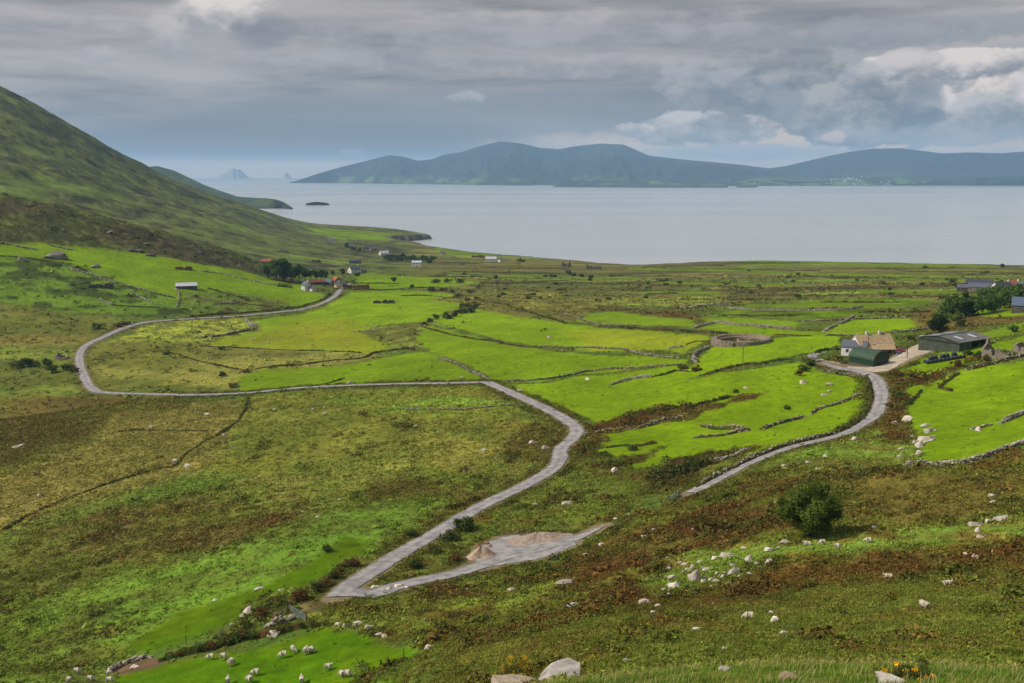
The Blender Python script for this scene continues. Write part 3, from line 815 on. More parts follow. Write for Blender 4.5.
def coord(sa, se, off=0.0):
    c = nd(nt, 'ShaderNodeCombineXYZ')
    nt.links.new(mth(nt, 'MULTIPLY', A_, sa), c.inputs[0]); nt.links.new(mth(nt, 'MULTIPLY', E_, se), c.inputs[1]); c.inputs[2].default_value = off
    return c.outputs[0]


def madd(a, b, c=None):
    r = mth(nt, 'MULTIPLY', a, b)
    return r if c is None else mth(nt, 'ADD', r, c)


CK = 10.0       # background strength is 0.1: colours below are given as seen
def L3(c): return tuple(float(v) * CK for v in lin(c))


streaks = noise(nt, coord(3.2, 26, 0.0), 1.0, 6, 0.58, 0.3)
streak2 = noise(nt, coord(9, 60, 4.0), 1.0, 5, 0.6, 0.4)
big = noise(nt, coord(2.2, 7, 9.0), 1.0, 3, 0.5)
bil = noise(nt, coord(21, 34, 2.0), 1.0, 8, 0.6, 0.15)
bilup = noise(nt, coord(17, 26, 2.0), 1.0, 3, 0.5)
s1 = maprange(nt, streaks, 0.32, 0.68); s2 = maprange(nt, streak2, 0.3, 0.7); sb = maprange(nt, big, 0.35, 0.65)
base = mixrgb(nt, s1, L3((110, 113, 119)), L3((184, 176, 172)))
base = mixrgb(nt, madd(s2, 0.38), base, L3((194, 186, 182)))
base = mixrgb(nt, madd(sb, 0.35), base, L3((118, 120, 126)))


def ell(a0, e0, ra, re):
    """1 at the centre of an ellipse of sky falling to 0 at its rim"""
    da = mth(nt, 'DIVIDE', mth(nt, 'SUBTRACT', A_, a0), ra); de = mth(nt, 'DIVIDE', mth(nt, 'SUBTRACT', E_, e0), re)
    r2 = mth(nt, 'ADD', mth(nt, 'MULTIPLY', da, da), mth(nt, 'MULTIPLY', de, de))
    return mth(nt, 'SUBTRACT', 1.0, r2)


# warm grey overhead, bluish bank low on the left, pale strip on the horizon
top = maprange(nt, E_, pe(90), pe(0), 0, 0.55)
base = mixrgb(nt, top, base, mixrgb(nt, s1, L3((128, 124, 126)), L3((186, 176, 174))))
blue = maprange(nt, mth(nt, 'ADD', ell(pa(300), pe(143), 0.27, 0.030), madd(streaks, 0.5, -0.25)), 0.0, 0.75, 0, 0.9)
base = mixrgb(nt, blue, base, L3((116, 112, 112)))
blue = maprange(nt, mth(nt, 'ADD', ell(pa(470), pe(112), 0.35, 0.028), madd(streaks, 0.7, -0.35)), 0.0, 0.8, 0, 0.6)
base = mixrgb(nt, blue, base, L3((122, 128, 134)))
hz = maprange(nt, E_, pe(154), pe(166), 0, 0.95)
base = mixrgb(nt, hz, base, L3((244, 220, 192)))
lowr = maprange(nt, mth(nt, 'ADD', ell(pa(800), pe(152), 0.34, 0.034), madd(bil, 1.2, -0.6)), 0.0, 0.8, 0, 0.9)
base = mixrgb(nt, lowr, base, L3((236, 208, 180)))


def puff(px, py, rx, ry, light, dark, op=0.95, sharp=0.25, na=3.4, lift=0.006):
    """a billowing cloud: noisy ellipse, bright where its upper left faces the sun"""
    global base
    e = mth(nt, 'ADD', ell(pa(px), pe(py), rx / 995.0, ry / 995.0), madd(bil, na, -na * 0.5))
    m_ = maprange(nt, e, 0.0, sharp, 0, op)
    shade = mth(nt, 'ADD', mth(nt, 'ADD', madd(mth(nt, 'SUBTRACT', E_, pe(py)), 995.0 / ry * 0.38), madd(bil, 3.4, -1.7)), 0.5)
    c_ = mixrgb(nt, maprange(nt, shade, 0.0, 1.0), L3(dark), L3(light))
    base = mixrgb(nt, m_, base, c_)


puff(540, 35, 300, 14, (172, 168, 172), (140, 142, 148), 0.6, 0.8)
puff(880, 40, 150, 16, (150, 150, 154), (122, 128, 136), 0.7, 0.7)
puff(275, 34, 40, 22, (146, 144, 150), (118, 120, 130), 0.7, 0.9, 1.4)
puff(252, 6, 44, 26, (226, 216, 210), (172, 168, 168), 0.9, 0.9, 1.2)
puff(224, 22, 34, 24, (222, 212, 206), (160, 158, 160), 0.9, 0.9, 1.2)
puff(194, 42, 24, 28, (198, 192, 188), (146, 146, 150), 0.8, 0.9, 1.2)
puff(132, 64, 20, 12, (186, 180, 180), (150, 150, 156), 0.6, 0.9, 3.5)
puff(470, 97, 20, 8, (190, 186, 184), (146, 148, 154), 0.7, 0.8, 4.0)
puff(790, 88, 130, 34, (166, 162, 160), (106, 112, 120), 0.9, 0.5)
puff(690, 130, 95, 17, (206, 200, 194), (134, 136, 140), 0.95, 0.4)
puff(628, 130, 24, 8, (214, 206, 200), (150, 150, 152), 0.95, 0.4)
puff(845, 118, 95, 34, (172, 168, 166), (104, 110, 118), 0.95, 0.35)
puff(925, 74, 90, 15, (226, 214, 206), (130, 130, 136), 0.95, 0.4)
puff(985, 112, 82, 34, (236, 220, 210), (120, 124, 130), 0.97, 0.35)
puff(930, 138, 110, 14, (168, 168, 172), (146, 152, 160), 0.8, 0.6)
puff(360, 155, 22, 7, (166, 174, 184), (148, 160, 174), 0.7, 0.8)
puff(740, 152, 120, 9, (176, 178, 184), (156, 164, 174), 0.7, 0.8)
puff(600, 66, 120, 13, (182, 176, 174), (132, 132, 138), 0.55, 0.8)
puff(400, 60, 150, 12, (180, 176, 176), (128, 130, 138), 0.45, 0.9)
puff(90, 36, 140, 11, (182, 176, 176), (132, 132, 136), 0.5, 0.9)
puff(700, 88, 70, 22, (168, 166, 168), (122, 126, 134), 0.8, 0.6)
puff(560, 18, 200, 8, (186, 180, 178), (140, 138, 142), 0.5, 0.8)
puff(708, 121, 16, 11, (214, 204, 198), (150, 152, 156), 0.9, 0.5, 1.6)
puff(632, 131, 22, 8, (216, 206, 200), (160, 160, 162), 0.9, 0.5, 1.6)
puff(684, 134, 26, 10, (196, 190, 188), (150, 152, 156), 0.8, 0.6, 1.6)
puff(838, 82, 24, 15, (180, 176, 176), (126, 130, 136), 0.85, 0.5, 1.8)
puff(768, 104, 24, 22, (134, 138, 146), (108, 116, 126), 0.75, 0.7, 1.8)
puff(892, 110, 22, 26, (136, 140, 146), (108, 114, 124), 0.75, 0.7, 1.8)
puff(880, 68, 30, 12, (204, 194, 190), (140, 140, 144), 0.85, 0.5, 1.8)
puff(985, 92, 26, 20, (240, 224, 214), (152, 152, 154), 0.9, 0.5, 1.8)
puff(1012, 108, 24, 24, (244, 228, 218), (150, 152, 154), 0.9, 0.5, 1.8)
puff(945, 118, 34, 20, (190, 184, 182), (136, 140, 146), 0.85, 0.6, 1.8)
puff(818, 139, 12, 6, (226, 196, 186), (186, 178, 178), 0.8, 0.8, 2.6)
# high above the picture the cover breaks and blue sky lights the shade
up = maprange(nt, E_, R(14), R(40), 0, 0.45)
br = maprange(nt, noise(nt, tc.outputs['Generated'], 2.2, 5, 0.6), 0.42, 0.6)
cov = mth(nt, 'MULTIPLY', up, br)
cloudhi = mixrgb(nt, maprange(nt, E_, R(11), R(24), 0, 1), base, L3((196, 196, 200)))
fin = mixrgb(nt, cov, cloudhi, sky.outputs['Color'])
nt.links.new(fin, bg.inputs['Color'])

m, nt2, b = mat('air_haze'); nt2.nodes.remove(b)
vol = nd(nt2, 'ShaderNodeVolumePrincipled')
vol.inputs['Color'].default_value = (0.42, 0.69, 1.0, 1); vol.inputs['Density'].default_value = 5.3e-5; vol.inputs['Anisotropy'].default_value = 0.0
nt2.links.new(vol.outputs[0], nt2.nodes['Material Output'].inputs['Volume'])
hb = 33000.0; z0, z1 = -16.0, 720.0
V = [(-hb, -hb, z0), (hb, -hb, z0), (hb, hb, z0), (-hb, hb, z0), (-hb, -hb, z1), (hb, -hb, z1), (hb, hb, z1), (-hb, hb, z1)]
me = np_mesh('haze', V, [(3, 2, 1, 0), (4, 5, 6, 7), (0, 1, 5, 4), (1, 2, 6, 5), (2, 3, 7, 6), (3, 0, 4, 7)], m, smooth=False)
tag(link('haze', me), kind='stuff')

vs = scene.view_settings
vs.view_transform = 'Standard'; vs.look = 'None'; vs.exposure = 0.10; vs.gamma = 1.0; vs.use_curve_mapping = False
cy = scene.cycles
scene.render.engine = 'CYCLES'
cy.volume_bounces = 0; cy.max_bounces = 4; cy.diffuse_bounces = 2; cy.glossy_bounces = 2; cy.transparent_max_bounces = 6
cy.use_denoising = True
print('ground ready', round(time.time() - T0, 1), NR, NC)
# ------------------------------------------------------------------ shape generators
def unit(v): return v / (np.linalg.norm(v, axis=-1, keepdims=True) + 1e-9)


def clump_mesh(cen, rad, hgt, col, nl, leaf, full=False, jit=0.22, stretch=1.5, seed=None, tilt=0.7):
    g = np.random.default_rng(seed if seed is not None else rng.integers(1 << 30))
    cen = np.asarray(cen, float); N = len(cen)
    d = g.normal(size=(N, nl, 3)); d = unit(d)
    if not full: d[..., 2] = np.abs(d[..., 2])
    r = (0.5 + 0.5 * g.random((N, nl, 1)))
    off = d * r; off[..., :2] *= rad[:, None, None]; off[..., 2] *= hgt[:, None]
    p = cen[:, None, :] + off
    nrm = unit(d + tilt * g.normal(size=d.shape) + np.array([0, 0, 0.35]))
    a = unit(np.cross(nrm, g.normal(size=d.shape))); b_ = np.cross(nrm, a)
    s = leaf[:, None, None] * (0.6 + 0.8 * g.random((N, nl, 1)))
    v0 = p + a * s * stretch; v1 = p - a * s * 0.5 * stretch + b_ * s * 0.8; v2 = p - a * s * 0.5 * stretch - b_ * s * 0.8
    V = np.stack([v0, v1, v2], 2).reshape(-1, 3)
    c = np.asarray(col)[:, None, :] * 1.45 * (1 + jit * g.normal(size=(N, nl, 1)))
    C = np.repeat(np.clip(c, 0.002, 1), 3, axis=1).reshape(-1, 3)
    F = np.arange(len(V)).reshape(-1, 3)
    return V, F, C


leaf_mat = attr_mat('foliage', 2.5, 0.8, 0.35, 0.0, translucent=0.25)
heath_mat = attr_mat('heath_foliage', 2.5, 0.85, 0.35, 0.0, translucent=0.15)
stone_mat = attr_mat('weathered_stone', 3.5, 0.9, 0.45, 0.6, 0.08)
turf_mat = attr_mat('bank_turf', 2.0, 0.95, 0.45, 0.6, 0.15)

PHI = (1 + 5 ** .5) / 2
ICO_V = unit(np.array([(-1, PHI, 0), (1, PHI, 0), (-1, -PHI, 0), (1, -PHI, 0), (0, -1, PHI), (0, 1, PHI), (0, -1, -PHI), (0, 1, -PHI), (PHI, 0, -1), (PHI, 0, 1), (-PHI, 0, -1), (-PHI, 0, 1)], float))
ICO_F = np.array([(0, 11, 5), (0, 5, 1), (0, 1, 7), (0, 7, 10), (0, 10, 11), (1, 5, 9), (5, 11, 4), (11, 10, 2), (10, 7, 6), (7, 1, 8), (3, 9, 4), (3, 4, 2), (3, 2, 6), (3, 6, 8), (3, 8, 9), (4, 9, 5), (2, 4, 11), (6, 2, 10), (8, 6, 7), (9, 8, 1)])


def ico_sub(V, F):
    V = [tuple(v) for v in V]; cache = {}; out = []

    def mid(a, b):
        k_ = (min(a, b), max(a, b))
        if k_ not in cache:
            m_ = np.array(V[a]) + np.array(V[b]); V.append(tuple(m_ / np.linalg.norm(m_))); cache[k_] = len(V) - 1
        return cache[k_]
    for a, b, c in F:
        ab, bc, ca = mid(a, b), mid(b, c), mid(c, a)
        out += [(a, ab, ca), (b, bc, ab), (c, ca, bc), (ab, bc, ca)]
    return np.array(V), np.array(out)


IC1_V, IC1_F = ico_sub(ICO_V, ICO_F)
IC2_V, IC2_F = ico_sub(IC1_V, IC1_F)
IC3_V, IC3_F = ico_sub(IC2_V, IC2_F)


def lumps(cen, size, rot, col, seed, base=None):
    """many small irregular stones in one mesh (the stones of one wall)"""
    g = np.random.default_rng(seed)
    BV, BF = base or (ICO_V, ICO_F)
    N = len(cen); k_ = len(BV)
    # squarish stones
    sq = np.sign(BV) * np.abs(BV) ** 0.6
    v = sq[None] * (1 + 0.22 * g.normal(size=(N, k_, 1))) * np.asarray(size)[:, None, :]
    c, s = np.cos(rot), np.sin(rot)
    x = v[..., 0] * c[:, None] - v[..., 1] * s[:, None]; y = v[..., 0] * s[:, None] + v[..., 1] * c[:, None]
    P = np.stack([x, y, v[..., 2]], -1) + np.asarray(cen)[:, None, :]
    F = (BF[None] + (np.arange(N) * k_)[:, None, None]).reshape(-1, 3)
    C = np.repeat(np.asarray(col)[:, None, :], k_, 1).reshape(-1, 3)
    return P.reshape(-1, 3), F, C


def cat_meshes(parts):
    V, F, C, o = [], [], [], 0
    for v, f, c in parts:
        V.append(v); F.append(f + o); C.append(c); o += len(v)
    return np.concatenate(V), np.concatenate(F), np.concatenate(C)


STONE = [lin(c) / KALB for c in ((150, 140, 126), (176, 166, 152), (128, 120, 108), (196, 184, 168), (140, 128, 118))]
DSTONE = [lin(c) / KALB for c in ((104, 98, 88), (124, 116, 104), (92, 88, 78), (140, 130, 116))]
BROWN = [lin(c) / KALB for c in ((92, 66, 36), (80, 74, 36), (104, 78, 44), (72, 76, 34), (88, 90, 40))]
GREENB = [lin(c) / KALB for c in ((58, 70, 30), (70, 84, 34), (50, 60, 28), (80, 90, 40))]


def pick(pal, n, g): return np.array(pal)[g.integers(0, len(pal), n)] * (0.8 + 0.4 * g.random((n, 1)))


wall_count = [0]


def wall(pts, label, style='mix', h=1.1, w=0.9, stones=None, cat='field wall', group=None, name=None, world=None):
    """style: 'stone' dry stone only; 'mix' overgrown bank with stones showing; 'bank' turf bank with scrub; 'hedge' green bushes"""
    seed = 1000 + wall_count[0]; wall_count[0] += 1
    g = np.random.default_rng(seed)
    Pw = world if world is not None else line_world(pts)
    D = float(np.mean([math.hypot(p[0], p[1]) for p in Pw]))
    step = max(0.5, D / 600.0)
    P = spline(Pw, step)
    L = np.concatenate([[0], np.cumsum(np.linalg.norm(np.diff(P, axis=0), axis=1))])
    T = unit(np.gradient(P, axis=0)); Nn = np.stack([-T[:, 1], T[:, 0]], -1)
    name = name or {'stone': 'stone_wall', 'mix': 'stone_wall', 'bank': 'field_bank', 'hedge': 'hedge'}[style]
    near = D < 560
    lvl = {'stone': 0.3, 'mix': 0.6, 'bank': 0.45, 'hedge': 0.3}[style]
    parts = []
    # core strip
    prof = [(-1.25, -0.35), (-0.75, 0.35), (-0.35, 0.85), (0.0, 1.0), (0.35, 0.85), (0.75, 0.35), (1.25, -0.35)]
    hh = h * lvl * (0.75 + 0.45 * fbm(P[:, 0], P[:, 1], 7, 3, seed) + 0.2)
    hh = hh * np.clip(np.minimum(L, L[-1] - L) / (1.5 * h) + 0.15, 0.15, 1)
    ww = w * (1 + 0.5 * fbm(P[:, 0], P[:, 1], 9, 2, seed + 1))
    V = []
    for a, b in prof:
        xy = P + Nn * (a * ww * (0.6 if style != 'stone' else 0.4))[:, None]
        V.append(np.stack([xy[:, 0], xy[:, 1], gz(xy[:, 0], xy[:, 1]) + b * hh + (0.05 * g.normal(size=len(P)) if b > 0 else -0.1)], -1))
    n = len(P); k_ = len(prof)
    V = np.stack(V, 1).reshape(-1, 3)
    I = np.arange(n * k_).reshape(n, k_)
    F = np.stack([I[:-1, :-1], I[1:, :-1], I[1:, 1:], I[:-1, 1:]], -1).reshape(-1, 4)
    F = F[:, ::-1]
    pal = {'stone': DSTONE, 'mix': BROWN + GREENB[:2], 'bank': BROWN + GREENB, 'hedge': GREENB}[style]
    nn = fbm(V[:, 0], V[:, 1], 5, 3, seed + 3)
    ci = np.clip(((nn + 0.5) * len(pal)).astype(int), 0, len(pal) - 1)
    C = np.array(pal)[ci] * (0.85 + 0.3 * g.random((len(V), 1)))
    core = (V, F, C)
    # stones
    sm = []
    if style in ('stone', 'mix') or stones:
        dens = {'stone': 1.0, 'mix': 0.45}.get(style, 0.25) if stones is None else stones
        sz = 0.20 if near else 0.38
        layers = max(1, int(h / (sz * 1.7))) if style == 'stone' else 2
        per = L[-1] / (sz * 1.9)
        cnt = int(per * layers * 2 * dens)
        cnt = min(cnt, 2600)
        if cnt > 0:
            u = g.random(cnt) * L[-1]
            if style != 'stone':
                pass
        if cnt > 0:
            px_ = np.interp(u, L, P[:, 0]); py_ = np.interp(u, L, P[:, 1])
            nx_ = np.interp(u, L, Nn[:, 0]); ny_ = np.interp(u, L, Nn[:, 1])
            hv = np.interp(u, L, hh) / lvl
            side = np.where(g.random(cnt) < 0.5, -1, 1) * w * (0.30 if style == 'stone' else 0.42)
            q = g.random(cnt); off = side * (1 - 0.45 * q) + 0.05 * g.normal(size=cnt)
            x = px_ + nx_ * off; y = py_ + ny_ * off
            top = 1.0 if style == 'stone' else 0.9
            z = gz(x, y) + q * hv * top
            S = sz * (0.6 + 0.8 * g.random((cnt, 1))) * np.array([[1.25, 0.9, 0.75]])
            if style == 'mix':      # the footing course joins them up inside the turf
                us = np.arange(0, L[-1], sz * 1.5); k2 = len(us)
                xs_, ys_ = np.interp(us, L, P[:, 0]), np.interp(us, L, P[:, 1])
                x = np.append(x, xs_); y = np.append(y, ys_); z = np.append(z, gz(xs_, ys_) + 0.3 * np.interp(us, L, hh))
                nx_ = np.append(nx_, np.interp(us, L, Nn[:, 0])); ny_ = np.append(ny_, np.interp(us, L, Nn[:, 1]))
                S = np.concatenate([S, np.full((k2, 1), sz) * np.array([[1.25, w / sz * .40, 1.0]])]); cnt += k2
            sm = lumps(np.stack([x, y, z], -1), S, np.arctan2(ny_, nx_) + math.pi / 2 + 0.3 * g.normal(size=cnt), pick(STONE if h < 1.9 else STONE[:3] + DSTONE, cnt, g), seed)
    # scrub on it
    gm_ = []
    if style != 'stone':
        per = {'mix': 1.1, 'bank': 2.4, 'hedge': 2.6}[style] * (1.6 if D < 240 else 1)
        rad0 = {'mix': 0.42, 'bank': 0.55, 'hedge': 0.75}[style] * (1 if near else 1.5) * (0.6 + 0.4 * h)
        cnt = min(int(L[-1] * per / (1 if near else 1.5)), 900)
        u = g.random(cnt) * L[-1]
        if cnt:
            x = np.interp(u, L, P[:, 0]) + g.normal(size=cnt) * w * 0.35; y = np.interp(u, L, P[:, 1]) + g.normal(size=cnt) * w * 0.35
            z = gz(x, y) + np.interp(u, L, hh) * (0.55 if style != 'hedge' else 0.2)
            r_ = rad0 * (0.6 + 0.8 * g.random(cnt)) * (1 if style == 'hedge' else 0.55 + 0.6 * sstep(-.25, .2, fbm(u, u * 0 + seed + 7, 14, 2, seed)))
            gm_ = clump_mesh(np.stack([x, y, z], -1), r_, r_ * (0.8 if style != 'hedge' else h * 0.8), pick(pal, cnt, g), (90 if D < 240 else 30) if near else 16, r_ * (0.15 if D < 240 else 0.26), seed=seed)
    big = D < 620
    if not big:
        o = link(name, np_mesh(name, *core[:2], turf_mat, core[2]))
        if len(sm) or len(gm_):
            t = [x_ for x_ in (sm, gm_) if len(x_)]
            # quads + tris: split core quads
            f = core[1]; f3 = np.concatenate([f[:, [0, 1, 2]], f[:, [0, 2, 3]]])
            v, f, c = cat_meshes([(core[0], f3, core[2])] + t)
            o.data = np_mesh(name, v, f, turf_mat, c, smooth=False)
        return tag(o, label, cat, group)
    f3 = np.concatenate([core[1][:, [0, 1, 2]], core[1][:, [0, 2, 3]]])
    body_ = [(core[0], f3, core[2])]; fm = [np.full(len(f3), 0)]
    if len(gm_): body_.append(gm_); fm.append(np.full(len(gm_[1]), 1))
    if style != 'mix' and len(sm): body_.append(sm); fm.append(np.full(len(sm[1]), 2))
    v, f, c = cat_meshes(body_); fm = np.concatenate(fm)
    mats = [turf_mat if style != 'stone' else stone_mat, leaf_mat, stone_mat]
    o0 = (float(P[len(P) // 2, 0]), float(P[len(P) // 2, 1]), float(gz(*P[len(P) // 2])))
    if style != 'mix' or not len(sm):
        return tag(link(name, np_mesh(name, v - np.array(o0), f, mats, c, smooth=False, fmat=fm), loc=o0), label, cat, group)
    e = empty(name, o0, label=label, cat=cat, group=group)
    link('turf', np_mesh('turf', v - np.array(o0), f, mats, c, smooth=False, fmat=fm), e)
    link('stones', np_mesh('stones', sm[0] - np.array(o0), sm[1], stone_mat, sm[2], smooth=False), e)
    return e


ROCKP = []
for s_ in range(7):
    g = np.random.default_rng(40 + s_)
    v = IC2_V.copy()
    ax = g.normal(size=(15, 3)); ax = unit(ax)
    for a in ax:      # chop flat faces
        dd = v @ a; lim = 0.40 + 0.35 * g.random()
        v = v - np.maximum(dd - lim, 0)[:, None] * a
    v = v * (1 + 0.035 * g.normal(size=(len(v), 1)))
    ROCKP.append(v)


def rock(px, py, wpx, asp=0.5, label=None, group=None, name='boulder', cat='rock', col=None, i=None, sink=0.25, hi=False):
    p = G(px, py)
    zc = math.hypot(p.x, p.y) * 1.03
    r = max(wpx * zc / FPX / 2, 0.1) * (1.0 if hi else 1.25)
    g = np.random.default_rng(int(px * 13 + py * 7))
    v = ROCKP[(int(px * 3 + py) if i is None else i) % 7].copy()
    f = IC2_F
    if hi:
        v, f = IC3_V.copy(), IC3_F
        for a in unit(g.normal(size=(16, 3)) * np.array([1, 1, 1.6])):
            dd = v @ a; lim = 0.34 + 0.36 * g.random()
            v = v - np.maximum(dd - lim, 0)[:, None] * a
        v = v * (1 + 0.05 * perlin(v[:, 0] * 3, v[:, 1] * 3 + v[:, 2] * 2, 3)[:, None] + 0.012 * g.normal(size=(len(v), 1)))
    if hi: v[:, 2] = np.minimum(v[:, 2] + 0.12 * v[:, 0], 0.30 + 0.10 * v[:, 1])
    v = v / np.abs(v).max(0)
    v = v * np.array([r, r * 0.75, r * asp * 1.15])
    c = (pick([STONE[1] * 1.1, STONE[3] * 1.05, STONE[3] * 1.2], 1, g) if col is None else np.array([lin(col) / KALB])) * np.ones((len(v), 1))
    c = c * (1 + 0.30 * perlin(v[:, 0] * 3 / r, v[:, 1] * 3 / r + v[:, 2] * 2 / r, 5))[:, None]
    o = link(name, np_mesh(name, v, f, stone_mat, c, smooth=False), loc=(p.x, p.y, p.z + r * asp * (1 - sink * 2) * 0.6), rotz=g.random() * 0.8 - 0.4)
    return tag(o, label, cat, group)


def tube(pts, rads, n=8):
    pts = [Vector(p) for p in pts]; V = []; F = []
    for i, p in enumerate(pts):
        d = (pts[min(i + 1, len(pts) - 1)] - pts[max(i - 1, 0)]).normalized()
        a = d.orthogonal().normalized(); b_ = d.cross(a)
        for j in range(n):
            t_ = 2 * math.pi * j / n
            V.append(p + (a * math.cos(t_) + b_ * math.sin(t_)) * rads[i])
    for i in range(len(pts) - 1):
        for j in range(n):
            F.append((i * n + j, i * n + (j + 1) % n, (i + 1) * n + (j + 1) % n)); F.append((i * n + j, (i + 1) * n + (j + 1) % n, (i + 1) * n + j))
    V.append(pts[-1]); F += [((len(pts) - 1) * n + j, (len(pts) - 1) * n + (j + 1) % n, len(V) - 1) for j in range(n)]
    return np.array([tuple(v) for v in V]), np.array(F)


bark_mat = simple_mat('bark', (74, 62, 48), (52, 44, 34), 4, 0.9, 0.5)


def tree(px, py, hgt, wid, label, kind='round', col=(52, 66, 28), col2=None, leaves=None, cat='tree', group=None, name=None, seed=None, trunk=0.18, at=None):
    """a trunk with limbs and a crown of leaf clumps; kind round / pine / conifer / bush"""
    p = G(px, py) if at is None else at
    seed = int(px * 17 + py * 29) if seed is None else seed
    g = np.random.default_rng(seed); D = math.hypot(p.x, p.y)
    nm = name or ('bush' if kind == 'bush' else 'pine_tree' if kind in ('pine', 'conifer') else 'tree')
    e = empty(nm, p, label=label, cat=cat, group=group)
    c1 = lin(col) / KALB; c2 = lin(col2) / KALB if col2 else c1 * 1.5
    vis = hgt * FPX / D                      # pixel height
    nb = int(np.clip(vis * 1.6, 10, 70)); nl = leaves or int(np.clip(vis * 5, 22, 260))
    if kind == 'bush':
        cz = hgt * 0.42; rz = hgt * 0.5; bl = 0
    elif kind == 'conifer':
        cz = hgt * 0.5; rz = hgt * 0.5; bl = 0
    else:
        bl = trunk * hgt; rz = (hgt - bl) * 0.5; cz = bl + rz
    d = unit(g.normal(size=(nb, 3))); r_ = g.random((nb, 1)) ** 0.45
    if kind == 'conifer':
        zz = g.random(nb) ** 1.3; ang = g.random(nb) * 6.283; rr_ = (1 - zz) * wid * 0.5 * (0.5 + 0.5 * g.random(nb)) + 0.1 * wid * (1 - zz)
        cen = np.stack([rr_ * np.cos(ang), rr_ * np.sin(ang), hgt * (0.08 + 0.88 * zz)], -1)
        br = wid * (0.10 + 0.14 * (1 - zz))
    else:
        cen = d * r_ * np.array([wid * 0.40, wid * 0.40, rz * 0.80]) + np.array([0, 0, cz])
        cen[:, 2] = np.maximum(cen[:, 2], bl * 0.9 + 0.05 * hgt)
        if kind == 'round': cen[:, :2] *= (0.75 + 0.35 * np.clip(1 - (cen[:, 2:] - cz) / rz, 0, 1.2))
        br = wid * (0.10 + 0.09 * g.random(nb)) * (1 if vis > 30 else 1.25)
    cm = g.random((nb, 1)); cols = c1 * (1 - cm * 0.6) + c2 * cm * 0.6
    leaf = np.maximum(br * 0.16, 0.9 * D / FPX * 0.7) * np.ones(nb)
    if vis > 45:
        leaf = np.full(nb, 0.12); br = wid * (0.09 + 0.09 * g.random(nb)); cen[:, 2] += .035 * hgt * g.normal(size=nb); cen[:, 0] += .03 * wid * g.normal(size=nb); nl = int(nl * 1.3)
    V, F, C = clump_mesh(cen, br, br * (0.75 if kind != 'conifer' else 0.6), cols, nl, leaf, full=True, seed=seed, jit=0.28)
    # trunk and limbs
    parts = []
    tr = max(0.03 * hgt, 0.05) * (0.9 if kind != 'pine' else 0.7)
    if kind in ('conifer', 'pine'):
        parts.append(tube([(0, 0, -0.3), (0.02 * hgt, 0, hgt * 0.5), (0, 0.02 * hgt, hgt * 0.93)], [tr, tr * 0.7, tr * 0.15], 7))
    elif kind == 'bush':
        for k_ in range(5):
            a = 6.283 * k_ / 5 + g.random(); q = cen[k_ % nb] * 0.8
            parts.append(tube([(0.05 * math.cos(a), 0.05 * math.sin(a), -0.15), tuple(q * 0.5 + np.array([0, 0, 0.05 * hgt])), tuple(q)], [tr * 0.6, tr * 0.4, tr * 0.15], 5))
    else:
        top = (0.04 * hgt, -0.03 * hgt, bl + rz * 0.7)
        parts.append(tube([(0, 0, -0.3), (0.02 * hgt, 0.01 * hgt, bl * 0.7), top], [tr, tr * 0.8, tr * 0.35], 9))
        for k_ in range(12 if vis > 30 else 5):
            q = cen[g.integers(nb)]
            s0 = np.array([0.02 * hgt, 0, bl * (0.6 + 0.6 * g.random())]); md = (s0 + q) / 2 + np.array([0, 0, 0.04 * hgt])
            parts.append(tube([tuple(s0), tuple(md), tuple(q)], [tr * 0.45, tr * 0.3, tr * 0.1], 5))
    V2, F2, _ = cat_meshes([(v, f, np.zeros((len(v), 3))) for v, f in parts])
    link('stem' if kind == 'bush' else 'trunk', np_mesh('trunk', V2, F2, bark_mat), e)
    link('foliage' if kind == 'bush' else 'crown', np_mesh('crown', V, F, leaf_mat, C, smooth=False), e)
    return e


# ------------------------------------------------------------------ surfaces of buildings
M = {}
M['white'] = simple_mat('whitewash', (235, 230, 222), (214, 208, 198), 1.2, 0.9, 0.1)
M['cream'] = simple_mat('cream_render', (236, 216, 168), (220, 200, 150), 1.2, 0.9, 0.1)
M['slate'] = simple_mat('slate', (104, 108, 116), (84, 88, 98), 2.5, 0.6, 0.2)
M['dslate'] = simple_mat('dark_slate', (74, 76, 86), (60, 62, 70), 2.5, 0.6, 0.2)
M['bslate'] = simple_mat('blue_slate', (96, 112, 134), (80, 96, 116), 2.5, 0.6, 0.2)
M['tan'] = simple_mat('tan_tiles', (190, 166, 128), (164, 140, 106), 1.6, 0.9, 0.3)
M['orange'] = simple_mat('rusted_iron_red', (192, 96, 58), (160, 84, 56), 1.5, 0.8, 0.2)
M['redroof'] = simple_mat('dull_red_roof', (140, 74, 58), (112, 66, 56), 1.5, 0.8, 0.2)
M['tin'] = simple_mat('pale_corrugated_iron', (206, 208, 214), (178, 182, 190), 1.5, 0.5, 0.1)
M['greyiron'] = simple_mat('grey_corrugated_roof', (112, 112, 106), (90, 90, 88), 0.35, 0.7, 0.1)
M['green'] = simple_mat('dark_green_iron', (26, 62, 42), (20, 50, 36), 0.9, 0.42, 0.0, spec=0.5)
M['greentop'] = simple_mat('green_painted_iron', (70, 92, 66), (48, 74, 52), 0.9, 0.5, 0.0, spec=0.4)
M['stone'] = simple_mat('ruin_stone', (150, 136, 118), (112, 102, 88), 2.2, 0.95, 0.8)
M['dstone'] = simple_mat('dark_rubble_stone', (104, 98, 86), (80, 74, 64), 2.2, 0.95, 0.8)
M['rstone'] = simple_mat('russet_rubble', (142, 98, 66), (108, 80, 56), 2.0, 0.95, 0.8)
M['glass'] = simple_mat('window_glass', (46, 54, 62), (38, 44, 52), 1.0, 0.15, spec=0.6)
M['wood'] = simple_mat('dark_timber', (70, 56, 42), (56, 44, 34), 6, 0.85, 0.2)
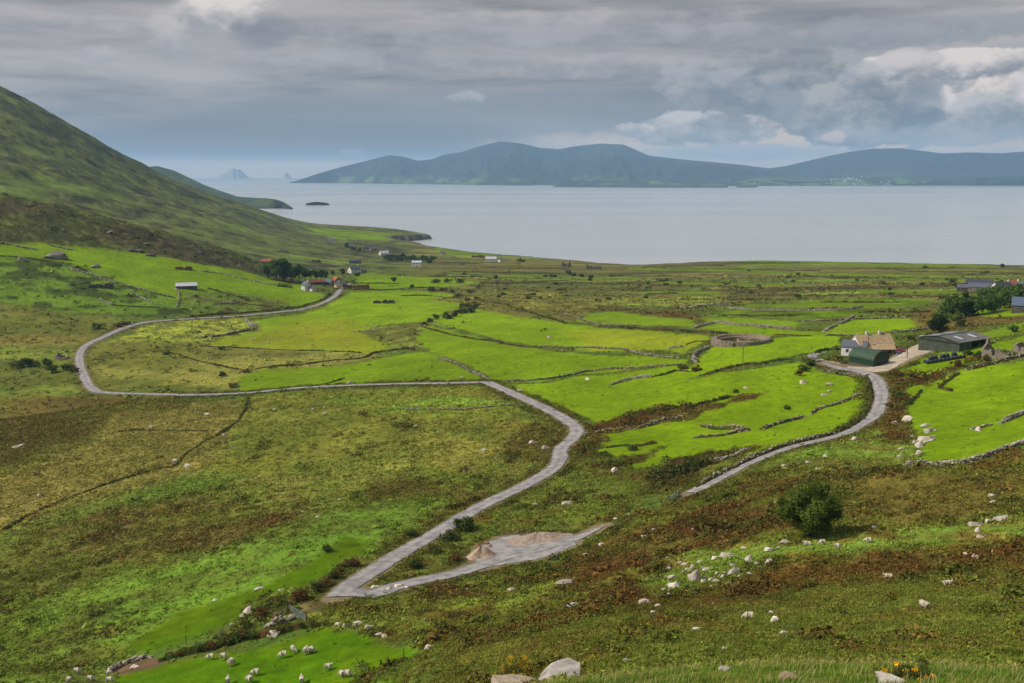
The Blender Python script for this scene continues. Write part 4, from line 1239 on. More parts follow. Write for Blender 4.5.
M['frame'] = simple_mat('painted_frame', (210, 210, 206), None, 3, 0.6)
M['blackplastic'] = simple_mat('black_bale_wrap', (40, 42, 50), (52, 56, 66), 3.0, 0.28, 0.2, spec=0.6)
M['rubber'] = simple_mat('black_rubber', (28, 28, 28), None, 3, 0.9)
M['concrete'] = simple_mat('concrete', (168, 162, 150), (140, 134, 124), 1.6, 0.9, 0.2)


def box(x0, x1, y0, y1, z0, z1):
    v = [(x0, y0, z0), (x1, y0, z0), (x1, y1, z0), (x0, y1, z0), (x0, y0, z1), (x1, y0, z1), (x1, y1, z1), (x0, y1, z1)]
    f = [(3, 2, 1, 0), (4, 5, 6, 7), (0, 1, 5, 4), (1, 2, 6, 5), (2, 3, 7, 6), (3, 0, 4, 7)]
    return v, f


def join(bs):
    V, F = [], []
    for v, f in bs:
        o = len(V); V += [tuple(q) for q in v]; F += [tuple(i + o for i in q) for q in f]
    return V, F


def part(name, bs, m_, parent, smooth=False, bev=0.0):
    V, F = join(bs if isinstance(bs, list) else [bs])
    me = np_mesh(name, V, F, M[m_] if isinstance(m_, str) else m_, smooth=smooth)
    o = link(name, me, parent)
    if bev:
        md = o.modifiers.new('bevel', 'BEVEL'); md.width = bev; md.segments = 2; md.limit_method = 'ANGLE'
    return o


def facing(px, py, phi):
    """rotation whose local x axis runs to the picture's right, its right end turned toward the viewer by phi degrees"""
    a = float(ray(px, py)[0]); ph = R(phi)
    r_ = Vector((math.cos(a), -math.sin(a), 0)); t_ = Vector((-math.sin(a), -math.cos(a), 0))
    ax = r_ * math.cos(ph) + t_ * math.sin(ph)
    return math.atan2(ax.y, ax.x)


def gable_house(px, py, L, Wd, he, hr, phi, label, walls='white', roof='slate', chim=(0.0,), wins=3, door=True, cat='house', name='house', group=None, gwin=True, chm=None, over=0.25, porch=False, at=None, up=0.0):
    p = at or G(px, py)
    rz_ = facing(px, py, phi)
    c, s = math.cos(rz_), math.sin(rz_)
    # the given point is the middle of the near side
    nearv = Vector((s, -c, 0))
    if nearv.dot(Vector((p.x, p.y, 0))) > 0: nearv = -nearv
    ctr = p - nearv * Wd * 0.5
    zz = [float(gz(ctr.x + c * a - s * b_, ctr.y + s * a + c * b_)) for a in (-L / 2, L / 2) for b_ in (-Wd / 2, Wd / 2)]
    z0 = (min(zz) + max(zz)) / 2 + up
    e = empty(name, (ctr.x, ctr.y, z0), rz_, label=label, cat=cat, group=group)
    low = min(zz) - z0 - 0.6
    l, w_ = L / 2, Wd / 2
    v = [(-l, -w_, low), (l, -w_, low), (l, w_, low), (-l, w_, low), (-l, -w_, he), (l, -w_, he), (l, w_, he), (-l, w_, he), (-l, 0, hr), (l, 0, hr)]
    f = [(0, 1, 5, 4), (2, 3, 7, 6), (1, 2, 6, 9, 5), (3, 0, 4, 8, 7), (3, 2, 1, 0), (4, 5, 9, 8), (6, 7, 8, 9)]
    part('wall', (v, f), walls, e)
    sl = (hr - he) / w_; o_ = over; t_ = 0.16; lo_ = l + o_
    ev = he - sl * o_ + 0.03
    ro = []
    for sg in (-1, 1):
        y1 = sg * (w_ + o_)
        q = [(-lo_, 0, hr + 0.03), (lo_, 0, hr + 0.03), (lo_, y1, ev), (-lo_, y1, ev), (-lo_, 0, hr + t_), (lo_, 0, hr + t_), (lo_, y1, ev + t_), (-lo_, y1, ev + t_)]
        ff = [(3, 2, 1, 0), (4, 5, 6, 7), (0, 1, 5, 4), (1, 2, 6, 5), (2, 3, 7, 6), (3, 0, 4, 7)]
        ro.append((q, ff if sg < 0 else [tuple(reversed(x_)) for x_ in ff]))
    r_ = part('roof', ro, roof, e)
    for cx_ in chim:
        x_ = cx_ * (l - 0.45)
        part('chimney', [box(x_ - .4, x_ + .4, -.32, .32, hr - 0.5, hr + 0.95), box(x_ - .47, x_ + .47, -.39, .39, hr + 0.95, hr + 1.1), box(x_ - .25, x_ - .02, -.12, .12, hr + 1.1, hr + 1.35), box(x_ + .04, x_ + .27, -.12, .12, hr + 1.1, hr + 1.35)], chm or walls, r_)
    storeys = 2 if he > 4.2 else 1
    for sg in (-1, 1):
        for st in range(storeys):
            for k_ in range(wins):
                if door and k_ == wins // 2 and st == 0: continue
                x_ = (k_ + 0.5) / wins * L - l; zb = 0.95 + st * 2.7
                yy = sg * w_
                fo = part('window', [box(x_ - .5, x_ + .5, min(yy - .03 * sg, yy + .05 * sg), max(yy - .03 * sg, yy + .05 * sg), zb - .06, zb + 1.16)], 'frame', e)
                part('pane', [box(x_ - .42, x_ - .03, min(yy, yy + .07 * sg), max(yy, yy + .07 * sg), zb + .03, zb + 1.08), box(x_ + .03, x_ + .42, min(yy, yy + .07 * sg), max(yy, yy + .07 * sg), zb + .03, zb + 1.08)], 'glass', fo)
        if door:
            x_ = (wins // 2 + 0.5) / wins * L - l; yy = sg * w_
            part('door', [box(x_ - .48, x_ + .48, min(yy - .03 * sg, yy + .06 * sg), max(yy - .03 * sg, yy + .06 * sg), 0.02, 2.05)], 'wood', e)
        if gwin:
            xx = sg * l; zb = he * 0.42
            part('window', [box(min(xx - .03 * sg, xx + .05 * sg), max(xx - .03 * sg, xx + .05 * sg), -.45, .45, zb, zb + 1.1)], 'glass', e)
    return e
# ------------------------------------------------------------------ roads as sheets on the ground
tar_mat, nt, b = mat('road_tarmac')
geo = nd(nt, 'ShaderNodeNewGeometry')
f1 = noise(nt, geo.outputs['Position'], 0.5, 5, 0.6); f2 = noise(nt, geo.outputs['Position'], 9, 5, 0.7)
cc = mixrgb(nt, maprange(nt, f1, 0.35, 0.65), lin((132, 128, 128), KALB), lin((168, 162, 158), KALB))
at_ = nd(nt, 'ShaderNodeAttribute', attribute_name='albedo')
cc = mixrgb(nt, 1.0, cc, maprange(nt, f2, 0.3, 0.7, 0.8, 1.2, False), 'MULTIPLY')
nt.links.new(mixrgb(nt, 1.0, cc, at_.outputs['Color'], 'MULTIPLY'), b.inputs['Base Color']); bump(nt, f2, b, 0.3, 0.03)


def ribbon(name, P, wd, lift, kind='structure'):
    T = unit(np.gradient(P, axis=0)); Nn = np.stack([-T[:, 1], T[:, 0]], -1)
    cs = np.linspace(-1, 1, 9)
    wv_ = wd / 2 * (1 + 0.16 * fbm(P[:, 0], P[:, 1], 6, 2, 91) + 0.14 * fbm(P[:, 0], P[:, 1], 1.5, 2, 92))
    V = []; C = []
    ll = np.concatenate([[0], np.cumsum(np.linalg.norm(np.diff(P, axis=0), axis=1))])
    if name == 'track': wv_ = wv_ * (0.25 + 0.75 * np.clip((ll[-1] - ll) / 14, 0, 1))
    for c in cs:
        xy = P + Nn * (c * wv_)[:, None]
        D = np.hypot(xy[:, 0], xy[:, 1])
        V.append(np.stack([xy[:, 0], xy[:, 1], gz(xy[:, 0], xy[:, 1]) + lift + D * 0.00022 + 0.05 * (1 - abs(c))], -1))
        s = 1.0 + (0.05 if abs(abs(c) - 0.5) < 0.1 else 0) - (0.28 if abs(c) > 0.9 else 0) - (0.18 if abs(c) < 0.15 else 0)
        C.append(np.full((len(P), 3), s))
    k_ = len(cs); V = np.stack(V, 1).reshape(-1, 3); C = np.clip(np.stack(C, 1).reshape(-1, 3), 0, 1.2)
    I = np.arange(len(V)).reshape(len(P), k_)
    F = np.stack([I[:-1, :-1], I[:-1, 1:], I[1:, 1:], I[1:, :-1]], -1).reshape(-1, 4)
    return tag(link(name, np_mesh(name, V, F, tar_mat, C)), kind=kind)


for nm, P, wd in roads:
    ribbon(nm, P, wd, 0.07)


def patch(name, poly, m_, lift, step=0.7):
    """a sheet filling a world outline, laid on the ground"""
    A = np.array(poly)
    # smooth outline
    Q = spline([tuple(q) for q in A] + [tuple(A[0])], step)
    x0, y0 = Q.min(0); x1, y1 = Q.max(0)
    nx_, ny_ = int((x1 - x0) / step) + 2, int((y1 - y0) / step) + 2
    gx = x0 + np.arange(nx_) * step; gy = y0 + np.arange(ny_) * step
    X_, Y_ = np.meshgrid(gx, gy)
    ins = inside(X_, Y_, [tuple(q) for q in Q[::2]])
    D = np.hypot(X_, Y_)
    Zz = gz(X_, Y_) + lift + D * 0.00022
    I = np.arange(X_.size).reshape(X_.shape)
    q = ins[:-1, :-1] & ins[1:, :-1] & ins[:-1, 1:] & ins[1:, 1:]
    F = np.stack([I[:-1, :-1][q], I[:-1, 1:][q], I[1:, 1:][q], I[1:, :-1][q]], -1)
    used = np.unique(F); mp_ = np.full(X_.size, -1); mp_[used] = np.arange(len(used))
    V = np.stack([X_, Y_, Zz], -1).reshape(-1, 3)[used]
    return tag(link(name, np_mesh(name, V, mp_[F], m_, np.ones((len(V), 3)) * 1.0)), kind='structure')


patch('gravel_lay_by', bay_w, tar_mat, 0.03)
yardm = simple_mat('farmyard_gravel', (196, 180, 160), (170, 152, 130), 0.4, 0.95, 0.3)
patch('farm_yard', yard_w, yardm, 0.02)
PLP = spline(line_world(PLAIN_PX), 1.0)
ribbon('farm_track', PLP, 3.5, 0.09)
yel = simple_mat('yellow_flowering_weeds', (176, 168, 60), (140, 146, 50), 0.5, 0.95, 0.3)


# gravel heaps in the lay-by
def heap(px, py, wpx, hm, label, c1, c2):
    p = G(px, py); r = wpx * math.hypot(p.x, p.y) * 1.04 / FPX / 2
    n, k_ = 40, 14; V = []
    for j in range(k_):
        t = j / (k_ - 1)
        for i in range(n):
            a = 2 * math.pi * i / n; rr_ = r * t * (1 + 0.15 * math.sin(2 * a + 1) + 0.08 * math.sin(5 * a))
            x = rr_ * math.cos(a); y = rr_ * math.sin(a) * 0.62
            z = float(gz(p.x + x, p.y + y)) - p.z + hm * (0.5 + 0.5 * math.cos(math.pi * min(t * 1.02, 1))) ** 0.85 * (1 + 0.1 * math.sin(3 * a + 2)) - 0.1 * (t > 0.97) + 0.03 * rnd.random()
            V.append((x, y, z))
    I = np.arange(n * k_).reshape(k_, n); nx_ = np.roll(I, -1, 1)
    F = np.stack([I[:-1], I[1:], nx_[1:], nx_[:-1]], -1).reshape(-1, 4)
    m_ = simple_mat('gravel_heap_stone', c1, c2, 1.4, 0.95, 0.7)
    return tag(link('gravel_heap', np_mesh('gravel_heap', V, F, m_), loc=(p.x, p.y, p.z)), label, 'gravel heap')


heap(481, 557, 33, 1.9, 'steep pinkish brown gravel heap at the left end of the grey lay-by', (192, 168, 144), (160, 136, 116))
heap(537, 540, 64, 1.4, 'long low pinkish spoil mound along the far edge of the grey lay-by', (172, 152, 136), (142, 122, 106))
for i_, (x_, y_, w_) in enumerate(((478, 546, 6), (486, 544, 7), (490, 547, 5))):
    rock(x_, y_, w_, 0.6, 'reddish stone lying on top of the gravel heap in the lay-by', 'reddish stones behind the gravel heap', col=(150, 112, 84))

# ------------------------------------------------------------------ walls, banks and hedges
WALLS = [
 ([(904, 466), (925, 467), (950, 466), (975, 461), (995, 455), (1024, 443.5), (1060, 430)], 'stone', 1.15, 'pale dry stone wall along the lower edge of the bright field at the far right'),
 ([(1000, 424), (1012, 419), (1024, 414), (1050, 404)], 'stone', 1.3, 'thick pale stone wall running in from the right edge across the bright field'),
 ([(970, 430), (980, 428), (992, 425)], 'mix', 0.9, 'short broken stone wall standing alone in the bright field at the right'),
 ([(866, 376), (870, 388), (870, 402), (864, 415), (852, 426), (836, 433)], 'bank', 1.4, 'russet bank along the left side of the lane below the green barn'),
 ([(694, 489), (715, 478), (740, 465), (765, 454), (790, 445), (836, 434)], 'mix', 1.2, 'brown overgrown wall along the upper side of the lane below the green fields'),
 ([(762, 430), (775, 425), (790, 421), (805, 417)], 'mix', 1.1, 'rust brown wall with stones on its top in the field left of the lane bend'),
 ([(811, 414), (822, 408), (838, 404), (862, 393)], 'mix', 0.8, 'thin stony bank climbing right to the lane below the green barn'),
 ([(701, 426), (715, 429), (735, 429), (749, 431)], 'mix', 1.4, 'thick brown wall with pale stones, upper of two close rows in the lower green field'),
 ([(694, 438), (715, 436.5), (735, 433), (749, 429)], 'mix', 0.9, 'pale stony wall, lower of two close rows in the lower green field'),
 ([(699, 466), (712, 462), (728, 459), (742, 453), (750, 450)], 'stone', 0.9, 'pale stone wall just above the lane and beside the dark scrub patch'),
 ([(586, 433), (605, 432), (620, 430), (640, 428), (662, 421), (684, 417)], 'mix', 1.0, 'stone wall under the long brown bracken bank right of the road bend'),
 ([(592, 450), (606, 448), (622, 446), (640, 446), (655, 443)], 'bank', 1.0, 'low brown bank with a dark bush between two green fields right of the road bend'),
 ([(686, 410), (700, 405), (715, 401), (730, 397), (733, 396)], 'bank', 1.3, 'russet bank tapering up to the right from the long bracken strip'),
 ([(700, 376), (712, 373), (729, 368), (743, 365), (760.5, 364.4), (774, 361.5), (792, 359.5)], 'bank', 1.1, 'dark curved bank dividing the yellow green field by the ring fort from the field below'),
 ([(505, 381.6), (527, 381), (552, 378.7), (572, 375), (585, 372), (605, 369.7), (624.5, 369), (642, 368), (669, 366), (685, 364.4)], 'mix', 1.0, 'long wall with pale stones from the road junction across the green fields'),
 ([(609, 386), (622.5, 382), (638, 378.7), (652, 377)], 'stone', 1.1, 'pale broken stone wall ending in the middle of the large green field'),
 ([(652, 377), (667, 374), (677, 371), (690, 372)], 'bank', 0.9, 'thin dark bank joining the broken pale wall to the brown scrub near the ring fort'),
 ([(421.5, 326.7), (439, 331.6), (464.5, 337.4), (497.7, 342), (517, 346), (537, 347.4)], 'bank', 1.0, 'long dark bank running right from the line of round bushes between green fields'),
 ([(537, 347.4), (552, 347.4), (568, 349), (575, 348)], 'mix', 1.5, 'heap of pale stones in the bank between the long green and the yellow field'),
 ([(575, 347.8), (595, 348), (624.5, 349.8), (644, 354.6), (661.6, 357.6), (680, 358)], 'mix', 0.9, 'thin tan wall curving below the yellow green field left of the ring fort'),
 ([(711, 347.5), (704.5, 350), (697, 354), (693, 359.5), (697, 363.5)], 'stone', 1.5, 'thick tumbled stone wall curving down from the ring fort'),
 ([(686, 345), (692, 342.5), (700, 341.5), (711, 341.5)], 'bank', 0.8, 'short dark bank reaching the left side of the ring fort'),
 ([(668, 349), (675, 348), (684, 347)], 'stone', 1.0, 'small pile of pale stones in the grass left of the ring fort'),
 ([(693.7, 329), (703.5, 326), (717, 323.3), (736.7, 325), (766, 327), (793, 328.9)], 'stone', 1.1, 'pale stone wall just behind the ring fort, bending down at its left end'),
 ([(678, 308), (694, 307), (717, 304.8), (727, 305.4)], 'stone', 1.1, 'pale wall with a square lump at its right end above the ring fort'),
 ([(727, 308), (744.5, 310), (766, 310.7), (800, 311), (843, 310), (863, 307)], 'stone', 0.9, 'long tan wall on the plain two fields behind the ring fort'),
 ([(598, 327), (625, 328), (649, 330), (678, 331), (709, 333), (728, 334)], 'bank', 1.5, 'dark brown bank left of the ring fort on top of the yellow field'),
 ([(772, 335), (800, 336), (812, 336)], 'bank', 1.0, 'dark low bank running right from the ring fort'),
 ([(824, 335.7), (843.5, 336), (873, 335), (898, 332.8), (921.7, 330), (940, 326)], 'mix', 1.0, 'long pale wall behind the farmhouse toward the dark trees'),
 ([(824, 331.8), (835.7, 326), (845.5, 322), (855, 316)], 'stone', 1.0, 'winding stone wall climbing away between two green fields behind the farmhouse'),
 ([(800, 321.5), (824, 321), (849, 319.7), (882.6, 318.5), (906, 318.5)], 'mix', 0.9, 'straight pale wall on the far side of the yellow green field behind the farmhouse'),
 ([(70, 269), (84, 273), (101.6, 278.8), (117, 283.7), (136.7, 288.6), (156, 294), (176, 298)], 'mix', 1.3, 'long stone wall running down the left slope to the white roofed shed'),
 ([(129, 290.5), (140.6, 297.4), (152, 303.8)], 'stone', 1.2, 'short pale stone wall leaning right in the green field left of the white roofed shed'),
 ([(99.6, 299), (112, 305)], 'stone', 1.2, 'small stone wall stub at the left of the dark wall above the road'),
 ([(112, 305.5), (136.7, 307), (159, 307.7)], 'bank', 1.3, 'dark straight wall above the road on the left slope'),
 ([(175, 289), (178.5, 293), (179.7, 298), (177, 307)], 'stone', 1.2, 'stone wall running straight down from the white roofed shed'),
 ([(-20, 242), (10, 245), (23, 248), (39, 250)], 'mix', 1.4, 'stone wall under the brown spur at the left edge'),
 ([(48.8, 245.6), (64.5, 248.6), (74, 250.5)], 'mix', 1.4, 'short stone wall under the brown spur right of the first one'),
 ([(-20, 255), (0, 256), (23, 258), (43, 261), (60.5, 266)], 'bank', 1.4, 'dark bank under the pale outcrop dividing the two upper left fields'),
 ([(200, 271), (219.5, 274), (239, 278.4), (258.6, 282), (278, 285.7)], 'stone', 1.2, 'long stone wall across the upper green field below the pine trees'),
 ([(278, 286.5), (285, 287), (292, 288)], 'hedge', 2.2, 'short dark green hedge at the end of the long wall below the pine trees'),
 ([(208, 288.6), (225, 293.5), (239, 297.4), (250, 301)], 'bank', 1.6, 'brown bank slanting down right of the white roofed shed'),
 ([(212, 305), (225, 303.8), (239, 302.7)], 'stone', 1.0, 'short pale wall in the rough field right of the white roofed shed'),
 ([(243, 304), (258, 305.5), (272, 307)], 'bank', 0.9, 'low dark bank in the rough field near the telegraph pole'),
 ([(190, 317), (229, 313.8), (258.6, 311.8), (282, 309.4), (309, 304.5), (323, 299.8), (330, 294)], 'bank', 1.5, 'dark bank along the upper side of the road to the village'),
 ([(245, 319), (251, 325.7), (258.6, 328)], 'stone', 1.8, 'tumbled row of pale boulders dropping from the road to the yellow green field'),
 ([(196, 338.4), (219.5, 336.4), (239, 332.5), (256, 329)], 'mix', 1.6, 'rubble wall along the rough patch below the village road'),
 ([(200, 346), (239, 348), (278, 349.8), (317, 351), (362, 353)], 'bank', 0.9, 'thin dark bank under the big yellow green village field'),
 ([(252.7, 370), (278, 366.4), (301.6, 365), (332.8, 360.5), (364, 358), (374, 353.5), (400, 349.5), (416, 350)], 'bank', 1.2, 'dark winding ditch bank above the mid green field left of the road junction'),
 ([(170, 353), (200, 361.5), (219.5, 366), (247, 371)], 'bank', 1.0, 'dark bank slanting through the dull rushy field inside the road loop'),
 ([(307.4, 388), (322, 384.5), (336.7, 381), (344, 378.6)], 'bank', 0.6, 'faint thin bank slanting across the mid green field'),
 ([(439, 358.6), (458.6, 365), (478, 375), (490, 380.8)], 'mix', 0.9, 'tan wall slanting down to the road junction'),
 ([(4, 530), (41, 510), (83, 493), (124, 479), (157, 469.6), (174, 466), (186, 454), (215, 437), (236, 423), (248, 404), (248, 396)], 'bank', 0.8, 'long winding stream bank through the dull pasture at lower left'),
 ([(118, 432), (150, 430.5), (190, 431), (215, 431)], 'bank', 0.9, 'straight short dark bank in the pale rushy pasture at left'),
 ([(396, 410), (439, 409.5), (478, 408.5), (521, 404.5)], 'mix', 0.7, 'low stony bank in the rough green strip left of the road'),
 ([(264, 630), (280, 624), (298, 618)], 'stone', 1.0, 'dark stone wall beside the metal gate at lower left'),
 ([(158, 662), (180, 656), (215, 648), (240, 641), (262, 637), (290, 630), (325, 624)], 'bank', 2.3, 'thick russet bank along the top of the sheep field'),
 ([(108, 674), (120, 667), (136, 661), (152, 657)], 'stone', 0.8, 'low tumbled stone wall by the bare earth patch at the bottom left'),
 ([(816, 354), (822, 351.2), (832, 350), (841.6, 350)], 'hedge', 1.3, 'clipped curved green hedge left of the green barn'),
 ([(822, 371), (835, 374), (850, 376), (864, 377)], 'mix', 1.3, 'rubble retaining wall below the farm yard'),
 ([(966, 370.5), (985, 366), (1005, 361), (1024, 356.5), (1050, 350)], 'mix', 1.4, 'grey stone wall in front of the ruined cottage at the right edge'),
 ([(958.8, 373), (949, 380), (941, 387.5), (953, 391.5)], 'bank', 1.5, 'russet hooked bank on the lawn below the black bales'),
 ([(921.7, 390), (914, 399), (906, 406)], 'bank', 1.2, 'russet bank slanting down on the right of the lane'),
 ([(345, 289.5), (372, 290), (392, 289.5), (415, 288), (440, 287.3)], 'bank', 1.1, 'straight dark wall behind the village field running right from the russet ruin'),
 ([(352, 283.5), (380, 283.5), (400, 284)], 'bank', 1.0, 'thin dark bank between the two small fields beyond the village'),
 ([(560, 313), (575, 318), (590, 323), (600, 325), (640, 326)], 'mix', 1.2, 'brown and stony bank along the near side of the moor right of centre'),
 ([(400, 296), (430, 296), (465, 299), (500, 304), (540, 316), (566, 324)], 'bank', 1.0, 'long dark bank along the near edge of the brown moor'),
 ([(985, 449.5), (975, 452)], 'bank', 0.5, None),
]
for pts, st, hh_, lab in WALLS:
    if lab is None: continue
    wall(pts, lab, st, hh_, 0.85 if hh_ < 1.3 else 1.05, cat={'hedge': 'hedge', 'bank': 'field bank'}.get(st, 'stone wall'))

# banks out on the plain, one by one
ROWS = [(640, 268, 820, 271), (700, 275, 900, 279), (560, 283, 700, 286), (720, 288, 880, 289), (600, 276, 690, 277), (850, 283, 985, 285), (880, 296, 940, 297), (560, 296, 640, 297.5), (760, 296, 850, 295.5),
        (820, 302.5, 900, 302.5), (450, 272, 560, 274), (480, 284, 570, 281), (440, 262, 520, 264), (900, 271, 1024, 273), (660, 300.5, 760, 300), (700, 262.5, 800, 263), (850, 269, 960, 268), (480, 268, 570, 269), (900, 278, 1000, 279.5), (620, 291, 690, 291), (430, 276.5, 520, 278), (860, 312.5, 930, 312), (720, 316, 800, 316)]
for i_, (xa, ya, xb, yb) in enumerate(ROWS):
    xs_ = np.linspace(xa, xb, 5)
    wall([(x_, ya + (yb - ya) * k_ / 4 + 0.35 * math.sin(i_ + k_ * 2)) for k_, x_ in enumerate(xs_)], 'dark scrubby field bank lying across the open plain toward the sea', 'bank', 1.0, 1.1,
         cat='field bank', group='field banks across the open plain')
print('walls', round(time.time() - T0, 1))
# ------------------------------------------------------------------ farm at the right
# round roofed green barn
def quonset(px, py, L, Wd, hh, phi, label):
    p = G(px, py); rz_ = facing(px, py, phi); c, s = math.cos(rz_), math.sin(rz_)
    near = Vector((s, -c, 0))
    if near.dot(Vector((p.x, p.y, 0))) > 0: near = -near
    ctr = p - near * Wd / 2
    zs = [float(gz(ctr.x + c * a - s * b_, ctr.y + s * a + c * b_)) for a in (-L / 2, L / 2) for b_ in (-Wd / 2, Wd / 2)]
    z0 = sum(zs) / 4 + 0.2
    e = empty('round_roofed_barn', (ctr.x, ctr.y, z0), rz_, label=label, cat='barn')
    w_, l = Wd / 2, L / 2; he = hh * 0.42; n = 20
    arc = [(-w_, he)] + [(-w_ * math.cos(math.pi * k_ / n), he + (hh - he) * math.sin(math.pi * k_ / n)) for k_ in range(1, n)] + [(w_, he)]
    # curved roof as corrugated sheet
    cols = 60; V = []; F = []
    for i in range(cols + 1):
        x = -l - 0.2 + (L + 0.4) * i / cols; rp = 0.03 * math.cos(math.pi * i)
        for y, z in arc: V.append((x, y * (1 + rp / w_) * 1.03, z + 0.06 + rp))
    k_ = len(arc)
    for i in range(cols):
        for j in range(k_ - 1): F.append((i * k_ + j, i * k_ + j + 1, (i + 1) * k_ + j + 1, (i + 1) * k_ + j))
    ro = part('roof', (V, F), 'greentop', e); md = ro.modifiers.new('thick', 'SOLIDIFY'); md.thickness = 0.06
    part('wall', [box(-l, l, -w_, -w_ + .12, -1.0, he), box(-l, l, w_ - .12, w_, -1.0, he)], 'green', e)
    for sg in (-1, 1):
        x = sg * l
        poly = [(x, -w_, -1.0)] + [(x, y, z) for y, z in arc] + [(x, w_, -1.0)]
        inner = [(x - sg * .1, q[1], q[2]) for q in poly]
        V = poly + inner; m_ = len(poly)
        F = [tuple(range(m_)), tuple(range(2 * m_ - 1, m_ - 1, -1))] + [(i, m_ + i, m_ + (i + 1) % m_, (i + 1) % m_) for i in range(m_)]
        part('gable_wall', (V, F), 'green', e)
        d_ = part('sliding_door', [box(min(x, x + .08 * sg), max(x, x + .08 * sg), -1.7, 1.7, 0.05, 3.1)] + [box(min(x, x + .12 * sg), max(x, x + .12 * sg), -1.7 + .85 * q, -1.62 + .85 * q, 0.05, 3.1) for q in range(5)], 'green', e)
    part('footing', [box(-l - .15, l + .15, -w_ - .15, -w_ - .01, -1.6, 0.25)], 'dstone', e)
    return e


quonset(861, 366, 9.6, 7.0, 4.7, 40, 'dark green round roofed barn of corrugated iron beside the farmhouse')
gable_house(853, 356, 8, 5.0, 2.8, 4.7, 12, 'white walled outbuilding with a blue grey roof just behind the green barn', 'white', 'slate', chim=(), wins=2, door=False, cat='outbuilding', name='outbuilding')
gable_house(877, 352, 13.0, 6.8, 3.0, 6.0, -33, 'farmhouse with white gable and pale tan roof behind the green barn', 'white', 'tan', chim=(-0.35, 0.45), wins=4, name='farmhouse', chm='white')
gable_house(884, 355.5, 7.5, 4.0, 2.3, 3.6, -24, 'low stone lean-to in front of the tan roofed farmhouse', 'stone', 'tan', chim=(), wins=2, door=True, cat='outbuilding', name='outbuilding', gwin=False)


# large low shed
def big_shed():
    p = G(959, 352); a = float(ray(959, 352)[0])
    r_ = Vector((math.cos(a), -math.sin(a), 0)); f_ = Vector((math.sin(a), math.cos(a), 0))
    A = (-r_ * 10.8 + f_ * 9.5); B = (r_ * 9.0 + f_ * 15.0)
    ang = math.atan2(B.y, B.x)
    LA_, LB = 14.5, 17.5
    u = Vector((math.cos(ang), math.sin(ang), 0)); v = Vector((-math.sin(ang), math.cos(ang), 0))
    if v.dot(A) < 0: v = -v
    z = max(float(gz(*(p + q).xy)) for q in (u * 0, u * LB, v * LA_, u * LB + v * LA_)) - 0.9
    e = empty('cattle_shed', (p.x, p.y, z), ang, label='large low farm shed with a grey sheet roof and dark green walls', cat='shed')
    sg = 1 if v.dot(Vector((-math.sin(ang), math.cos(ang), 0))) > 0 else -1
    he, hr = 2.9, 4.1
    Y = lambda t: sg * t
    def bx_(x0, x1, y0, y1, z0, z1): return box(x0, x1, min(Y(y0), Y(y1)), max(Y(y0), Y(y1)), z0, z1)
    M['shedwall'] = simple_mat('shed_sheeting', (76, 84, 70), (62, 70, 58), 0.7, 0.7)
    part('wall', [bx_(0, 0.15, 0, LA_, -2, he), bx_(LB - .15, LB, 0, LA_, -2, he), bx_(0.15, LB - .15, LA_ - .15, LA_, -2, he), bx_(0.15, 7, 0, 0.15, -2, he)], 'shedwall', e)
    # gables over the end walls
    for x in (0.0, LB - .15):
        V = [(x, Y(0), he), (x, Y(LA_), he), (x, Y(LA_ / 2), hr), (x + .15, Y(0), he), (x + .15, Y(LA_), he), (x + .15, Y(LA_ / 2), hr)]
        part('gable_wall', (V, [(0, 1, 2), (5, 4, 3), (0, 3, 4, 1), (1, 4, 5, 2), (2, 5, 3, 0)]), 'shedwall', e)
    slp = (hr - he) / (LA_ / 2); o_ = 0.5
    rr_ = None
    n = 50
    for side in (0, 1):
        V = []; F = []
        for i in range(n + 1):
            x = -0.4 + (LB + .8) * i / n; rp = 0.035 * math.cos(math.pi * i)
            for t in (0, 1):
                y = (LA_ / 2) if t == 0 else (-o_ if side == 0 else LA_ + o_)
                zz = hr + 0.12 if t == 0 else he - slp * o_ + 0.12
                V.append((x, Y(y), zz + rp))
        for i in range(n): F.append((2 * i, 2 * i + 1, 2 * i + 3, 2 * i + 2))
        q = part('roof', (V, F), 'greyiron', e); md = q.modifiers.new('thick', 'SOLIDIFY'); md.thickness = 0.08
        for (xa, w2) in ((4.0, 1.5), (11.5, 1.8)):
            y0, y1 = (LA_ * 0.13, LA_ * 0.33) if side == 0 else (LA_ * 0.67, LA_ * 0.87)
            zf_ = lambda y: he + slp * min(y, LA_ - y) + 0.26
            V = [(xa, Y(y0), zf_(y0)), (xa + w2, Y(y0), zf_(y0)), (xa + w2, Y(y1), zf_(y1)), (xa, Y(y1), zf_(y1))]
            s_ = part('skylight', (V, [(0, 1, 2, 3)]), 'tin', q); m2 = s_.modifiers.new('t', 'SOLIDIFY'); m2.thickness = 0.04
    part('ridge_cap', [box(-.4, LB + .4, Y(LA_ / 2) - .25, Y(LA_ / 2) + .25, hr + .12, hr + .26)], 'greentop', e)
    part('barge_board', [bx_(-.46, -.40, -o_, LA_ + o_, he - .2, he + .05)], 'greentop', e)
    for x in (7.2, 10.5, 13.8, LB - .3): part('post', [bx_(x, x + .2, 0.02, 0.22, -2, he)], 'wood', e)
    return e


big_shed()


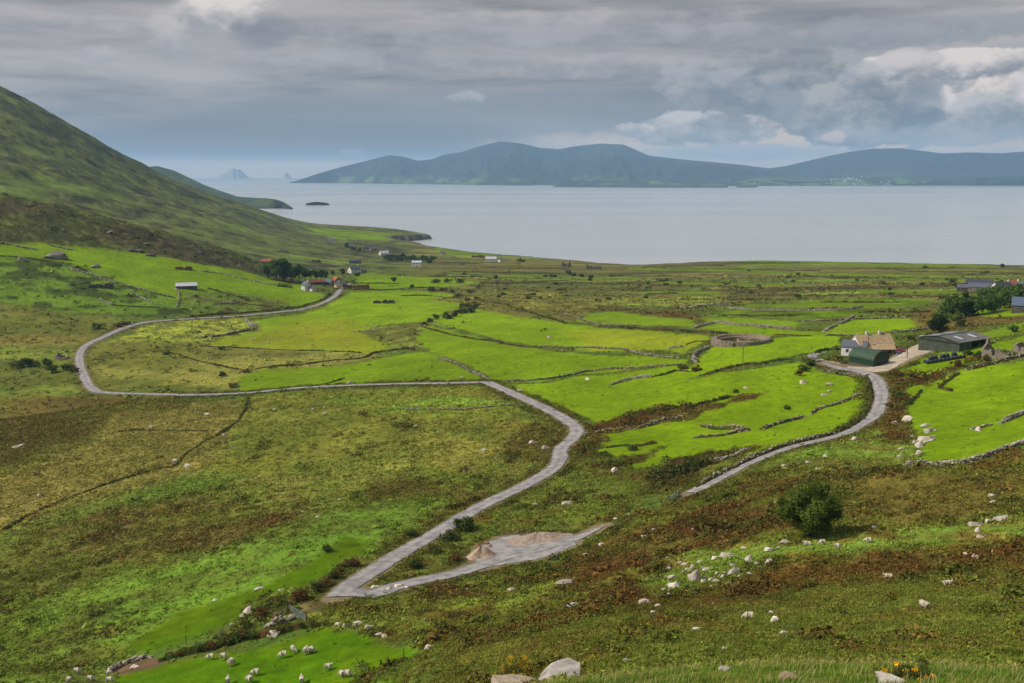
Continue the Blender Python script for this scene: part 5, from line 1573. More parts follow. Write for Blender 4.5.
# vehicles
def car(px, py, phi, label, body, L=4.1, cat='car', name='parked_car'):
    p = G(px, py); e = empty(name, p, facing(px, py, phi), label=label, cat=cat)
    prof = [(-.5, .32), (-.49, .62), (-.44, .78), (-.36, .86), (-.27, 1.32), (-.12, 1.45), (.10, 1.43), (.24, .98), (.42, .86), (.49, .68), (.5, .34)]
    V = []; n = len(prof)
    for sg, ww in ((-1, 1), (1, 1)):
        for x, z in prof: V.append((x * L, sg * (.84 if z < 1.0 else .64), z))
    F = [tuple(range(n - 1, -1, -1)), tuple(range(n, 2 * n))] + [(i, i + 1, n + i + 1, n + i) for i in range(n - 1)] + [(n - 1, 0, n, 2 * n - 1)]
    bm_ = simple_mat('car_paint', body, body, 2, 0.25, spec=0.6)
    part('body', (V, F), bm_, e, bev=0.05)
    gl = []
    for sg in (-1, 1):
        y = sg * .70
        gl.append(([(-.30 * L, sg * .78, .92), (.20 * L, sg * .78, .98), (.11 * L, sg * .675, 1.36), (-.25 * L, sg * .675, 1.32), (-.30 * L, sg * .76, .92), (.20 * L, sg * .76, .98), (.11 * L, sg * .655, 1.36), (-.25 * L, sg * .655, 1.32)],
                   [(0, 1, 2, 3), (7, 6, 5, 4), (0, 4, 5, 1), (1, 5, 6, 2), (2, 6, 7, 3), (3, 7, 4, 0)]))
    gl.append(([(.255 * L, -.66, 1.0), (.255 * L, .66, 1.0), (.125 * L, .56, 1.42), (.125 * L, -.56, 1.42)], [(0, 1, 2, 3)]))
    gl.append(([(-.37 * L, -.66, .92), (-.37 * L, .66, .92), (-.285 * L, .56, 1.34), (-.285 * L, -.56, 1.34)], [(3, 2, 1, 0)]))
    part('windows', gl, 'glass', e)
    for x in (-.31, .31):
        for sg in (-1, 1):
            a = [(x * L + .31 * math.cos(t * math.pi / 8), sg * .86, .31 + .31 * math.sin(t * math.pi / 8)) for t in range(16)]
            b_ = [(q[0], sg * .64, q[2]) for q in a]
            w_ = part('wheel', (a + b_, [tuple(range(16)), tuple(range(31, 15, -1))] + [(i, 16 + i, 16 + (i + 1) % 16, (i + 1) % 16) for i in range(16)]), 'rubber', e)
            a = [(x * L + .18 * math.cos(t * math.pi / 4), sg * .865, .31 + .18 * math.sin(t * math.pi / 4)) for t in range(8)]
            part('rim', (a + [(q[0], sg * .85, q[2]) for q in a], [tuple(range(8)), tuple(range(15, 7, -1))]), 'tin', w_)
    return e


car(895, 353.8, 35, 'dark blue car parked at the end of the tan roofed farmhouse', (34, 44, 74))
car(900.5, 351.8, 60, 'small dark red car parked behind the dark blue one', (132, 34, 34), 3.8)


def trailer(px, py):
    p = G(px, py); e = empty('box_trailer', p, facing(px, py, 25), label='white box trailer with a blue side parked left of the large grey shed', cat='trailer')
    part('box_body', [box(-2.1, 2.1, -1.1, 1.1, .75, 3.1)], 'white', e, bev=0.08)
    blue_ = simple_mat('blue_panel', (72, 76, 176), (88, 88, 190), 2, 0.5)
    part('side_panel', [box(-.6, 1.9, -1.13, -1.103, 1.0, 2.5)], blue_, e)
    part('end_panel', [box(2.103, 2.13, -.9, .9, 1.0, 2.7)], blue_, e)
    part('chassis', [box(-2.1, 2.1, -.9, .9, .5, .75), box(-3.2, -2.1, -.06, .06, .5, .6)], 'rubber', e)
    for x in (-.5, .5):
        for sg in (-1, 1):
            a = [(x + .36 * math.cos(t * math.pi / 8), sg * 1.1, .36 + .36 * math.sin(t * math.pi / 8)) for t in range(16)]
            part('wheel', (a + [(q[0], sg * .88, q[2]) for q in a], [tuple(range(16)), tuple(range(31, 15, -1))] + [(i, 16 + i, 16 + (i + 1) % 16, (i + 1) % 16) for i in range(16)]), 'rubber', e)


trailer(926, 345)


# round black bales
def bale_mesh():
    V = []; n = 20
    for x, r in ((-.6, .35), (-.6, .56), (-.52, .63), (0, .65), (.52, .63), (.6, .56), (.6, .35)):
        for i in range(n):
            a = 2 * math.pi * i / n; V.append((x * (1 + .02 * math.sin(5 * a)), r * math.cos(a), .62 + r * math.sin(a) * (0.97)))
    F = [tuple(range(n - 1, -1, -1)), tuple(range(6 * n, 7 * n))]
    for j in range(6):
        for i in range(n): F.append((j * n + i, j * n + (i + 1) % n, (j + 1) * n + (i + 1) % n, (j + 1) * n + i))
    return np_mesh('silage_bale', V, F, M['blackplastic'])


bme = bale_mesh()
pa_, pb_ = G(928, 364), G(969, 357.5)
dv = (pb_ - pa_); nb_ = int(dv.length / 1.25); dv.normalize(); nv_ = Vector((-dv.y, dv.x, 0)).normalized()
for row in range(3):
    for i in range(nb_ - row):
        q = pa_ + dv * 1.27 * i + nv_ * (1.32 * (row if row < 2 else 0.5)) + Vector((rnd.uniform(-.05, .05), rnd.uniform(-.05, .05), 0))
        o = link('silage_bale', bme, loc=(q.x, q.y, float(gz(q.x, q.y)) - 0.03 + (1.08 if row == 2 else 0)), rotz=math.atan2(dv.y, dv.x) + math.pi / 2 + rnd.uniform(-.06, .06))
        if row == 2 and rnd.random() < .3: bpy.data.objects.remove(o); continue
        lab = ['black wrapped bale in the ground row nearest the viewer below the large shed', 'black wrapped bale in the ground row nearer the large shed', 'black wrapped bale lying on top of the bale stack below the large shed'][row]
        tag(o, lab, 'bale', ['front row of black bales', 'back row of black bales', 'top row of black bales'][row])


# ruins
def ruin(px, py, L, Wd, phi, label, m_='stone', gab=(1, 1), hside=1.6, hg=5.0, chimney=(1, 0), name='ruined_cottage', seed=0):
    p = G(px, py); rz_ = facing(px, py, phi); c, s = math.cos(rz_), math.sin(rz_)
    near = Vector((s, -c, 0))
    if near.dot(Vector((p.x, p.y, 0))) > 0: near = -near
    ctr = p - near * Wd / 2
    e = empty(name, (ctr.x, ctr.y, float(gz(ctr.x, ctr.y))), rz_, label=label, cat='ruin')
    g = np.random.default_rng(seed + 5)
    l, w_ = L / 2, Wd / 2; t_ = 0.6

    def ragged(pA, pB, tops, nm):
        """upright slab from pA to pB with a broken top"""
        A_ = np.array(pA); B_ = np.array(pB); d = unit(B_ - A_); nn = np.array([-d[1], d[0]]) * t_ / 2
        n = len(tops); V = []; F = []
        for i, h_ in enumerate(tops):
            q = A_ + (B_ - A_) * i / (n - 1)
            for sg in (-1, 1):
                V += [(q[0] + nn[0] * sg, q[1] + nn[1] * sg, -1.2), (q[0] + nn[0] * sg, q[1] + nn[1] * sg, h_)]
        for i in range(n - 1):
            a = 4 * i; b_ = 4 * (i + 1)
            F += [(a, b_, b_ + 1, a + 1), (a + 3, b_ + 3, b_ + 2, a + 2), (a + 1, b_ + 1, b_ + 3, a + 3)]
        F += [(0, 1, 3, 2), (4 * n - 2, 4 * n - 1, 4 * n - 3, 4 * n - 4)]
        return part(nm, (V, F), m_, e)
    ns = 14
    for sg in (-1, 1):
        tops = np.clip(hside * (0.75 + 0.5 * g.random(ns)), 0.3, None)
        gap = g.integers(4, 8); tops[gap:gap + 2] *= 0.25
        ragged((-l + t_ / 2 + .01, sg * (w_ - t_ / 2)), (l - t_ / 2 - .01, sg * (w_ - t_ / 2)), tops, 'side_wall')
    for i, x in enumerate((-l, l)):
        hgt_ = hg if gab[i] else hside * 0.8
        ys = np.linspace(0, 1, 11)
        tops = hside + (hgt_ - hside) * np.minimum(1.15 * (1 - np.abs(ys * 2 - 1)), 0.8) * (0.9 + 0.15 * g.random(11)) if gab[i] else hside * (0.5 + 0.5 * g.random(11))
        gw = ragged((x, -w_), (x, w_), tops, 'gable_wall')
        if chimney[i] and gab[i]:
            part('chimney', [box(x - .38, x + .38, -.5, .5, hgt_ - .7, hgt_ + 0.9)], m_, gw)
    # fallen stones
    n = 40; cc_ = np.stack([g.uniform(-l, l, n), g.uniform(-w_ * 1.1, w_ * 1.1, n), g.uniform(0, .3, n)], -1)
    V, F, C = lumps(cc_, 0.25 * (0.5 + g.random((n, 1))) * np.array([[1.2, 1, .7]]), g.random(n) * 6, pick(STONE, n, g), seed)
    link('rubble', np_mesh('rubble', V, F, stone_mat, C, smooth=False), e)
    return e


ruin(993, 358.5, 7.5, 4.6, 35, 'roofless stone cottage with a tall chimney gable right of the black bales', 'stone', (1, 0), 2.1, 4.2, (1, 0), seed=1)
ruin(1020, 354, 6.0, 4.5, 50, 'second roofless stone gable half cut off by the right edge', 'stone', (1, 0), 1.7, 3.2, (0, 0), seed=2)
ruin(60, 360, 5.0, 4.0, 40, 'small pale ruined hut between the dark bushes left of the road loop', 'stone', (1, 0), 1.4, 3.4, (0, 0), seed=3)
ruin(101, 288.5, 16, 5.5, 3, 'long low roofless stone building on the left slope', 'dstone', (0, 0), 2.2, 2.4, (0, 0), seed=4)
ruin(184, 270, 12, 6, -8, 'low russet ruin high in the green field above the white roofed shed', 'rstone', (0, 0), 1.9, 2.2, (0, 0), seed=5)
ruin(357, 288.5, 19, 6, 4, 'roofless russet ruin at the right end of the village', 'rstone', (0, 1), 2.4, 3.8, (0, 1), seed=6)
ruin(384, 303.5, 15, 6, 0, 'low square ruin with bushes alone in the bright village field', 'dstone', (0, 0), 1.5, 2.0, (0, 0), seed=7)
ruin(565, 267, 9, 6, 25, 'grey ruined gable near the shore right of the white coastal house', 'dstone', (1, 1), 3.0, 6.5, (1, 1), seed=8)
ruin(593, 269.5, 16, 7, 15, 'cluster of dark roofless walls at the shore by the corner of the sea', 'dstone', (1, 0), 3.2, 6.0, (0, 0), seed=9)
ruin(478, 257.5, 18, 6, 0, 'low brown ruin on the shore left of the white coastal house', 'rstone', (0, 0), 2.6, 3.0, (0, 0), seed=10)
ruin(723, 306, 5, 4, 10, 'square stone hut ruin at the end of the short pale wall on the plain', 'stone', (0, 0), 2.0, 2.2, (0, 0), seed=11)
ruin(316, 262, 10, 5, 5, 'small grey ruin on the hillside above the village trees', 'dstone', (0, 0), 2.0, 2.5, (0, 0), seed=12)


# ring fort
def ring_fort():
    pl, pr = G(712.5, 346), G(769, 340)
    c0 = G(741, 342.5); D0 = math.hypot(c0.x, c0.y)
    rad = 0.5 * 57.5 * D0 * 1.02 / FPX
    e = empty('ring_fort', c0, label='round stone ring fort with thick drystone walls in the yellow green field', cat='ring fort')
    n = 120; V = []; F = []; hw = 1.75; g = np.random.default_rng(3)
    ga = math.atan2(-1, -0.45)
    prof = [(rad, -1.5), (rad - .03, 0.2), (rad - .22, hw), (rad - 0.3, hw + .04), (rad - 2.1, hw + .03), (rad - 2.3, hw * .6), (rad - 3.2, hw * .55), (rad - 3.3, -1.0)]
    keep = []
    for i in range(n + 1):
        a = ga + R(3.2) + (2 * math.pi - R(6.4)) * i / n
        zt = 0.16 * perlin(np.array(math.cos(a) * 4), np.array(math.sin(a) * 4), 8)
        for r, z in prof:
            x, y = r * math.cos(a), r * math.sin(a)
            V.append((x, y, z + (float(zt) + 0.05 * g.normal() if z > 1 else 0) + 0.35 * float(gz(c0.x + x, c0.y + y) - c0.z)))
    k_ = len(prof)
    for i in range(n):
        for j in range(k_ - 1): F.append((i * k_ + j, i * k_ + j + 1, (i + 1) * k_ + j + 1, (i + 1) * k_ + j))
    F += [tuple(range(k_ - 1, -1, -1)), tuple(range(n * k_, (n + 1) * k_))]
    m_ = simple_mat('fort_stone', (158, 140, 116), (124, 110, 92), 1.6, 0.95, 0.9)
    part('wall', (V, F), m_, e)
    cnt = 1700; a = ga + R(5) + (2 * math.pi - R(10)) * g.random(cnt)
    out_ = g.random(cnt) < 0.6
    zz = g.random(cnt); z_ = np.where(out_, zz * hw, hw + .05); r_ = np.where(out_, rad - .02 - .2 * zz, rad - .3 - 1.4 * zz)
    gx_ = r_ * np.cos(a); gy_ = r_ * np.sin(a)
    z_ = z_ + 0.35 * (gz(c0.x + gx_, c0.y + gy_) - c0.z)
    V, F, C = lumps(np.stack([gx_, gy_, z_], -1), 0.17 * (.6 + .8 * g.random((cnt, 1))) * np.array([[.7, 1.5, .6]]), a, pick(STONE[:3] + DSTONE[:2], cnt, g), 9)
    link('stones', np_mesh('stones', V, F, stone_mat, C, smooth=False), e)
    part('gateway_lintel', [box(rad * math.cos(ga) - .9, rad * math.cos(ga) + 1.0, rad * math.sin(ga) + .1, rad * math.sin(ga) + 2.2, hw - .55, hw - .2)], 'stone', e)
    # inner round hut wall
    V = []; F = []
    for i in range(49):
        a = 0.6 + 5.2 * i / 48
        for r, z in ((3.4, -1), (3.3, .8), (2.7, .8), (2.6, -1)):
            V.append((2.0 + r * math.cos(a), 1.5 + r * math.sin(a), z + .1 * g.random() * (z > 0)))
    for i in range(48):
        for j in range(3): F.append((i * 4 + j, i * 4 + j + 1, i * 4 + j + 5, i * 4 + j + 4))
    F += [(3, 2, 1, 0), tuple(range(48 * 4, 49 * 4))]
    part('inner_hut_wall', (V, F), m_, e)


ring_fort()

# ------------------------------------------------------------------ houses of the village, coast and plain
gable_house(186.5, 289.5, 14.5, 6.5, 2.2, 4.2, 2, 'long low stone shed with a white iron roof on the left green slope', 'dstone', 'tin', chim=(), wins=2, door=True, cat='shed', name='shed', gwin=False)
gable_house(267.5, 264, 13, 6, 2.6, 4.8, 6, 'stone barn with an orange red roof left of the pine trees', 'dstone', 'orange', chim=(), wins=3, cat='barn', name='barn', gwin=False)
gable_house(303, 290, 8, 6.2, 3.2, 6.6, 68, 'white gabled cottage with dark roof at the left end of the village', 'white', 'slate', chim=(0.9,), wins=2, name='cottage')
gable_house(309, 291, 6.5, 4.5, 2.3, 4.0, 45, 'pale grey low annex right of the white gabled cottage', 'white', 'dslate', chim=(), wins=1, door=False, cat='outbuilding', name='outbuilding')
gable_house(317, 284.8, 13, 5, 2.2, 3.9, -12, 'low dark red roofed shed behind the village cottages', 'dstone', 'redroof', chim=(), wins=3, cat='shed', name='shed', gwin=False)
gable_house(327, 285.5, 7, 5.5, 2.9, 4.9, 30, 'pale stone barn between the red shed and the orange roof', 'stone', 'slate', chim=(), wins=2, cat='barn', name='barn', gwin=False)
gable_house(333, 284.0, 7, 6, 3.4, 6.0, 65, 'village barn with a bright orange roof', 'stone', 'orange', chim=(), wins=2, cat='barn', name='barn', gwin=False)
gable_house(335.5, 288.2, 6.5, 5.0, 3.0, 5.4, 75, 'cream cottage gable in the middle of the village', 'cream', 'dslate', chim=(0.9,), wins=2, name='cottage')
gable_house(341.5, 287.6, 7.5, 5.0, 2.6, 4.9, 10, 'small dark roofed cottage right of the cream gable', 'stone', 'dslate', chim=(-.9, .9), wins=2, name='cottage')
gable_house(356, 273.5, 11, 6.5, 3.6, 7.0, -35, 'white house with a bright left gable beyond the village fields', 'white', 'slate', chim=(0.9,), wins=3, name='house')
gable_house(364, 273.3, 5, 4, 2.3, 3.6, 0, 'small low stone shed at the right of the lone white house', 'stone', 'dslate', chim=(), wins=1, door=False, cat='shed', name='shed')
gable_house(416.5, 267, 11, 7, 5.4, 7.2, 8, 'square white two storey house with chimneys near the coast', 'white', 'tin', chim=(-1, 1), wins=3, name='house')
gable_house(491, 261.5, 14, 7, 3.4, 6.2, 4, 'long white house on the edge of the shore', 'white', 'tin', chim=(0.2, 1), wins=4, name='house')
gable_house(499, 261.8, 6, 5, 3.0, 5.2, 60, 'small white gable attached right of the long shore house', 'white', 'dslate', chim=(), wins=1, name='house', door=False)
gable_house(331, 241.8, 12, 7, 3.0, 5.4, 5, 'small white house alone on the green foot of the mountain', 'white', 'slate', chim=(1,), wins=3, name='house')
gable_house(367, 249.5, 12, 6, 2.8, 5.0, 10, 'grey house left of the dark trees by the cove', 'stone', 'dslate', chim=(1,), wins=3, name='house')
gable_house(374, 250.5, 9, 6, 2.8, 4.8, -20, 'low stone barn second from left by the cove', 'stone', 'slate', chim=(), wins=2, name='barn', cat='barn')
gable_house(385, 255.5, 13, 7, 3.2, 6.4, -25, 'white roofed house among the tree belt near the cove', 'white', 'tin', chim=(1,), wins=3, name='house')
gable_house(443, 254.5, 8, 5, 2.6, 4.6, 0, 'tiny pale shed in the yellow strip near the cove shore', 'white', 'slate', chim=(), wins=2, name='shed', cat='shed')
gable_house(355, 263.5, 14, 7, 2.6, 4.4, 2, 'dark long building beyond the lone white house', 'dstone', 'dslate', chim=(), wins=3, name='barn', cat='barn')
gable_house(980, 291.5, 14, 8, 2.6, 4.8, 3, 'grey bungalow with pale slate roof on the plain at the right', 'stone', 'slate', chim=(), wins=4, name='bungalow')
gable_house(979, 287.5, 17, 8, 3.0, 5.5, 3, 'long dark roofed shed directly behind the grey bungalow', 'dstone', 'dslate', chim=(), wins=3, name='shed', cat='shed')
gable_house(965, 291.5, 9, 6, 2.6, 4.4, -6, 'low grey outbuilding left of the bungalow on the plain', 'dstone', 'slate', chim=(), wins=2, name='outbuilding', cat='outbuilding')
gable_house(1006, 293.5, 11, 7, 3.4, 6.6, -45, 'white house with a bright gable among the trees at the right edge', 'white', 'dslate', chim=(0.9,), wins=3, name='house')
gable_house(1011, 290, 7, 5, 3.2, 5.8, 20, 'small house with a pinkish roof behind the white gable at right', 'white', 'redroof', chim=(0.9,), wins=2, name='house')
gable_house(1026, 292.5, 9, 6, 3.4, 6.0, 0, 'pale house half cut off by the right edge above the trees', 'cream', 'slate', chim=(0,), wins=3, name='house')
gable_house(1025, 312.5, 10, 7, 3.0, 6.0, 0, 'blue slate roofed house cut off by the right edge beside the lawn', 'dstone', 'bslate', chim=(0,), wins=3, name='house')

# far shore settlement
fh = None
for i_ in range(120):
    x_ = rnd.choice([rnd.uniform(820, 900), rnd.uniform(720, 1010), rnd.uniform(830, 860)]); a = float(az_flat(x_, 184)); D = rnd.uniform(11150, 12600)
    s_ = rnd.uniform(1.0, 1.9)
    p = Vector((D * math.sin(a), D * math.cos(a), 0))
    # rest on the lowland: sample by ray onto the far sheets after they exist
    FARH = globals().setdefault('FARH', []); FARH.append((p, s_))
bpy.context.view_layer.update()
dg = bpy.context.evaluated_depsgraph_get()
V, F = join([box(-8, 8, -4.5, 4.5, -6, 5), ([(-8.4, -4.8, 5), (8.4, -4.8, 5), (8.4, 4.8, 5), (-8.4, 4.8, 5), (-8.4, 0, 9), (8.4, 0, 9)], [(0, 1, 5, 4), (2, 3, 4, 5), (0, 4, 3), (1, 2, 5), (3, 2, 1, 0)])])
fme = np_mesh('far_house', V, F, [M['white'], M['slate']], smooth=False)
fme.polygons.foreach_set('material_index', np.array([0] * 6 + [1] * 5, np.int32))
for p, s_ in FARH:
    hit, loc, nrm_, fi_, ob, mx_ = scene.ray_cast(dg, Vector((p.x, p.y, 700)), Vector((0, 0, -1)))
    if not hit or ob.name.startswith('haze'):
        hit, loc, nrm_, fi_, ob, mx_ = scene.ray_cast(dg, Vector((p.x, p.y, 600)), Vector((0, 0, -1)))
    if not hit or loc.z < 1 or not ob.name.startswith('far'): continue
    o = link('house', fme, loc=(loc.x, loc.y, loc.z), rotz=rnd.uniform(0, 3)); o.scale = (s_, s_, s_)
    tag(o, 'tiny pale house on the distant green shore across the bay', 'house', 'houses on the distant shore')
print('houses', round(time.time() - T0, 1))
# ------------------------------------------------------------------ trees and bushes
tree(809.5, 537, 8.2, 9.4, 'large round dark green tree standing alone on the heath slope', 'round', (66, 80, 28), (100, 114, 42), trunk=0.10, cat='tree', name='hawthorn_tree')
PINES = [(268, 279, 15, 12), (276, 281, 19, 14), (284, 281, 20, 15), (291, 282, 14, 11), (299, 282, 15, 9), (305, 283, 14, 7), (311, 283, 12, 7), (316, 283, 12, 6), (321, 282.5, 12, 6), (325, 282, 11, 6)]
for i_, (x_, y_, h_, w_) in enumerate(PINES):
    lab = ['lowest dark pine at the left end of the village trees', 'second pine from the left in the village trees', 'tallest dense dark pine of the village trees', 'short pine between the dense and the open half of the village trees', 'broad pine at the start of the open row above the village'][i_] if i_ < 5 else 'slim bare stemmed pine in the open row above the village'
    tree(x_, y_, h_, w_, lab, 'pine' if i_ > 3 else 'round', (66, 88, 38), (94, 118, 50), trunk=0.10 if i_ < 4 else 0.32, name='pine_tree', group=None if i_ < 5 else 'slim pines above the village')
RT = [(946, 318, 11, 8, 'conifer'), (955, 318, 13, 9, 'round'), (964, 316, 12, 9, 'conifer'), (973, 315, 9, 9, 'round'), (982, 314, 9, 9, 'round'), (991, 312, 9, 9, 'round'), (1000, 309, 10, 9, 'round'), (1009, 308, 10, 9, 'round'), (1018, 306, 9, 9, 'round'), (1000, 300, 9, 12, 'round'), (1016, 300, 10, 13, 'round'), (987, 299, 8, 11, 'round')]
LB = ['pointed dark conifer at the left end of the trees behind the large shed', 'tallest dark round tree next to the pointed conifer behind the large shed', 'second pointed conifer from the left behind the large shed'] + ['dark bushy tree in the row running to the right edge behind the shed'] * 6 + ['dark tree beside the houses near the right edge'] * 3
for i_, (x_, y_, h_, w_, k_) in enumerate(RT):
    tree(x_, y_, h_ * .9, w_, LB[i_], k_, (64, 86, 36), (92, 116, 48), trunk=0.08, name='tree', group=None if i_ < 3 else 'dark trees behind the shed' if i_ < 9 else 'trees by the houses at right')
tree(958, 326, 6.5, 6.0, 'pale green rounded bush in front of the dark trees behind the shed', 'bush', (84, 96, 44), (100, 112, 56))
tree(939, 334, 7.5, 8.5, 'dark round tree directly left of the grey shed roof', 'round', (42, 54, 26), (58, 70, 30), trunk=0.08)
B = [  # px, py, height, width, colour, label, group
 (98, 329, 4.0, 14, 0, 'broad dark bush above the left road bend'),
 (118, 327, 3.0, 8, 3, 'russet bramble beside the left road bend'), (127, 325, 2.6, 7, 3, 'russet bramble right on the left road bend'),
 (17, 369, 3.6, 14, 0, 'dark bush at the left end of the thicket by the small ruin'), (30, 366, 5.0, 15, 0, 'tallest dark bush of the thicket left of the small ruin'), (46, 367, 4.5, 14, 0, 'dark bush in front of the small ruin, left part of the thicket'), (52, 373, 3.5, 12, 1, 'olive bush below the small ruin'), (68, 370, 3.6, 10, 0, 'dark bush right of the small ruin beside the road'), (75, 372, 3.0, 7, 1, 'small bush closest to the left road loop'),
 (222, 350, 1.8, 6, 0, 'small dark bush inside the left road loop'), (165, 355, 2.2, 6, 0, 'small dark bush alone in the dull field inside the road loop'), (222, 376, 2.2, 6, 0, 'dark bush by the wall corner above the lane'), (246, 373, 2.0, 5, 3, 'russet bush at the ditch corner'), (233, 387, 2.0, 6, 1, 'olive bush just above the lane'),
 (430, 322, 3.0, 8, 1, 'lowest olive bush of the slanting line of bushes'), (437, 319.5, 4.0, 9, 0, 'second dark round bush of the slanting line'), (447, 319, 4.6, 12, 0, 'broad round bush in the middle of the slanting line'), (456, 316.5, 4.2, 10, 1, 'olive bush in the slanting line, right of the broad one'), (463, 313.5, 4.4, 11, 0, 'dark bush near the top of the slanting line'), (471, 312.5, 4.6, 12, 1, 'olive bush lower right of the top of the slanting line'), (476, 309, 4.6, 12, 1, 'rightmost bush of the slanting line'), (464, 308, 4.4, 14, 0, 'dark top bush of the slanting line'),
 (424, 325, 2.0, 6, 3, 'russet scrub at the bottom of the slanting line'),
 (436, 283, 3.8, 16, 0, 'wide dark bush left in the thicket beyond the village field'), (447, 282.5, 4.2, 14, 0, 'middle dark bush of the thicket beyond the village field'), (459, 283, 4.2, 16, 0, 'right dark bush of the thicket beyond the village field'), (430, 290.5, 3.0, 14, 1, 'olive scrub below the thicket beyond the village field'), (443, 291, 3.4, 14, 1, 'olive scrub right below the thicket beyond the village field'),
 (458, 296.5, 3.2, 11, 0, 'dark round bush below the thicket on the moor edge'), (470, 292.5, 2.4, 13, 0, 'flat dark bush on the moor right of the thicket'), (467, 300.5, 2.8, 6, 0, 'small dark bush on the moor edge above the slanting line'),
 (412.5, 287.5, 4.0, 6, 0, 'small dark bush on the wall beyond the village field'), (394, 281.5, 4.5, 9, 0, 'single dark tree in the small field beyond the village'), (385, 303, 2.6, 5, 0, 'dark bush growing inside the low square ruin'),
 (333, 274.5, 5.0, 7, 0, 'dark bush in the field left of the lone white house'), (343, 274, 6.5, 9, 0, 'tall dark bush beside the lone white house'), (357, 276, 4.0, 11, 0, 'dark bush in front of the lone white house'),
 (347, 247.5, 8, 13, 0, 'dark tree left of the cove houses'), (353, 250, 7, 15, 0, 'dark tree in front of the cove houses'), (360, 251, 6, 14, 0, 'dark tree right of the first two at the cove'),
 (573.5, 276, 3.8, 9, 0, 'left bush of three in a row on the moor near the shore'), (582, 277, 4.2, 10, 0, 'middle bush of three in a row on the moor near the shore'), (591, 278, 3.6, 9, 0, 'right bush of three in a row on the moor near the shore'),
 (569, 274.5, 5, 12, 0, 'dark bush in front of the grey ruined gable'), (553, 277, 3, 12, 0, 'flat dark bush left of the grey ruined gable'), (521, 261.5, 4.5, 22, 2, 'long green bush right of the shore house'), (496, 279, 5, 7, 0, 'lone pointed bush on the plain below the shore house'),
 (1000, 284, 3, 8, 0, 'small round bush on the plain near the right edge'), (953, 282.5, 4, 12, 0, 'dark round bush on the plain left of the bungalow'), (727, 285, 2.4, 9, 0, 'small dark bush in the middle of the plain'), (1002, 267.5, 4, 6, 0, 'dark bush on the far shore line of the plain at right'),
 (466, 530, 3.0, 7.5, 0, 'dark green bush beside the road above the lay-by'), (450, 541, 2.2, 6.5, 1, 'low olive bush left of the dark one beside the road'), (416, 568, 1.9, 4.4, 0, 'dark bush between road and lay-by entrance'), (411, 537, 1.7, 3.6, 0, 'dark bush on the far side of the road opposite the wedge'),
 (408, 541, 2.2, 4.5, 0, None), (436, 553, 1.5, 4.4, 1, 'olive bush in the wedge between the road and the lay-by'), (456, 561, 1.4, 5.0, 3, 'olive bush left of the gravel heap'),
 (632, 450, 1.8, 5.2, 0, 'small dark bush on the low brown bank between green fields'), (605, 456, 1.5, 3.5, 0, 'dark bush low in the scrub right of the road bend'), (581, 452, 1.8, 3.6, 3, 'russet bush right beside the road bend'),
 (660, 478, 2.4, 12, 1, 'grey green heather mound at the left of the dark scrub patch'), (680, 474, 2.6, 13, 1, 'grey green heather mound in the middle of the dark scrub patch'), (702, 466, 2.2, 12, 1, 'grey green heather mound at the right of the dark scrub patch'),
 (672, 500, 1.3, 3.2, 4, 'pale willow bush at the end of the visible lane'), (677, 497, 1.5, 2.8, 4, 'second pale willow bush at the end of the visible lane'),
 (806, 371, 2.6, 7, 1, 'olive bush at the left end of the farm track'), (812, 366, 2.4, 5, 0, 'dark bush by the gateway of the farm track'), (800, 376, 2.0, 5, 3, 'russet scrub below the farm track'), (838, 360, 1.6, 4, 3, 'russet bush left of the green barn'),
 (897, 376, 2.2, 9, 3, 'russet scrub right of the yard, upper left clump'), (912, 377, 2.2, 10, 3, 'russet scrub right of the yard, upper right clump'), (899, 397, 1.8, 4, 2, 'bright green bush in the russet scrub right of the lane'), (891, 408, 1.6, 5, 3, 'russet scrub low on the right verge of the lane'), (905, 402, 1.8, 6, 3, 'russet scrub beside the bright green bush'),
 (957, 367, 2.4, 7, 3, 'russet bush in front of the black bales'), (985, 361.5, 2.4, 6, 3, 'russet bush in front of the roofless cottage'), (1008, 357, 2.4, 8, 2, 'green bush between the two ruins'), (977, 357, 2.6, 6, 0, 'dark bush left of the roofless cottage'), (968, 355, 2.2, 6, 0, 'dark bush at the right end of the black bales'),
 (1014, 332, 3, 7, 2, 'green bush on the lawn at the right edge'), (962, 349, 2.2, 4, 2, 'green bush against the large shed wall'), (978, 346, 2.6, 4.5, 2, 'green bush at the right corner of the large shed'),
 (930, 338, 2.8, 7, 1, 'olive bush behind the white trailer'), (912, 341, 2.2, 7, 1, 'olive scrub between farmhouse and trailer'),
 (255, 612, 0.9, 2.2, 0, 'dark bush beside the pile of boulders left of the gate'), (327, 552, 1.5, 3.0, 0, 'small dark bush on the left side of the road'), (408, 540, 1.6, 3, 0, None),
 (697, 371, 2.2, 5, 3, 'russet scrub at the bend of the dark bank below the ring fort'), (684, 369, 2.0, 6, 1, 'olive scrub left of the bend of the dark bank below the ring fort'), (784, 426, 0, 0, 0, None), (735, 392, 1.2, 3, 0, 'dark tuft alone in the green field below the ring fort'), (788, 409, 1.4, 3, 1, 'olive tuft alone in the green field left of the lane'),
]
BC = [((58, 70, 32), (84, 94, 40)), ((66, 74, 34), (86, 92, 42)), ((56, 84, 28), (84, 112, 38)), ((92, 66, 38), (84, 80, 38)), ((110, 124, 92), (134, 146, 110))]
for b_ in B:
    x_, y_, h_, w_, ci_, lab = b_
    if lab is None: continue
    w_ = min(w_, 1.15 * w_ * 0.62) if w_ > 6 else w_ * 0.8
    tree(x_, y_, h_, w_, lab, 'bush', *BC[ci_], cat='bush')
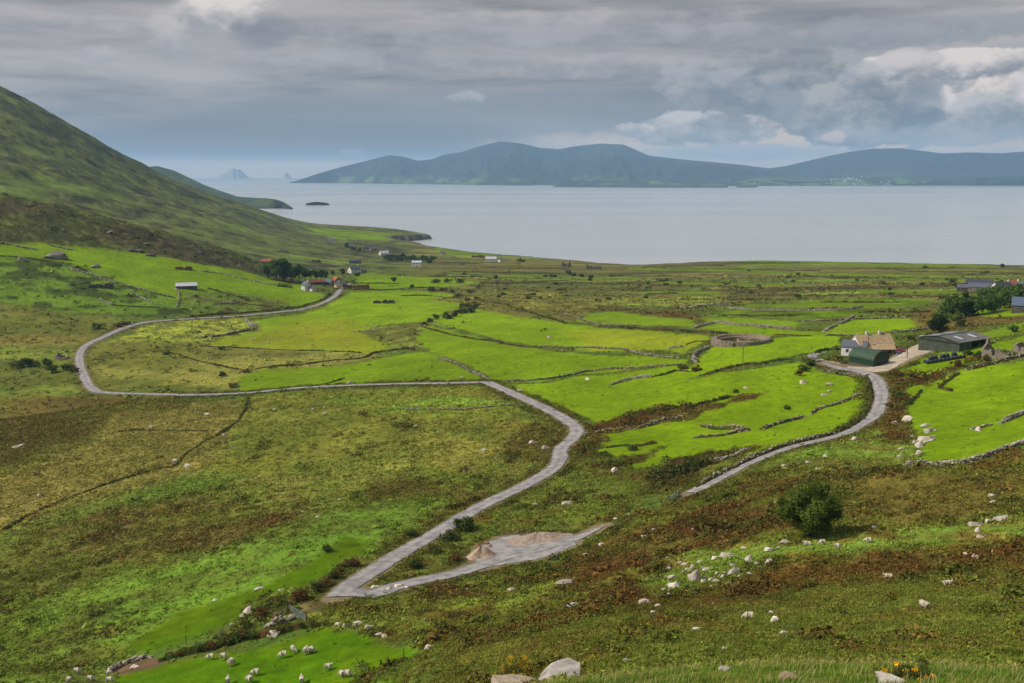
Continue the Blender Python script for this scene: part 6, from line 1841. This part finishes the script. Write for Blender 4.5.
for i_, (x_, y_) in enumerate(((246, 628), (262, 618), (318, 592), (326, 586), (334, 578), (300, 600), (222, 640), (352, 566))):
    tree(x_, y_, 1.3 + .4 * (i_ % 3), 2.6 + .8 * (i_ % 2), 'olive brown scrub bush around the boulders and gate above the sheep field', 'bush', *BC[1 + 2 * (i_ % 2)], cat='bush', group='scrub bushes around the gate')
# belt of trees near the cove
for i_ in range(15):
    x_ = 386 + i_ * 3.3; y_ = 259 + 3.4 * (i_ / 14) + 1.3 * math.sin(i_ * 2.1)
    tree(x_, y_, 5 + 3.5 * rnd.random(), 9 + 4 * rnd.random(), 'dark tree in the belt between the cove and the two storey house', 'round', (58, 74, 36), (78, 96, 44), trunk=0.1, group='belt of trees near the cove')
# scattered thorn bushes on the plain
for i_ in range(44):
    x_, y_ = rnd.uniform(450, 1010), rnd.uniform(266, 300)
    tree(x_, y_, 1.2 + 1.2 * rnd.random(), 3 + 4 * rnd.random(), 'small dark thorn bush scattered on the open plain toward the sea', 'bush', *BC[rnd.choice((0, 1, 1))], cat='bush', group='thorn bushes on the open plain')

# gorse with yellow flowers
def gorse(px, py, w_, h_, label):
    p = G(px, py); e = empty('gorse_bush', p, label=label, cat='gorse')
    g = np.random.default_rng(int(px))
    n = 26; cen = np.stack([g.normal(size=n) * w_ * .28, g.normal(size=n) * w_ * .2, np.abs(g.normal(size=n)) * h_ * .25 + .05], -1)
    V, F, C = clump_mesh(cen, np.full(n, w_ * .17), np.full(n, h_ * .32), np.tile(lin((74, 82, 36)) / KALB, (n, 1)), 240, np.full(n, 0.016), stretch=2.2, seed=3)
    link('foliage', np_mesh('foliage', V, F, leaf_mat, C, smooth=False), e)
    n = 34; cen = np.stack([g.normal(size=n) * w_ * .28, g.normal(size=n) * w_ * .2, np.abs(g.normal(size=n)) * h_ * .3 + .12 * h_], -1)
    V, F, C = clump_mesh(cen, np.full(n, w_ * .10), np.full(n, h_ * .22), np.tile(lin((226, 170, 30)) / KALB, (n, 1)), 60, np.full(n, 0.022), stretch=1.0, seed=4)
    link('flowers', np_mesh('flowers', V, F, leaf_mat, C, smooth=False), e)


gorse(519, 674, 2.6, 1.3, 'gorse bush with yellow flowers left of the big white boulder')
gorse(906, 680, 1.0, 0.34, 'small gorse bush with yellow flowers beside the pale rock at bottom right')

# ------------------------------------------------------------------ boulders
rock(567, 680, 66, 0.62, 'biggest near boulder, pale and angular, right of the yellow gorse at the bottom', name='boulder', col=(176, 168, 158), hi=True, i=2)
rock(508, 690, 80, 0.34, 'broad flat grey brown boulder below the yellow gorse at the bottom', name='boulder', col=(166, 150, 130), hi=True, i=5)
rock(888, 684, 30, 0.5, 'pale near rock beside the small gorse at bottom right', name='boulder', col=(196, 186, 170), hi=True)
rock(722, 671, 17, 0.6, 'rounded grey rock on the near grassy edge right of centre', name='boulder', col=(176, 166, 152), hi=True)
rock(787, 680, 30, 0.3, 'flat brown slab half buried in the near grassy edge', name='boulder', col=(150, 130, 108), hi=True)
rock(634, 675, 8, 0.5, 'small pale stone on the near grassy edge right of the big boulder', name='boulder', hi=True)
SCREE = [(696, 580, 13, 1.0), (706.4, 571, 8, .8), (717.7, 575, 5, .9), (733.4, 574, 12, .8), (675, 587, 12, .5), (686.5, 591, 10, .6), (672, 578, 10, .5), (669, 569, 5, .7), (684.5, 565.4, 6, .6), (693.7, 596, 7, .6), (669, 597, 8, .7), (645, 603, 12, .6), (653.7, 613, 6, .5), (716, 559, 8, .5), (727, 555.7, 12, .4), (749.4, 560.5, 8, .8), (743.5, 549, 6, .6), (729, 588, 14, .4), (739.6, 577, 5, .8), (749, 574, 5, .5), (726, 594.7, 4, .7), (711, 580.5, 6, .8), (716, 582, 7, .6), (704, 582, 6, .8), (724, 577.5, 6, .7), (732.8, 565.8, 6, .7), (658, 606, 7, .5), (664, 590, 5, .6), (680, 597, 5, .6), (700, 562, 6, .5), (690, 571, 5, .5), (663, 582, 4, .6), (757, 564, 5, .5), (640, 590, 5, .5), (700, 590, 4, .6)]
gs = np.random.default_rng(5)
for _ in range(34): SCREE.append((700 + gs.normal() * 26, 578 + gs.normal() * 11, 2.5 + 3.5 * gs.random(), .6))
for i_, (x_, y_, w_, a_) in enumerate(SCREE):
    lab = 'pale boulder of the scree in the middle of the heath slope'; gr = 'pale boulders of the heath scree'
    if i_ == 0: lab, gr = 'tallest pale boulder in the middle of the heath scree', None
    rock(x_, y_, w_, a_, lab, gr)
HR = [(770, 551, 10, .5), (785, 543, 9, .5), (779, 548, 5, .5), (697.6, 630, 9, .5), (693, 645, 4, .7), (707, 611, 3, .7), (773.8, 622, 7, .9), (784.5, 634, 9, .4), (724, 649, 6, .6), (771, 613, 5, .7),
      (987.7, 523, 6, 1.0), (994, 521, 5, .7), (1005.6, 520, 16, .3), (975, 525, 11, .4), (978, 532, 5, 1.2), (980.5, 537, 6, .6), (964, 555, 4, .7), (976, 558, 8, .6), (992.5, 552, 4, .6), (874, 528, 6, .5), (900.6, 457, 6, .5), (808.7, 463, 6, .4), (818, 469, 6, .4), (826, 456.5, 5, .5),
      (614.4, 471, 7, .9), (586, 556, 6, .9), (601.5, 544.5, 7, .4), (644.5, 536.5, 7, .3), (654, 529.5, 4, .6), (716, 524.5, 4, .5), (719, 523, 4, .7), (692, 531, 3, 1.0), (629, 515, 3, .9), (615.5, 519.5, 4, .7), (776.7, 503, 4, .5), (784, 466, 6, .5),
      (534.7, 505, 5, .7), (567, 503, 10, .3), (567, 583, 19, .3), (513, 590, 10, .3), (490.6, 623, 3, .8), (425, 620, 3, 1), (467, 590, 3, .8), (573, 608, 15, .3), (587, 605, 7, .4), (993.5, 496.5, 8, .4), (993, 502.5, 6, .5), (625, 662, 7, .5), (648, 640, 4, .5), (602, 650, 5, .5), (560, 632, 4, .5), (537, 618, 5, .5), (860, 603, 3, .5), (905, 560, 3, .5), (1010, 470, 4, .5)]
for x_, y_, w_, a_ in HR:
    rock(x_, y_, w_, a_, 'pale rock half buried in the heather and rough grass of the near slope', 'pale rocks scattered over the near slope')
GR = [(272, 636, 13, .55), (249, 612, 9, .8), (243, 616, 6, .6), (259.5, 589, 9, .4), (281, 591, 5, .7), (337.7, 625, 6, .6), (346.4, 626, 7, .6), (358, 624, 11, .45), (368.5, 628.5, 8, .6), (379.6, 635, 7, .6), (385, 636, 6, .6), (429.5, 649, 10, .55), (416.8, 642, 4, .7), (241.6, 638, 6, .6), (134.5, 668, 8, .5), (232, 625, 4, .6), (256, 620, 5, .5), (215, 600, 4, .5)]
for i_, (x_, y_, w_, a_) in enumerate(GR):
    rock(x_, y_, w_, a_, 'pale boulder along the banks around the sheep field and gate', 'pale boulders around the sheep field')
TRK = [(399, 587, 9, .55), (389.4, 590, 6, .7), (375, 588, 8, .4), (383, 591, 5, .6), (406, 588, 5, .6), (352, 588, 0, 0)]
for x_, y_, w_, a_ in TRK[:5]:
    rock(x_, y_, w_, a_, 'pale boulder edging the tip between the road and the lay-by entrance', 'boulders at the road fork tip')
FR = [(926, 441, 13, .6), (920, 447, 8, .9), (929, 432, 10, .6), (918, 455, 5, 1.0), (921, 462, 4, 1.0), (913, 437, 4, .6), (901, 449, 6, .4), (895, 443, 4, .4), (906, 421, 9, .6), (895, 424, 6, .6), (925, 426, 9, .4), (936, 431, 5, .4), (979, 431, 6, .9), (856, 440, 7, .6), (933, 437, 5, .5), (916, 443, 6, .7)]
for x_, y_, w_, a_ in FR:
    rock(x_, y_, w_, a_, 'pale tumbled boulder between the lane and the bright field at the right', 'tumbled boulders right of the lane')
MR = [(350, 383.5, 6, .5), (462, 378.5, 5, .6), (520, 390.5, 6, .5), (533, 443.5, 8, .5), (545, 449, 8, .6), (483, 451, 5, .5), (497, 457, 5, .5), (588, 379.5, 5, .5), (803, 383, 6, .8), (829, 385, 6, .6), (830, 392, 5, .5), (824, 395, 6, .4), (746, 388, 5, .4), (550, 337.5, 5, .6), (150, 445, 3, .6), (74, 394, 0, 0), (17, 448, 7, .5), (22, 446, 6, .4), (150, 428, 5, .5), (207, 415, 5, .5), (225, 436, 5, .7), (186, 467, 6, .5), (282, 605, 0, 0), (300, 565, 3, .6), (175, 462, 5, .9), (340, 500, 4, .5), (297, 500, 4, .5), (318, 517, 4, .4), (303, 512, 4, .4)]
for x_, y_, w_, a_ in MR:
    if w_: rock(x_, y_, w_, a_, 'pale stone lying alone in the grass of the valley floor', 'single pale stones on the valley floor')
rock(57, 258.5, 15, .6, 'large pale outcrop high in the upper left field', col=(150, 140, 126)); rock(64, 259.5, 8, .5, 'smaller outcrop touching the large one in the upper left field', col=(150, 140, 126))
rock(22, 261, 8, .6, 'pale outcrop on the dark bank near the left edge', col=(166, 154, 138)); rock(96, 267.5, 7, .6, 'pale outcrop at the top of the long wall on the left slope', col=(160, 152, 140))
for x_, y_, w_ in ((147, 245, 6), (131, 251, 6), (140, 252, 7), (151, 256, 8), (240, 266, 5), (200, 253, 6), (205, 262, 0), (192, 247, 6), (110, 233, 6)):
    if w_: rock(x_, y_, w_, .5, 'grey outcrop along the foot of the brown spur', 'grey outcrops along the brown spur', col=(120, 108, 98))

# ------------------------------------------------------------------ sheep
wool = simple_mat('sheep_wool', (232, 220, 198), (206, 192, 168), 14, 0.98, 0.7, obj=True, k=1.55)
skinm = simple_mat('sheep_face', (206, 190, 168), (176, 160, 140), 9, 0.9, 0.0, obj=True, k=1.6)


def sheep_mesh(pose):
    g = {'stand': (0.93, 0.98, 0.62), 'graze': (0.55, 0.20, 0.78), 'lie': (0.62, 0.72, 0.52)}
    nz, hz_, hx = g[pose]
    b_ = 0.0 if pose != 'lie' else -0.30
    J = [((-.38, 0, .66 + b_), .25, .27), ((-.15, 0, .69 + b_), .31, .32), ((.12, 0, .68 + b_), .31, .32), ((.33, 0, .68 + b_), .24, .26)]
    E = [(0, 1), (1, 2), (2, 3)]
    if pose == 'graze':
        J += [((.50, 0, .55), .11, .12), ((.60, 0, .34), .085, .10), ((.68, 0, .16), .06, .065), ((.73, 0, .07), .035, .04)]
    else:
        t = 0 if pose == 'stand' else b_
        J += [((.48, 0, .84 + t), .12, .13), ((.55, 0, .98 + t), .09, .10), ((.66, 0, .96 + t), .07, .075), ((.76, 0, .90 + t), .045, .045)]
    E += [(3, 4), (4, 5), (5, 6), (6, 7)]
    hd = 5
    for (x, par) in ((-.36, 0), (.30, 3)):
        for sg in (-1, 1):
            k_ = len(J)
            if pose == 'lie':
                J += [((x, sg * .16, .22), .07, .07), ((x + .18, sg * .22, .08), .045, .045), ((x + .34, sg * .2, .05), .035, .035)]
            else:
                bend = -.05 if x < 0 else .02
                J += [((x, sg * .12, .46), .085, .085), ((x + bend, sg * .125, .24), .04, .04), ((x, sg * .125, .02), .035, .035)]
            E += [(par, k_), (k_, k_ + 1), (k_ + 1, k_ + 2)]
    k_ = len(J); J += [((J[5][0][0] - .03, -.13, J[5][0][2] + .03), .03, .03), ((J[5][0][0] - .03, .13, J[5][0][2] + .03), .03, .03)]; E += [(5, k_), (5, k_ + 1)]
    k_ = len(J); J += [((-.50, 0, .62 + b_), .05, .05), ((-.55, 0, .46 + b_ * .6), .035, .035)]; E += [(0, k_), (k_, k_ + 1)]
    me = bpy.data.meshes.new('tmp'); me.from_pydata([j[0] for j in J], E, [])
    o = bpy.data.objects.new('tmp', me); COL.objects.link(o)
    m1 = o.modifiers.new('skin', 'SKIN'); m1.use_smooth_shade = True
    for i, j in enumerate(J):
        me.skin_vertices[0].data[i].radius = (j[1], j[2]); me.skin_vertices[0].data[i].use_root = (i == 1)
    m2 = o.modifiers.new('sub', 'SUBSURF'); m2.levels = 2; m2.render_levels = 2
    m3 = o.modifiers.new('smooth', 'SMOOTH'); m3.factor = .5; m3.iterations = 3
    dg_ = bpy.context.evaluated_depsgraph_get(); dg_.update()
    res = bpy.data.meshes.new_from_object(o.evaluated_get(dg_)); res.name = 'sheep'
    bpy.data.objects.remove(o)
    res.materials.clear(); res.materials.append(wool); res.materials.append(skinm)
    hx0 = J[5][0][0] + .02; hz0 = J[5][0][2]
    for p_ in res.polygons:
        c = p_.center
        head = (c.x > hx0 + .03) if pose != 'graze' else (c.z < .30 and c.x > .5)
        p_.material_index = 1 if (c.z < .36 and not (pose == 'lie' and c.z > .2) and (pose != 'graze' or c.x < .48)) or head else 0
        p_.use_smooth = True
    for v in res.vertices:
        if 0.3 < v.co.z and abs(v.co.x) < .45: v.co *= 1 + 0.012 * math.sin(v.co.x * 40) * math.sin(v.co.y * 43 + v.co.z * 37)
    return res


SM = {k_: sheep_mesh(k_) for k_ in ('stand', 'graze', 'lie')}


def sheep(px, py, pose, deg, label, group=None, sc=1.0):
    p = G(px, py); o = link('sheep', SM[pose], loc=(p.x, p.y, p.z + (0.02 if pose == 'lie' else 0.0)), rotz=R(deg)); o.scale = (sc,) * 3
    return tag(o, label, 'sheep', group)


SH = [(210, 660, 'graze', 175, 'sheep grazing by the russet bank, left of its pair'), (224, 660, 'graze', 20, 'sheep by the russet bank, right of its pair'), (231.5, 665.5, 'graze', 60, 'small sheep just below the pair by the russet bank'),
      (255, 675.5, 'graze', 178, 'sheep standing clear between the bank pair and the bottom edge'), (228, 684, 'stand', 110, 'sheep cut by the bottom edge below the bank pair'), (249, 682.5, 'graze', 150, 'sheep near the bottom edge left below its neighbour'),
      (110.5, 684, 'graze', 10, 'sheep at the bottom edge beside the bare earth'), (282.5, 658, 'graze', 178, 'sheep facing left in the middle of the upper sheep field'), (294, 652.5, 'graze', -30, 'sheep turned right and down next to the facing left one'),
      (305.5, 654, 'stand', 75, 'upright sheep left of a touching pair'), (311.5, 653.5, 'graze', 20, 'smaller sheep right in the touching pair'), (328.5, 670.5, 'stand', 20, 'bright sheep with raised head alone at the right of the sheep field'),
      (341.5, 677.5, 'graze', 120, 'left sheep of the close pair at the right of the sheep field'), (348.5, 677.5, 'graze', -15, 'right sheep of the close pair at the right of the sheep field'), (302, 684, 'stand', 100, 'sheep cut by the bottom edge in the middle of the sheep field'),
      (77.5, 674.5, 'graze', 5, 'upper sheep of three at the bottom left corner'), (69.5, 683.5, 'graze', 95, 'leftmost sheep of three at the bottom left corner'), (91, 682, 'graze', 10, 'right sheep of three at the bottom left corner'),
      (807, 545.5, 'lie', 170, 'brownish sheep lying under the lone tree'), (821.5, 545, 'graze', 178, 'sheep right of the trunk of the lone tree'), (837.6, 549.5, 'graze', -8, 'sheep a little below and right of the lone tree'), (867.5, 543, 'graze', 178, 'sheep farthest right of those near the lone tree'),
      (947.5, 586, 'lie', 5, 'sheep lying in the pale grass at the right'), (888, 578.5, 'lie', 178, 'sheep lying in long grass below the russet band at right'), (923.7, 609.5, 'stand', -60, 'sheep seen from behind in the rough grass at the lower right'), (748, 620, 'graze', 175, 'sheep grazing alone low in the middle of the heath slope'), (768.5, 565, 'graze', 215, 'sheep beside the right end of the scree'),
      (313, 411, 'graze', 0, 'left one of three pale sheep below the lane'), (324, 409.5, 'stand', 90, 'upper right one of three pale sheep below the lane'), (324.5, 415.5, 'graze', 180, 'lower right one of three pale sheep below the lane'), (39, 498, 'graze', 10, 'single sheep in the dull pasture near the left edge'), (274, 411, 'graze', 180, 'single sheep left of the three below the lane'), (416, 428, 'graze', 30, 'single pale sheep in the rough field left of the road'), (592, 421, 'graze', 0, None), (322, 351, 'graze', 0, None)]
for x_, y_, po, dg_, lab in SH:
    if lab: sheep(x_, y_, po, dg_ + rnd.uniform(-12, 12), lab, None, rnd.uniform(.98, 1.1) * (.82 if x_ > 700 else 1))
for i_ in range(22):
    x_, y_ = rnd.uniform(250, 395), rnd.uniform(322, 348)
    sheep(x_, y_, rnd.choice(['graze', 'graze', 'lie']), rnd.uniform(0, 360), 'tiny white sheep dotted over the big yellow green village field', 'sheep in the village field', 1.15)

# ------------------------------------------------------------------ gate, fence posts, poles
def gate(pxa, pya, pxb, pyb, label):
    a, b_ = G(pxa, pya), G(pxb, pyb); d = b_ - a; L = max(math.hypot(d.x, d.y), 3.2); rz_ = math.atan2(d.y, d.x)
    e = empty('metal_gate', a, rz_, label=label, cat='gate')
    slope = d.z / L
    mt_ = simple_mat('galvanised_metal', (150, 158, 164), (124, 130, 136), 4, 0.45, metal=0.4, spec=0.5)
    bars = []
    for k_ in range(6):
        z = 0.2 + 0.2 * k_; v, f = tube([(0, 0, z), (L, 0, z + d.z)], [.03, .03], 6); bars.append((v.tolist(), f.tolist()))
    part('bars', bars, mt_, e)
    st = []
    for x in (0.02, L / 2, L - .02):
        v, f = tube([(x, 0, .15 + d.z * x / L), (x, 0, 1.25 + d.z * x / L)], [.04, .04], 6); st.append((v.tolist(), f.tolist()))
    part('frame', st, mt_, e)
    for x in (-.15, L + .15):
        v, f = tube([(x, 0, -.4 + d.z * x / L), (x, 0, 1.55 + d.z * x / L)], [.11, .09], 8); part('gate_post', [(v.tolist(), f.tolist())], 'wood', e)


gate(289, 612, 306, 622, 'grey metal field gate leaning between posts at the lower left end of the road')


def post(px, py, h_, label, group=None, name='fence_post', cat='fence post', r=.07, cross=False):
    p = G(px, py); e = None
    v, f = tube([(0, 0, -.3), (rnd.uniform(-.03, .03) * h_, rnd.uniform(-.02, .02) * h_, h_)], [r, r * .8], 8)
    if not cross:
        return tag(link(name, np_mesh(name, v, f, M['wood']), loc=p), label, cat, group)
    e = empty(name, p, rnd.uniform(0, 1), label=label, cat=cat, group=group)
    link('shaft', np_mesh('shaft', v, f, M['wood']), e)
    part('crossarm', [box(-.8, .8, -.06, .06, h_ - .5, h_ - .36)], 'wood', e)
    for x in (-.6, 0, .6): part('insulator', [box(x - .05, x + .05, -.05, .05, h_ - .36, h_ - .2)], 'frame', e)


post(287.5, 613, 1.9, 'taller dark wooden post at the top of the metal gate')
post(273, 623, 1.7, 'dark wooden post halfway along the wire left of the metal gate')
post(186, 645, 1.6, 'slim wooden post rising from the russet bank at the lower left')
post(404, 660, 1.5, 'slim wooden post at the right end of the sheep field')
post(922, 394, 1.7, 'pale wooden post on the russet bank right of the lane')
post(903, 408, 1.7, 'wooden post near the lower end of the russet bank right of the lane')
post(904, 464, 1.4, 'wooden post at the left end of the pale wall below the bright field')
post(278, 309, 7.5, 'wooden telegraph pole beside the road to the village', name='telegraph_pole', cat='telegraph pole', r=.14, cross=True)
post(228, 313.5, 7.0, 'telegraph pole in the rough field below the white roofed shed', name='telegraph_pole', cat='telegraph pole', r=.14, cross=True)
post(742.6, 364, 6.0, 'thin telegraph pole standing below the ring fort', name='telegraph_pole', cat='telegraph pole', r=.11, cross=True)
post(907, 359, 6.5, 'telegraph pole in the farm yard right of the farmhouse', name='telegraph_pole', cat='telegraph pole', r=.12, cross=True)
post(867, 358, 7.0, 'telegraph pole in front of the farmhouse roof', name='telegraph_pole', cat='telegraph pole', r=.12, cross=True)
for i_ in range(6):
    x_ = 445 + i_ * 16
    post(x_, 276 + 0.4 * i_, 8, 'faint telegraph pole in the line across the plain below the shore house', 'telegraph poles across the plain', 'telegraph_pole', 'telegraph pole', .15, True)


# wire between the posts at the gate
def wire(a, b_, label):
    pa2, pb2 = G(*a), G(*b_); V = []; F = []
    o_ = 0; vs_ = []; fs_ = []
    for z in (0.5, 0.9, 1.25):
        v, f = tube([(0, 0, z), tuple((pb2 - pa2) / 2 + Vector((0, 0, z - .05))), tuple(pb2 - pa2 + Vector((0, 0, z)))], [.012] * 3, 4)
        vs_.append(v); fs_.append(f + o_); o_ += len(v)
    return tag(link('wire_fence', np_mesh('wire_fence', np.concatenate(vs_), np.concatenate(fs_), M['tin']), loc=pa2), label, 'wire fence')


wire((273, 623), (287.5, 613), 'thin wire strung between the two dark posts left of the gate')

# ------------------------------------------------------------------ ground cover
def cell_sample(wgt, n, g):
    """random points of the sector with probability proportional to weight x cell area"""
    dr = np.gradient(rows[:NR0])
    area = dr[:, None] * rows[:NR0, None] * (azfine[1] - azfine[0]) * np.ones((1, NF))
    vis = (np.abs(azg) < R(31))
    p = (wgt * area * vis).ravel(); p /= p.sum()
    i = g.choice(p.size, n, p=p)
    r_, c_ = np.divmod(i, NF)
    D = rows[r_] + (g.random(n) - .5) * dr[r_]; a = azfine[c_] + (g.random(n) - .5) * (azfine[1] - azfine[0])
    x, y = D * np.sin(a), D * np.cos(a)
    return x, y, D, COLR[r_, c_] / KALB


def mk_cover(name, wgt, n, nl, rad, hgt, leafk, pal, palw, g, jit=.3, stretch=1.5, m_=None):
    x, y, D, base_ = cell_sample(wgt, n, g)
    r_ = rad * np.exp(.38 * g.normal(size=n)) * (0.8 + D / 500)
    ci = np.clip(((fbm(x, y, 11, 3, len(pal)) * 1.1 + .5 + .13 * g.normal(size=n)) * len(pal)).astype(int), 0, len(pal) - 1)
    pc_ = np.array(pal)[ci] * (.8 + .4 * g.random((n, 1)))
    c = base_ * (1 - palw) + pc_ * palw
    V, F, C = clump_mesh(np.stack([x, y, gz(x, y) - r_ * .12], -1), r_, r_ * hgt, c, nl, r_ * leafk, seed=int(g.integers(1e6)), jit=jit, stretch=stretch)
    return tag(link(name, np_mesh(name, V, F, m_ or heath_mat, C, smooth=False)), kind='stuff')


g = np.random.default_rng(77)
off = (RD > 2.45)
patchy = sstep(-.25, .15, fbm(sx, sy, 9, 3, 61))
HPAL = [lin(c) / KALB for c in ((90, 62, 32), (104, 76, 40), (70, 76, 30), (92, 98, 36), (60, 64, 26), (78, 88, 32), (112, 108, 48))]
RPAL = [lin(c) / KALB * 1.12 for c in ((86, 98, 38), (106, 112, 48), (124, 124, 60), (112, 116, 46), (96, 108, 36))]
mk_cover('heather', HE * off * (DIST > 30) * (DIST < 120) * (0.4 + patchy), 20000, 60, .34, .7, .10, HPAL, .5, g, jit=.2)
mk_cover('heather', HE * off * (DIST > 110) * (DIST < 420) * (0.4 + patchy), 46000, 20, .44, .65, .17, HPAL, .45, g, jit=.2)
tp_ = G(809.5, 537); mk_cover('bracken', HE ** 1.5 * (RD > 4) * (np.hypot(sx - tp_.x, sy - tp_.y) > 10) * (DIST > 60) * (DIST < 330) * (0.05 + sstep(.0, .3, fbm(sx, sy, 14, 3, 68))), 5500, 60, .75, .75, .13, HPAL[:3] + [HPAL[4] * .8, HPAL[4], HPAL[0] * .7], .75, g, jit=.25)
mk_cover('rushes', RU * off * (DIST > 28) * (DIST < 130) * (0.4 + patchy), 22000, 24, .24, .8, .13, RPAL, .35, g, jit=.18, stretch=2.2)
mk_cover('rushes', RU * off * (DIST > 120) * (DIST < 420) * (0.6 + .7 * patchy), 105000, 7, .32, .50, .27, RPAL, .30, g, jit=.16, stretch=2.0)
mk_cover('hill_scrub', (RU + HE) * off * (DIST > 420) * (DIST < 1000) * (0.1 + patchy) / DIST, 9000, 8, .75, .4, .30, RPAL, .15, g)
print('cover', round(time.time() - T0, 1))


# near grass along the brink
def grass(name, wgt, n, hgt, wid, pal, g, lean=.5):
    x, y, D, _ = cell_sample(wgt, n, g)
    z = gz(x, y); h_ = hgt * (.5 + g.random(n)); a = g.random(n) * 6.283; wv_ = wid * (.7 + .6 * g.random(n))
    ln = lean * h_ * (.3 + g.random(n)); la = g.normal(size=n) * .8 + 0.2
    base_ = np.stack([x, y, z - .02], -1); sx_ = np.stack([np.cos(a), np.sin(a), 0 * a], -1) * wv_[:, None]
    L_ = np.stack([np.cos(la), np.sin(la), 0 * la], -1)
    mid = base_ + np.stack([0 * h_, 0 * h_, h_ * .6], -1) + L_ * (ln * .35)[:, None]
    tip = base_ + np.stack([0 * h_, 0 * h_, h_], -1) + L_ * ln[:, None]
    V = np.stack([base_ - sx_, base_ + sx_, mid + sx_ * .7, mid - sx_ * .7, tip], 1).reshape(-1, 3)
    o_ = (np.arange(n) * 5)[:, None]
    F = np.concatenate([o_ + np.array([[0, 1, 2]]), o_ + np.array([[0, 2, 3]]), o_ + np.array([[3, 2, 4]])])
    C = np.repeat(pick(pal, n, g), 5, 0)
    return tag(link(name, np_mesh(name, V, F, leaf_mat, C, smooth=False)), kind='stuff')


azr = (azg > az_flat(440, 660)) & (azg < R(31))
tuft = sstep(-.1, .3, fbm(sx, sy, 1.3, 2, 66))
near_ = (DIST > 20) & (DIST < 31) & azr
GP = [lin(c) / KALB for c in ((96, 142, 34), (110, 150, 44), (84, 122, 32), (128, 150, 60))]
SP = [lin(c) / KALB for c in ((180, 172, 104), (150, 144, 80), (120, 128, 56), (196, 184, 130))]
grass('grass', near_ * (.25 + tuft), 60000, .11, .008, GP, g)
grass('dry_grass', near_ * (.3 + tuft), 9000, .24, .006, SP, g, .6)
mid_ = (DIST > 31) & (DIST < 75) & azr
grass('rough_grass', mid_ * (.2 + tuft), 36000, .20, .02, GP[:3] + SP[1:3] + [lin((92, 100, 40)) / KALB] * 3, g, .5)
pale = (DIST > 60) & (DIST < 130) & azr
grass('moor_grass', pale * (.1 + tuft) * (1 - .6 * HE), 34000, .30, .035, [lin((112, 116, 50)) / KALB, lin((130, 126, 66)) / KALB, lin((96, 108, 38)) / KALB, lin((88, 100, 34)) / KALB], g, .5)
print('done', round(time.time() - T0, 1))
